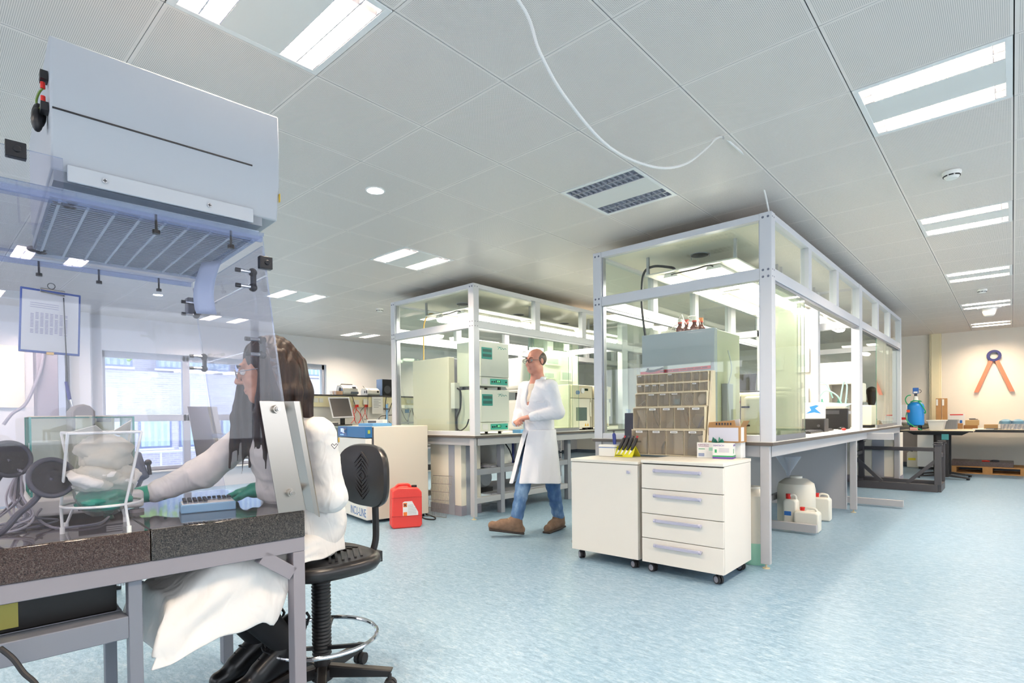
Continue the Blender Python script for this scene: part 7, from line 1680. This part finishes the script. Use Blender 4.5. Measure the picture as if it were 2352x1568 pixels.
# hair
TH = T; hair = []
eb = lambda x, y, z, r, k=.02: ('e', T(x, y, z), r, B, k)
hair += [eb(0, -.026, .045, (.085, .102, .092)), eb(0, -.075, -.02, (.082, .062, .1), .03)]
dn = V3(0, 0, -1)
for x, y, z, dx, dy, L, r0, r1 in ((.07, .0, .03, .02, -.01, .24, .026, .008), *[(.077-.0006*q, -.065+.008*q, .045, .012-.001*q, .022+.003*q, .30+.022*((q*5) % 7), .013, .0035) for q in range(9)], (.05, -.07, .0, .02, -.035, .22, .042, .024), (0, -.1, .0, 0, -.05, .24, .048, .026), (-.05, -.08, .0, -.01, -.04, .24, .042, .024), *[(-.072+.001*q, -.01+.010*q, .045, -.003, .03+.004*q, .32+.02*((q*4) % 7), .013, .0035) for q in range(9)], (.078, -.03, .02, .02, -.02, .24, .03, .018)):
    a = Vector(T(x, y, z)); sB = B @ V3(dx*1.0, dy, 0); m_ = a+sB*.7+dn*L*.5; e = a+sB+dn*L; 
    hair += [('c', t(a), t(m_), r0, (r0+r1)/2*1.05, .02), ('c', t(m_), t(e), (r0+r1)/2*1.05, r1, .02)]
hair += [('-e', T(0, .105, -.03), (.058, .06, .1), B, .01)]
rot_ = np.array(B)
def hfold(X, Y, Z):
    a = (X-C.x)*rot_[0][0]+(Y-C.y)*rot_[1][0]+(Z-C.z)*rot_[2][0]; b = (X-C.x)*rot_[0][1]+(Y-C.y)*rot_[1][1]
    return .0022*np.sin(150*a+60*b)+.0016*np.sin(230*b-90*a+9*Z)
grow('hair', M_hairf, WO, hair, .0042, .02, fold=hfold, sm=1)
# coat
def ffold(amp):
    rg_ = lambda q: np.exp(-np.sin(q)**2/.10)
    return lambda X, Y, Z: amp*.8-amp*(rg_(24*X+17*Y+30*Z+1.6*np.sin(9*Z+5*X))*(.6+.4*np.sin(7*Y+9*Z))+.8*rg_(27*Z-30*Y+12*X+1.5*np.sin(11*Y-4*X)+1.3)*(.5+.5*np.sin(8*X-6*Z)))
coat = [('e', t(pel+V3(0, .0, .03)), (.175, .15, .17), None, .05), ('c', t(pel+V3(0, -.02, .1)), t(pel+V3(.005, -.10, .36)), .155, .135, .06), ('e', t(pel+V3(.005, -.11, .36)), (.19, .13, .15), None, .05),
    ('c', t(shF+V3(.03, 0, .015)), t(shN+V3(-.04, 0, .015)), .062, .055, .05), ('c', t(V3(*neck)+V3(0, .03, -.03)), t(pel+V3(0, -.08, .36)), .075, .12, .05),
    ('c', t(shN), t(elN), .066, .06, .03), ('c', t(elN), t(wrN-hdN*.01), .066, .046, .03), ('c', t(shF), t(elF), .072, .062, .03), ('c', t(elF), t(wrF-hdF*.01), .064, .044, .03),
    ('-e', T(0, .03, -.14), (.05, .06, .06), B, .02)]
for a in range(9):   # collar
    th = R(-110+27*a); c0 = V3(*neck)+V3(0, .012, .006); q = c0+B @ V3(.068*math.sin(th), -.06*math.cos(th), 0); q2 = c0+B @ V3(.068*math.sin(th+R(27)), -.06*math.cos(th+R(27)), 0)
    if a < 8: coat.append(('c', t(q), t(q2), .016, .016, .02))
grow('lab_coat', M_coat, WO, coat, .006, .03, fold=ffold(.0052), sm=1)
# coat skirt over the lap
rows = []
for i in range(25):
    s_ = i/24; y = 1.30-.68*s_
    tz = (.74 if s_ < .1 else .735)-.03*s_-(.0 if s_ < .8 else (s_-.8)*.55)
    hz = .625 if y > 1.02 else max(.40, .625-(1.02-y)*2.6) if y > .93 else .44
    if y < .74: hz -= (.74-y)*.36
    xn, xf = -2.165+.09*min(1, s_*3), -2.47-.03*s_; row = []
    for j in range(33):
        u = j/32
        if u < .3: v = u/.3; x = xn-.015*v+.02*(1-v)*(s_ > .45); z = hz+(tz-.035-hz)*v
        elif u < .7: v = (u-.3)/.4; x = xn-.015+(xf-xn+.03)*v; z = tz-.035+.045*math.sin(PI*v)**.6-.02*math.sin(PI*v)**8
        else: v = (u-.7)/.3; x = xf+.015-.015*v; z = tz-.035+(hz-.01-(tz-.035))*v
        wv = .010*math.sin(17*u*2+9*s_)*s_+.006*math.sin(40*u-14*s_)*s_
        row.append(V3(x+wv*(1 if u < .5 else -1), y+.012*math.sin(22*u)*s_*max(0, .62-z)*6-(.05*max(0, .6-z)/.3 if s_ > .9 else 0), z+.006*math.sin(24*s_+6*u)))
    rows.append(row)
ends = []
for k in range(6):
    ends.append([p+V3(0, -.012*k-.01, 0)+V3(0, 0, 0) if False else V3(p.x, p.y-.01*(k+1), min(p.z, .66-.052*k*.9) if p.z > .36 else p.z) for p in rows[-1]])
o = MB().grid(rows+ends).build('coat_skirt', M_coat, WO, angle=80); q = o.modifiers.new('solid', 'SOLIDIFY'); q.thickness = .006; q.offset = 0; q = o.modifiers.new('sub', 'SUBSURF'); q.levels = q.render_levels = 1
grow('trousers', M_blackcl, WO, [('c', t(hipN), t(knN), .058, .054, .04), ('c', t(hipF), t(knF), .058, .054, .04), ('c', t(knN), t(anN), .062, .054), ('c', t(knF), t(anF), .062, .054), ('c', t(hipN), t(hipF), .06, .06, .04)], .007, .02)
for an, nm in ((anN, 'near'), (anF, 'far')):
    toe = an+V3(-.015, -.17, -.13); heel = an+V3(.0, .03, -.07)
    bt_ = grow('boot', M_leather, WO, [('c', t(an+V3(0, .03, .06)), t(an+V3(0, .005, -.03)), .056, .05, .02), ('c', t(heel), t(toe), .04, .036, .03), ('c', t(an+V3(0, -.01, -.02)), t(an+V3(-.01, -.1, -.085)), .05, .042, .03)], .005, .02)
    lc = MB()
    for k in range(6):
        c = an+V3(-.003*k, -.045-.017*k, .035-.026*k); lc.tube([c+V3(.03, .01, -.005), c+V3(.0, -.012, .008), c+V3(-.03, .01, -.005)], .0035, 6)
    lc.build('lace', M_black, bt_); MB().tube([an+V3(.01, .085, .05), an+V3(.015, .095, .085), an+V3(.0, .09, .1)], .006, 6).build('pull_tab', M_black, bt_)
    MB().bar(heel+V3(0, .03, -.04), toe+V3(0, 0, -.035), .075, .018).build('sole', mat('dark_boot_sole', '#1f1714', .6), bt_)
hm = MB(); c = V3(-2.012, 1.165, 1.09)
for a, b in (((0, 0), (.007, .008)), ((.007, .008), (.0125, .003)), ((.0125, .003), (0, -.013)), ((0, 0), (-.007, .008)), ((-.007, .008), (-.0125, .003)), ((-.0125, .003), (0, -.013))):
    hm.cyl(c+V3(.3*a[0], .95*a[0], a[1]), c+V3(.3*b[0], .95*b[0], b[1]), .0012, 5)
hm.build('sleeve_print', M_ink, WO)
# ------------------------------------------------------------------ work chair under her
CH = thing('lab_chair', 'black polyurethane lab chair with chrome foot ring under the seated person', 'chair', (-2.245, 1.225, 0)); hb = V3(-2.245, 1.225, 0)
M_pu = mat('black_polyurethane', '#1b1717', .32, spec=.6); M_nyl = mat('black_nylon', '#1a1718', .42)
rows = []; nA = 44
def sp(a, f): c, s = math.cos(a), math.sin(a); e = (abs(c)**3+abs(s)**3)**(-1/3); return c*f*e, s*f*e
st = MB(); top = .605; rg = []
for f, z in ((.05, .535), (.7, .535), (.93, .545), (1.0, .57), (.98, .595), (.92, .605), (.8, .60), (.05, .59)):
    rg.append([hb+V3(.235*sp(2*PI*k/nA, 1)[0]*f, .005+.225*sp(2*PI*k/nA, 1)[1]*f, z) for k in range(nA)])
seat = st.rings(rg).build('seat', M_pu, CH, angle=50)
rb_ = MB()
for k in range(6):
    for sx in (1, -1): rb_.bar(hb+V3(sx*.005, .19-.03*k, .6), hb+V3(sx*.15, .11-.03*k, .6), .010, .008)
rb_.build('seat_rib', M_pu, seat)
br = MB(); bc_ = hb+V3(-.055, .275, .925); rg = []
for f, y_ in ((.05, .0), (.75, .0), (.96, .008), (1.0, .022), (.97, .038), (.88, .046), (.05, .044)):
    rg.append([bc_+V3(.205*sp(2*PI*k/nA, 1)[0]*f*(1.0), y_-.025+.10*(sp(2*PI*k/nA, 1)[0]*f)**2*-.25, .150*sp(2*PI*k/nA, 1)[1]*f*(1+.08*sp(2*PI*k/nA, 1)[0]*0)) for k in range(nA)])
back = br.rings(rg[::-1]).build('backrest', M_pu, CH, angle=50)
rb_ = MB()   # diamond ribs pressed into the pad (the side towards the table)
for q in range(1, 6):
    w_, h_ = .028*q, .022*q
    for sx, sz in ((1, 1), (1, -1), (-1, 1), (-1, -1)):
        rb_.bar(bc_+V3(sx*w_, -.026-.0, 0), bc_+V3(0, -.026, sz*h_), .010, .006, (0, 1, 0))
rb_.build('backrest_rib', M_pu, back)
MB().tube([hb+V3(-.03, .3, .87), hb+V3(-.03, .305, .7), hb+V3(-.03, .3, .6), hb+V3(-.03, .26, .545), hb+V3(-.01, .1, .52)], .016, 10, smooth=5).boxm(hb+V3(-.06, .24, .51), hb+V3(.0, .32, .56)).build('back_stem', M_nyl, CH)
MB().boxm(hb+V3(-.08, -.08, .515), hb+V3(.08, .1, .537)).build('mechanism', M_nyl, CH, bevel=.005)
bp = []
for k in range(23):
    z = .52-.0155*k; bp += [(.036, z), (.041, z-.0045), (.041, z-.009), (.036, z-.0135)]
MB().lathe(hb, bp, 24).build('gas_lift_bellows', M_nyl, CH, angle=60)
MB().lathe(hb, [(.034, .165), (.034, .11), (.045, .105), (.045, .06), (.03, .05)], 24).build('hub', M_nyl, CH)
fr_ = MB().torus(hb+V3(.0, .0, .245), .235, .0095, 56, 10).build('foot_ring', M_chrome, CH)
for k in range(3): a = R(20+120*k); MB().bar(hb+V3(.03*math.cos(a), .03*math.sin(a), .2), hb+V3(.23*math.cos(a), .23*math.sin(a), .243), .018, .014).build('ring_spoke', M_nyl, fr_)
for k in range(5):
    a = R(42+72*k); d = V3(math.cos(a), math.sin(a), 0); e = hb+d*.295
    lg = MB().prism([hb+d*.03+V3(0, 0, .07), e+V3(0, 0, .07), e+d*.015+V3(0, 0, .1), hb+d*.03+V3(0, 0, .125)], V3(-d.y, d.x, 0)*.042); off = V3(-d.y, d.x, 0)*.021; lg.v = [p-off for p in lg.v]
    lg = lg.build('leg', M_nyl, CH, bevel=.006)
    n_ = V3(-d.y, d.x, 0); c = e+V3(0, 0, .027)
    MB().cyl(c-n_*.024, c-n_*.005, .027, 18).cyl(c+n_*.005, c+n_*.024, .027, 18).cyl(c+V3(0, 0, .01), c+V3(0, 0, .05), .009, 10).build('castor', M_rubber, lg)
# ------------------------------------------------------------------ walking man
MN = thing('person', 'person in a long white lab coat, jeans and brown shoes walking with hands before him', 'person', (-3.64, 4.4, 0))
h_ = V3(-.12, -.99, 0).normalized(); l_ = V3(.99, -.12, 0).normalized()
C = V3(-3.63, 4.385, 1.757); B = basis((-.06, -1, 0), R(-6)); hp_, T = head_prims(C, B, 1.1, True)
neck = (-3.635, 4.42, 1.56); chest = V3(-3.635, 4.43, 1.34); pel = V3(-3.63, 4.44, .98)
shL, elL, wrL = V3(-3.45, 4.40, 1.485), V3(-3.385, 4.43, 1.235), V3(-3.56, 4.225, 1.19); shR, elR, wrR = V3(-3.82, 4.445, 1.485), V3(-3.875, 4.42, 1.22), V3(-3.755, 4.225, 1.14)
hiL, knL, anL = V3(-3.555, 4.44, .94), V3(-3.515, 4.50, .51), V3(-3.55, 4.645, .115); hiR, knR, anR = V3(-3.705, 4.43, .94), V3(-3.66, 4.21, .52), V3(-3.68, 4.115, .15)
dL = V3(-.85, -.5, -.14).normalized(); dR = V3(.6, -.6, .1).normalized()
toL, toR = anL+V3(.02, -.21, -.07), anR+V3(-.165, -.17, -.03)
body = hp_+[('c', T(0, -.02, -.07), neck, .058, .06, .03), ('c', neck, t(chest), .065, .13, .06), ('c', t(chest), t(pel), .13, .135, .06), ('c', t(shL), t(shR), .06, .06, .05),
    ('c', t(shL), t(elL), .052, .042), ('c', t(elL), t(wrL), .042, .029), ('c', t(shR), t(elR), .052, .042), ('c', t(elR), t(wrR), .042, .029),
    ('c', t(hiL), t(knL), .085, .058, .04), ('c', t(knL), t(anL), .056, .04), ('c', t(hiR), t(knR), .085, .058, .04), ('c', t(knR), t(anR), .056, .04), ('c', t(anL), t(toL), .035, .03), ('c', t(anR), t(toR), .035, .03)]
body += hand_prims(wrL+dL*.01, dL, (0, -.4, 1), 1, (.35, .4, .3), 1.05)+hand_prims(wrR+dR*.01, dR, (-.2, -.4, 1), -1, (.5, .5, .4), 1.05)
grow('body', M_skinm, MN, body, .006, .02)
face_parts(MN, C, B, T, 1.1, gl=mat('dark_glasses_frame', '#26222a', .3))
eb = lambda x, y, z, r, k=.015: ('e', T(x, y, z), tuple(q*1.1 for q in r), B, k)
grow('hair', M_hairm, MN, [eb(0, -.03, .024, (.081, .094, .08)), ('-e', T(0, .112, .085), (.2, .11, .075), B, .01), ('-e', T(0, .10, -.03), (.2, .10, .12), B, .008), ('-e', T(0, -.02, -.11), (.2, .2, .075), B, .008)], .005, .02, sm=1)
coat = [('e', t(chest+V3(0, 0, .02)), (.205, .145, .2), None, .05), ('c', t(chest), t(pel+V3(0, 0, -.02)), .15, .165, .06), ('c', t(shL+V3(-.02, 0, 0)), t(shR+V3(.02, 0, 0)), .08, .08, .05), ('c', neck[:2]+(1.54,), t(chest), .08, .13, .05),
    ('c', t(shL), t(elL), .082, .07, .03), ('c', t(elL), t(wrL-dL*.02), .072, .052, .03), ('c', t(shR), t(elR), .082, .07, .03), ('c', t(elR), t(wrR-dR*.02), .072, .052, .03)]
for a in range(8):
    th = R(-100+27*a); c0 = V3(*neck)+V3(0, .012, .028); q = c0+B @ V3(.078*math.sin(th), -.07*math.cos(th), 0); q2 = c0+B @ V3(.078*math.sin(th+R(27)), -.07*math.cos(th+R(27)), 0); coat.append(('c', t(q), t(q2), .013, .013, .014))
vb = V3(*neck)+h_*.13
coat += [('-e', t(vb+V3(0, 0, -.02)), (.05, .09, .1), None, .015), ('-e', t(vb+V3(0, 0, -.12)), (.028, .075, .13), None, .015)]
grow('lab_coat', M_coatm, MN, coat, .0075, .03, fold=ffold(.0042), sm=1)
grow('shirt', mat('cream_shirt', '#dccfc0', .8), MN, [('c', t(chest+V3(0, 0, .12)), t(chest), .115, .125, .05), ('c', t(vb+V3(0, .05, -.2)), t(chest), .05, .1, .05)], .01, .03)
rows = []; nU = 46
for i in range(19):
    s_ = i/18; z = 1.06-.54*s_; a0 = R(2+8*max(0, s_-.12)); a1 = R(358-22*max(0, s_-.12)); row = []
    sw = -.03*s_
    for j in range(nU+1):
        u = j/nU; a = a0+(a1-a0)*u; rx = .172+.085*s_; ry = .160+.112*s_
        fl = .013*s_*math.sin(7*a+1.2)+.009*s_*math.sin(13*a+3*s_)
        c = V3(pel.x+sw*.6, pel.y-.05*s_, 0)
        p = c+(-h_*-1)*((ry+fl)*math.cos(a))+l_*((rx+fl)*math.sin(a)); row.append(V3(p.x, p.y, z+.012*math.sin(a*2)*s_))
    rows.append(row)
o = MB().grid(rows).build('coat_skirt', M_coatm, MN, angle=80); q = o.modifiers.new('solid', 'SOLIDIFY'); q.thickness = .007; q.offset = 0; q = o.modifiers.new('sub', 'SUBSURF'); q.levels = q.render_levels = 1
grow('jeans', M_jeans, MN, [('c', t(hiL), t(knL), .085, .075, .04), ('c', t(knL), t(anL+V3(0, 0, .0)), .074, .06), ('c', t(hiR), t(knR), .085, .075, .04), ('c', t(knR), t(anR), .074, .06), ('c', t(hiL), t(hiR), .085, .085, .04)], .007, .02, fold=lambda X, Y, Z: .003*np.sin(70*Z+25*X)+.002*np.sin(45*Z-60*Y))
M_shoe = mat('brown_suede', '#7d6350', .8, var=(30, .15)); M_sole = mat('dark_brown_sole', '#3a2f2a', .6)
for an, to in ((anL, toL), (anR, toR)):
    dd = (to-an); dd = V3(dd.x, dd.y, 0).normalized(); he = an-dd*.045+V3(0, 0, -.055 if an is anL else -.085)
    if an is anR: to = to+V3(0, 0, -.005)
    sh = grow('shoe', M_shoe, MN, [('c', t(an+V3(0, 0, .015)), t(an+V3(0, 0, -.03)), .062, .058, .02), ('c', t(he), t(to), .046, .043, .03), ('c', t(an-V3(0, 0, .02)), t(an.lerp(to, .6)), .056, .048, .03)], .005, .02)
    so = MB().bar(he-dd*.035+V3(0, 0, -.035), to+dd*.035+V3(0, 0, -.036), .092, .024).build('sole', M_sole, sh, bevel=.01)
    lc = MB(); sd = V3(-dd.y, dd.x, 0)
    for k in range(5):
        c = an.lerp(to, .2+.13*k)+V3(0, 0, .052-.008*k); lc.tube([c+sd*.03-V3(0, 0, .008), c, c-sd*.03-V3(0, 0, .008)], .004, 6)
    lc.build('lace', mat('tan_lace', '#a58c6d', .7), sh)
MB().boxm(V3(-3.53, 4.272, 1.33), V3(-3.43, 4.276, 1.345)).build('pocket_edge', mat('coat_seam', '#cfcfd8', .8), MN)
# ------------------------------------------------------------------ third person far behind the large enclosure
P3 = thing('person', 'person with brown hair and white coat standing beyond the large enclosure far end', 'person', (-2.02, 12.6, 0)); b = V3(-2.02, 12.6, 0)
C = b+V3(0, 0, 1.56); B = basis((-.2, .98, 0)); hp_, T = head_prims(C, B, 1.0)
grow('body', M_skinf, P3, hp_+[('c', T(0, -.02, -.07), t(b+V3(0, 0, 1.38)), .05, .06, .03), ('c', t(b+V3(0, 0, 1.36)), t(b+V3(0, 0, .85)), .1, .13, .05), ('c', t(b+V3(-.17, 0, 1.33)), t(b+V3(.17, 0, 1.33)), .05, .05), ('c', t(b+V3(.18, 0, 1.32)), t(b+V3(.22, .05, 1.05)), .045, .04), ('c', t(b+V3(.22, .05, 1.05)), t(b+V3(.15, .27, .98)), .04, .03), ('c', t(b+V3(-.18, 0, 1.32)), t(b+V3(-.22, .05, 1.05)), .045, .04), ('c', t(b+V3(-.22, .05, 1.05)), t(b+V3(-.15, .27, .98)), .04, .03),
    ('c', t(b+V3(.09, 0, .85)), t(b+V3(.1, .01, .1)), .08, .045), ('c', t(b+V3(-.09, 0, .85)), t(b+V3(-.1, .01, .1)), .08, .045), ('c', t(b+V3(.1, 0, .06)), t(b+V3(.1, .16, .04)), .04, .035), ('c', t(b+V3(-.1, 0, .06)), t(b+V3(-.1, .16, .04)), .04, .035)], .009, .02)
grow('hair', M_hairf, P3, [('e', T(0, -.03, .04), (.092, .105, .095), B), ('c', T(0, -.06, .0), T(0, -.08, -.2), .085, .06), ('-e', T(0, .1, -.05), (.06, .06, .1), B, .01)], .008, .02)
grow('lab_coat', M_coatm, P3, [('e', t(b+V3(0, 0, 1.2)), (.2, .14, .22), None), ('c', t(b+V3(0, 0, 1.2)), t(b+V3(0, 0, .55)), .15, .2, .05), ('c', t(b+V3(-.16, 0, 1.34)), t(b+V3(.16, 0, 1.34)), .08, .08, .05), ('c', t(b+V3(.18, 0, 1.32)), t(b+V3(.22, .05, 1.05)), .075, .065), ('c', t(b+V3(.22, .05, 1.05)), t(b+V3(.15, .25, .98)), .065, .05), ('c', t(b+V3(-.18, 0, 1.32)), t(b+V3(-.22, .05, 1.05)), .075, .065), ('c', t(b+V3(-.22, .05, 1.05)), t(b+V3(-.15, .25, .98)), .065, .05)], .01, .03)
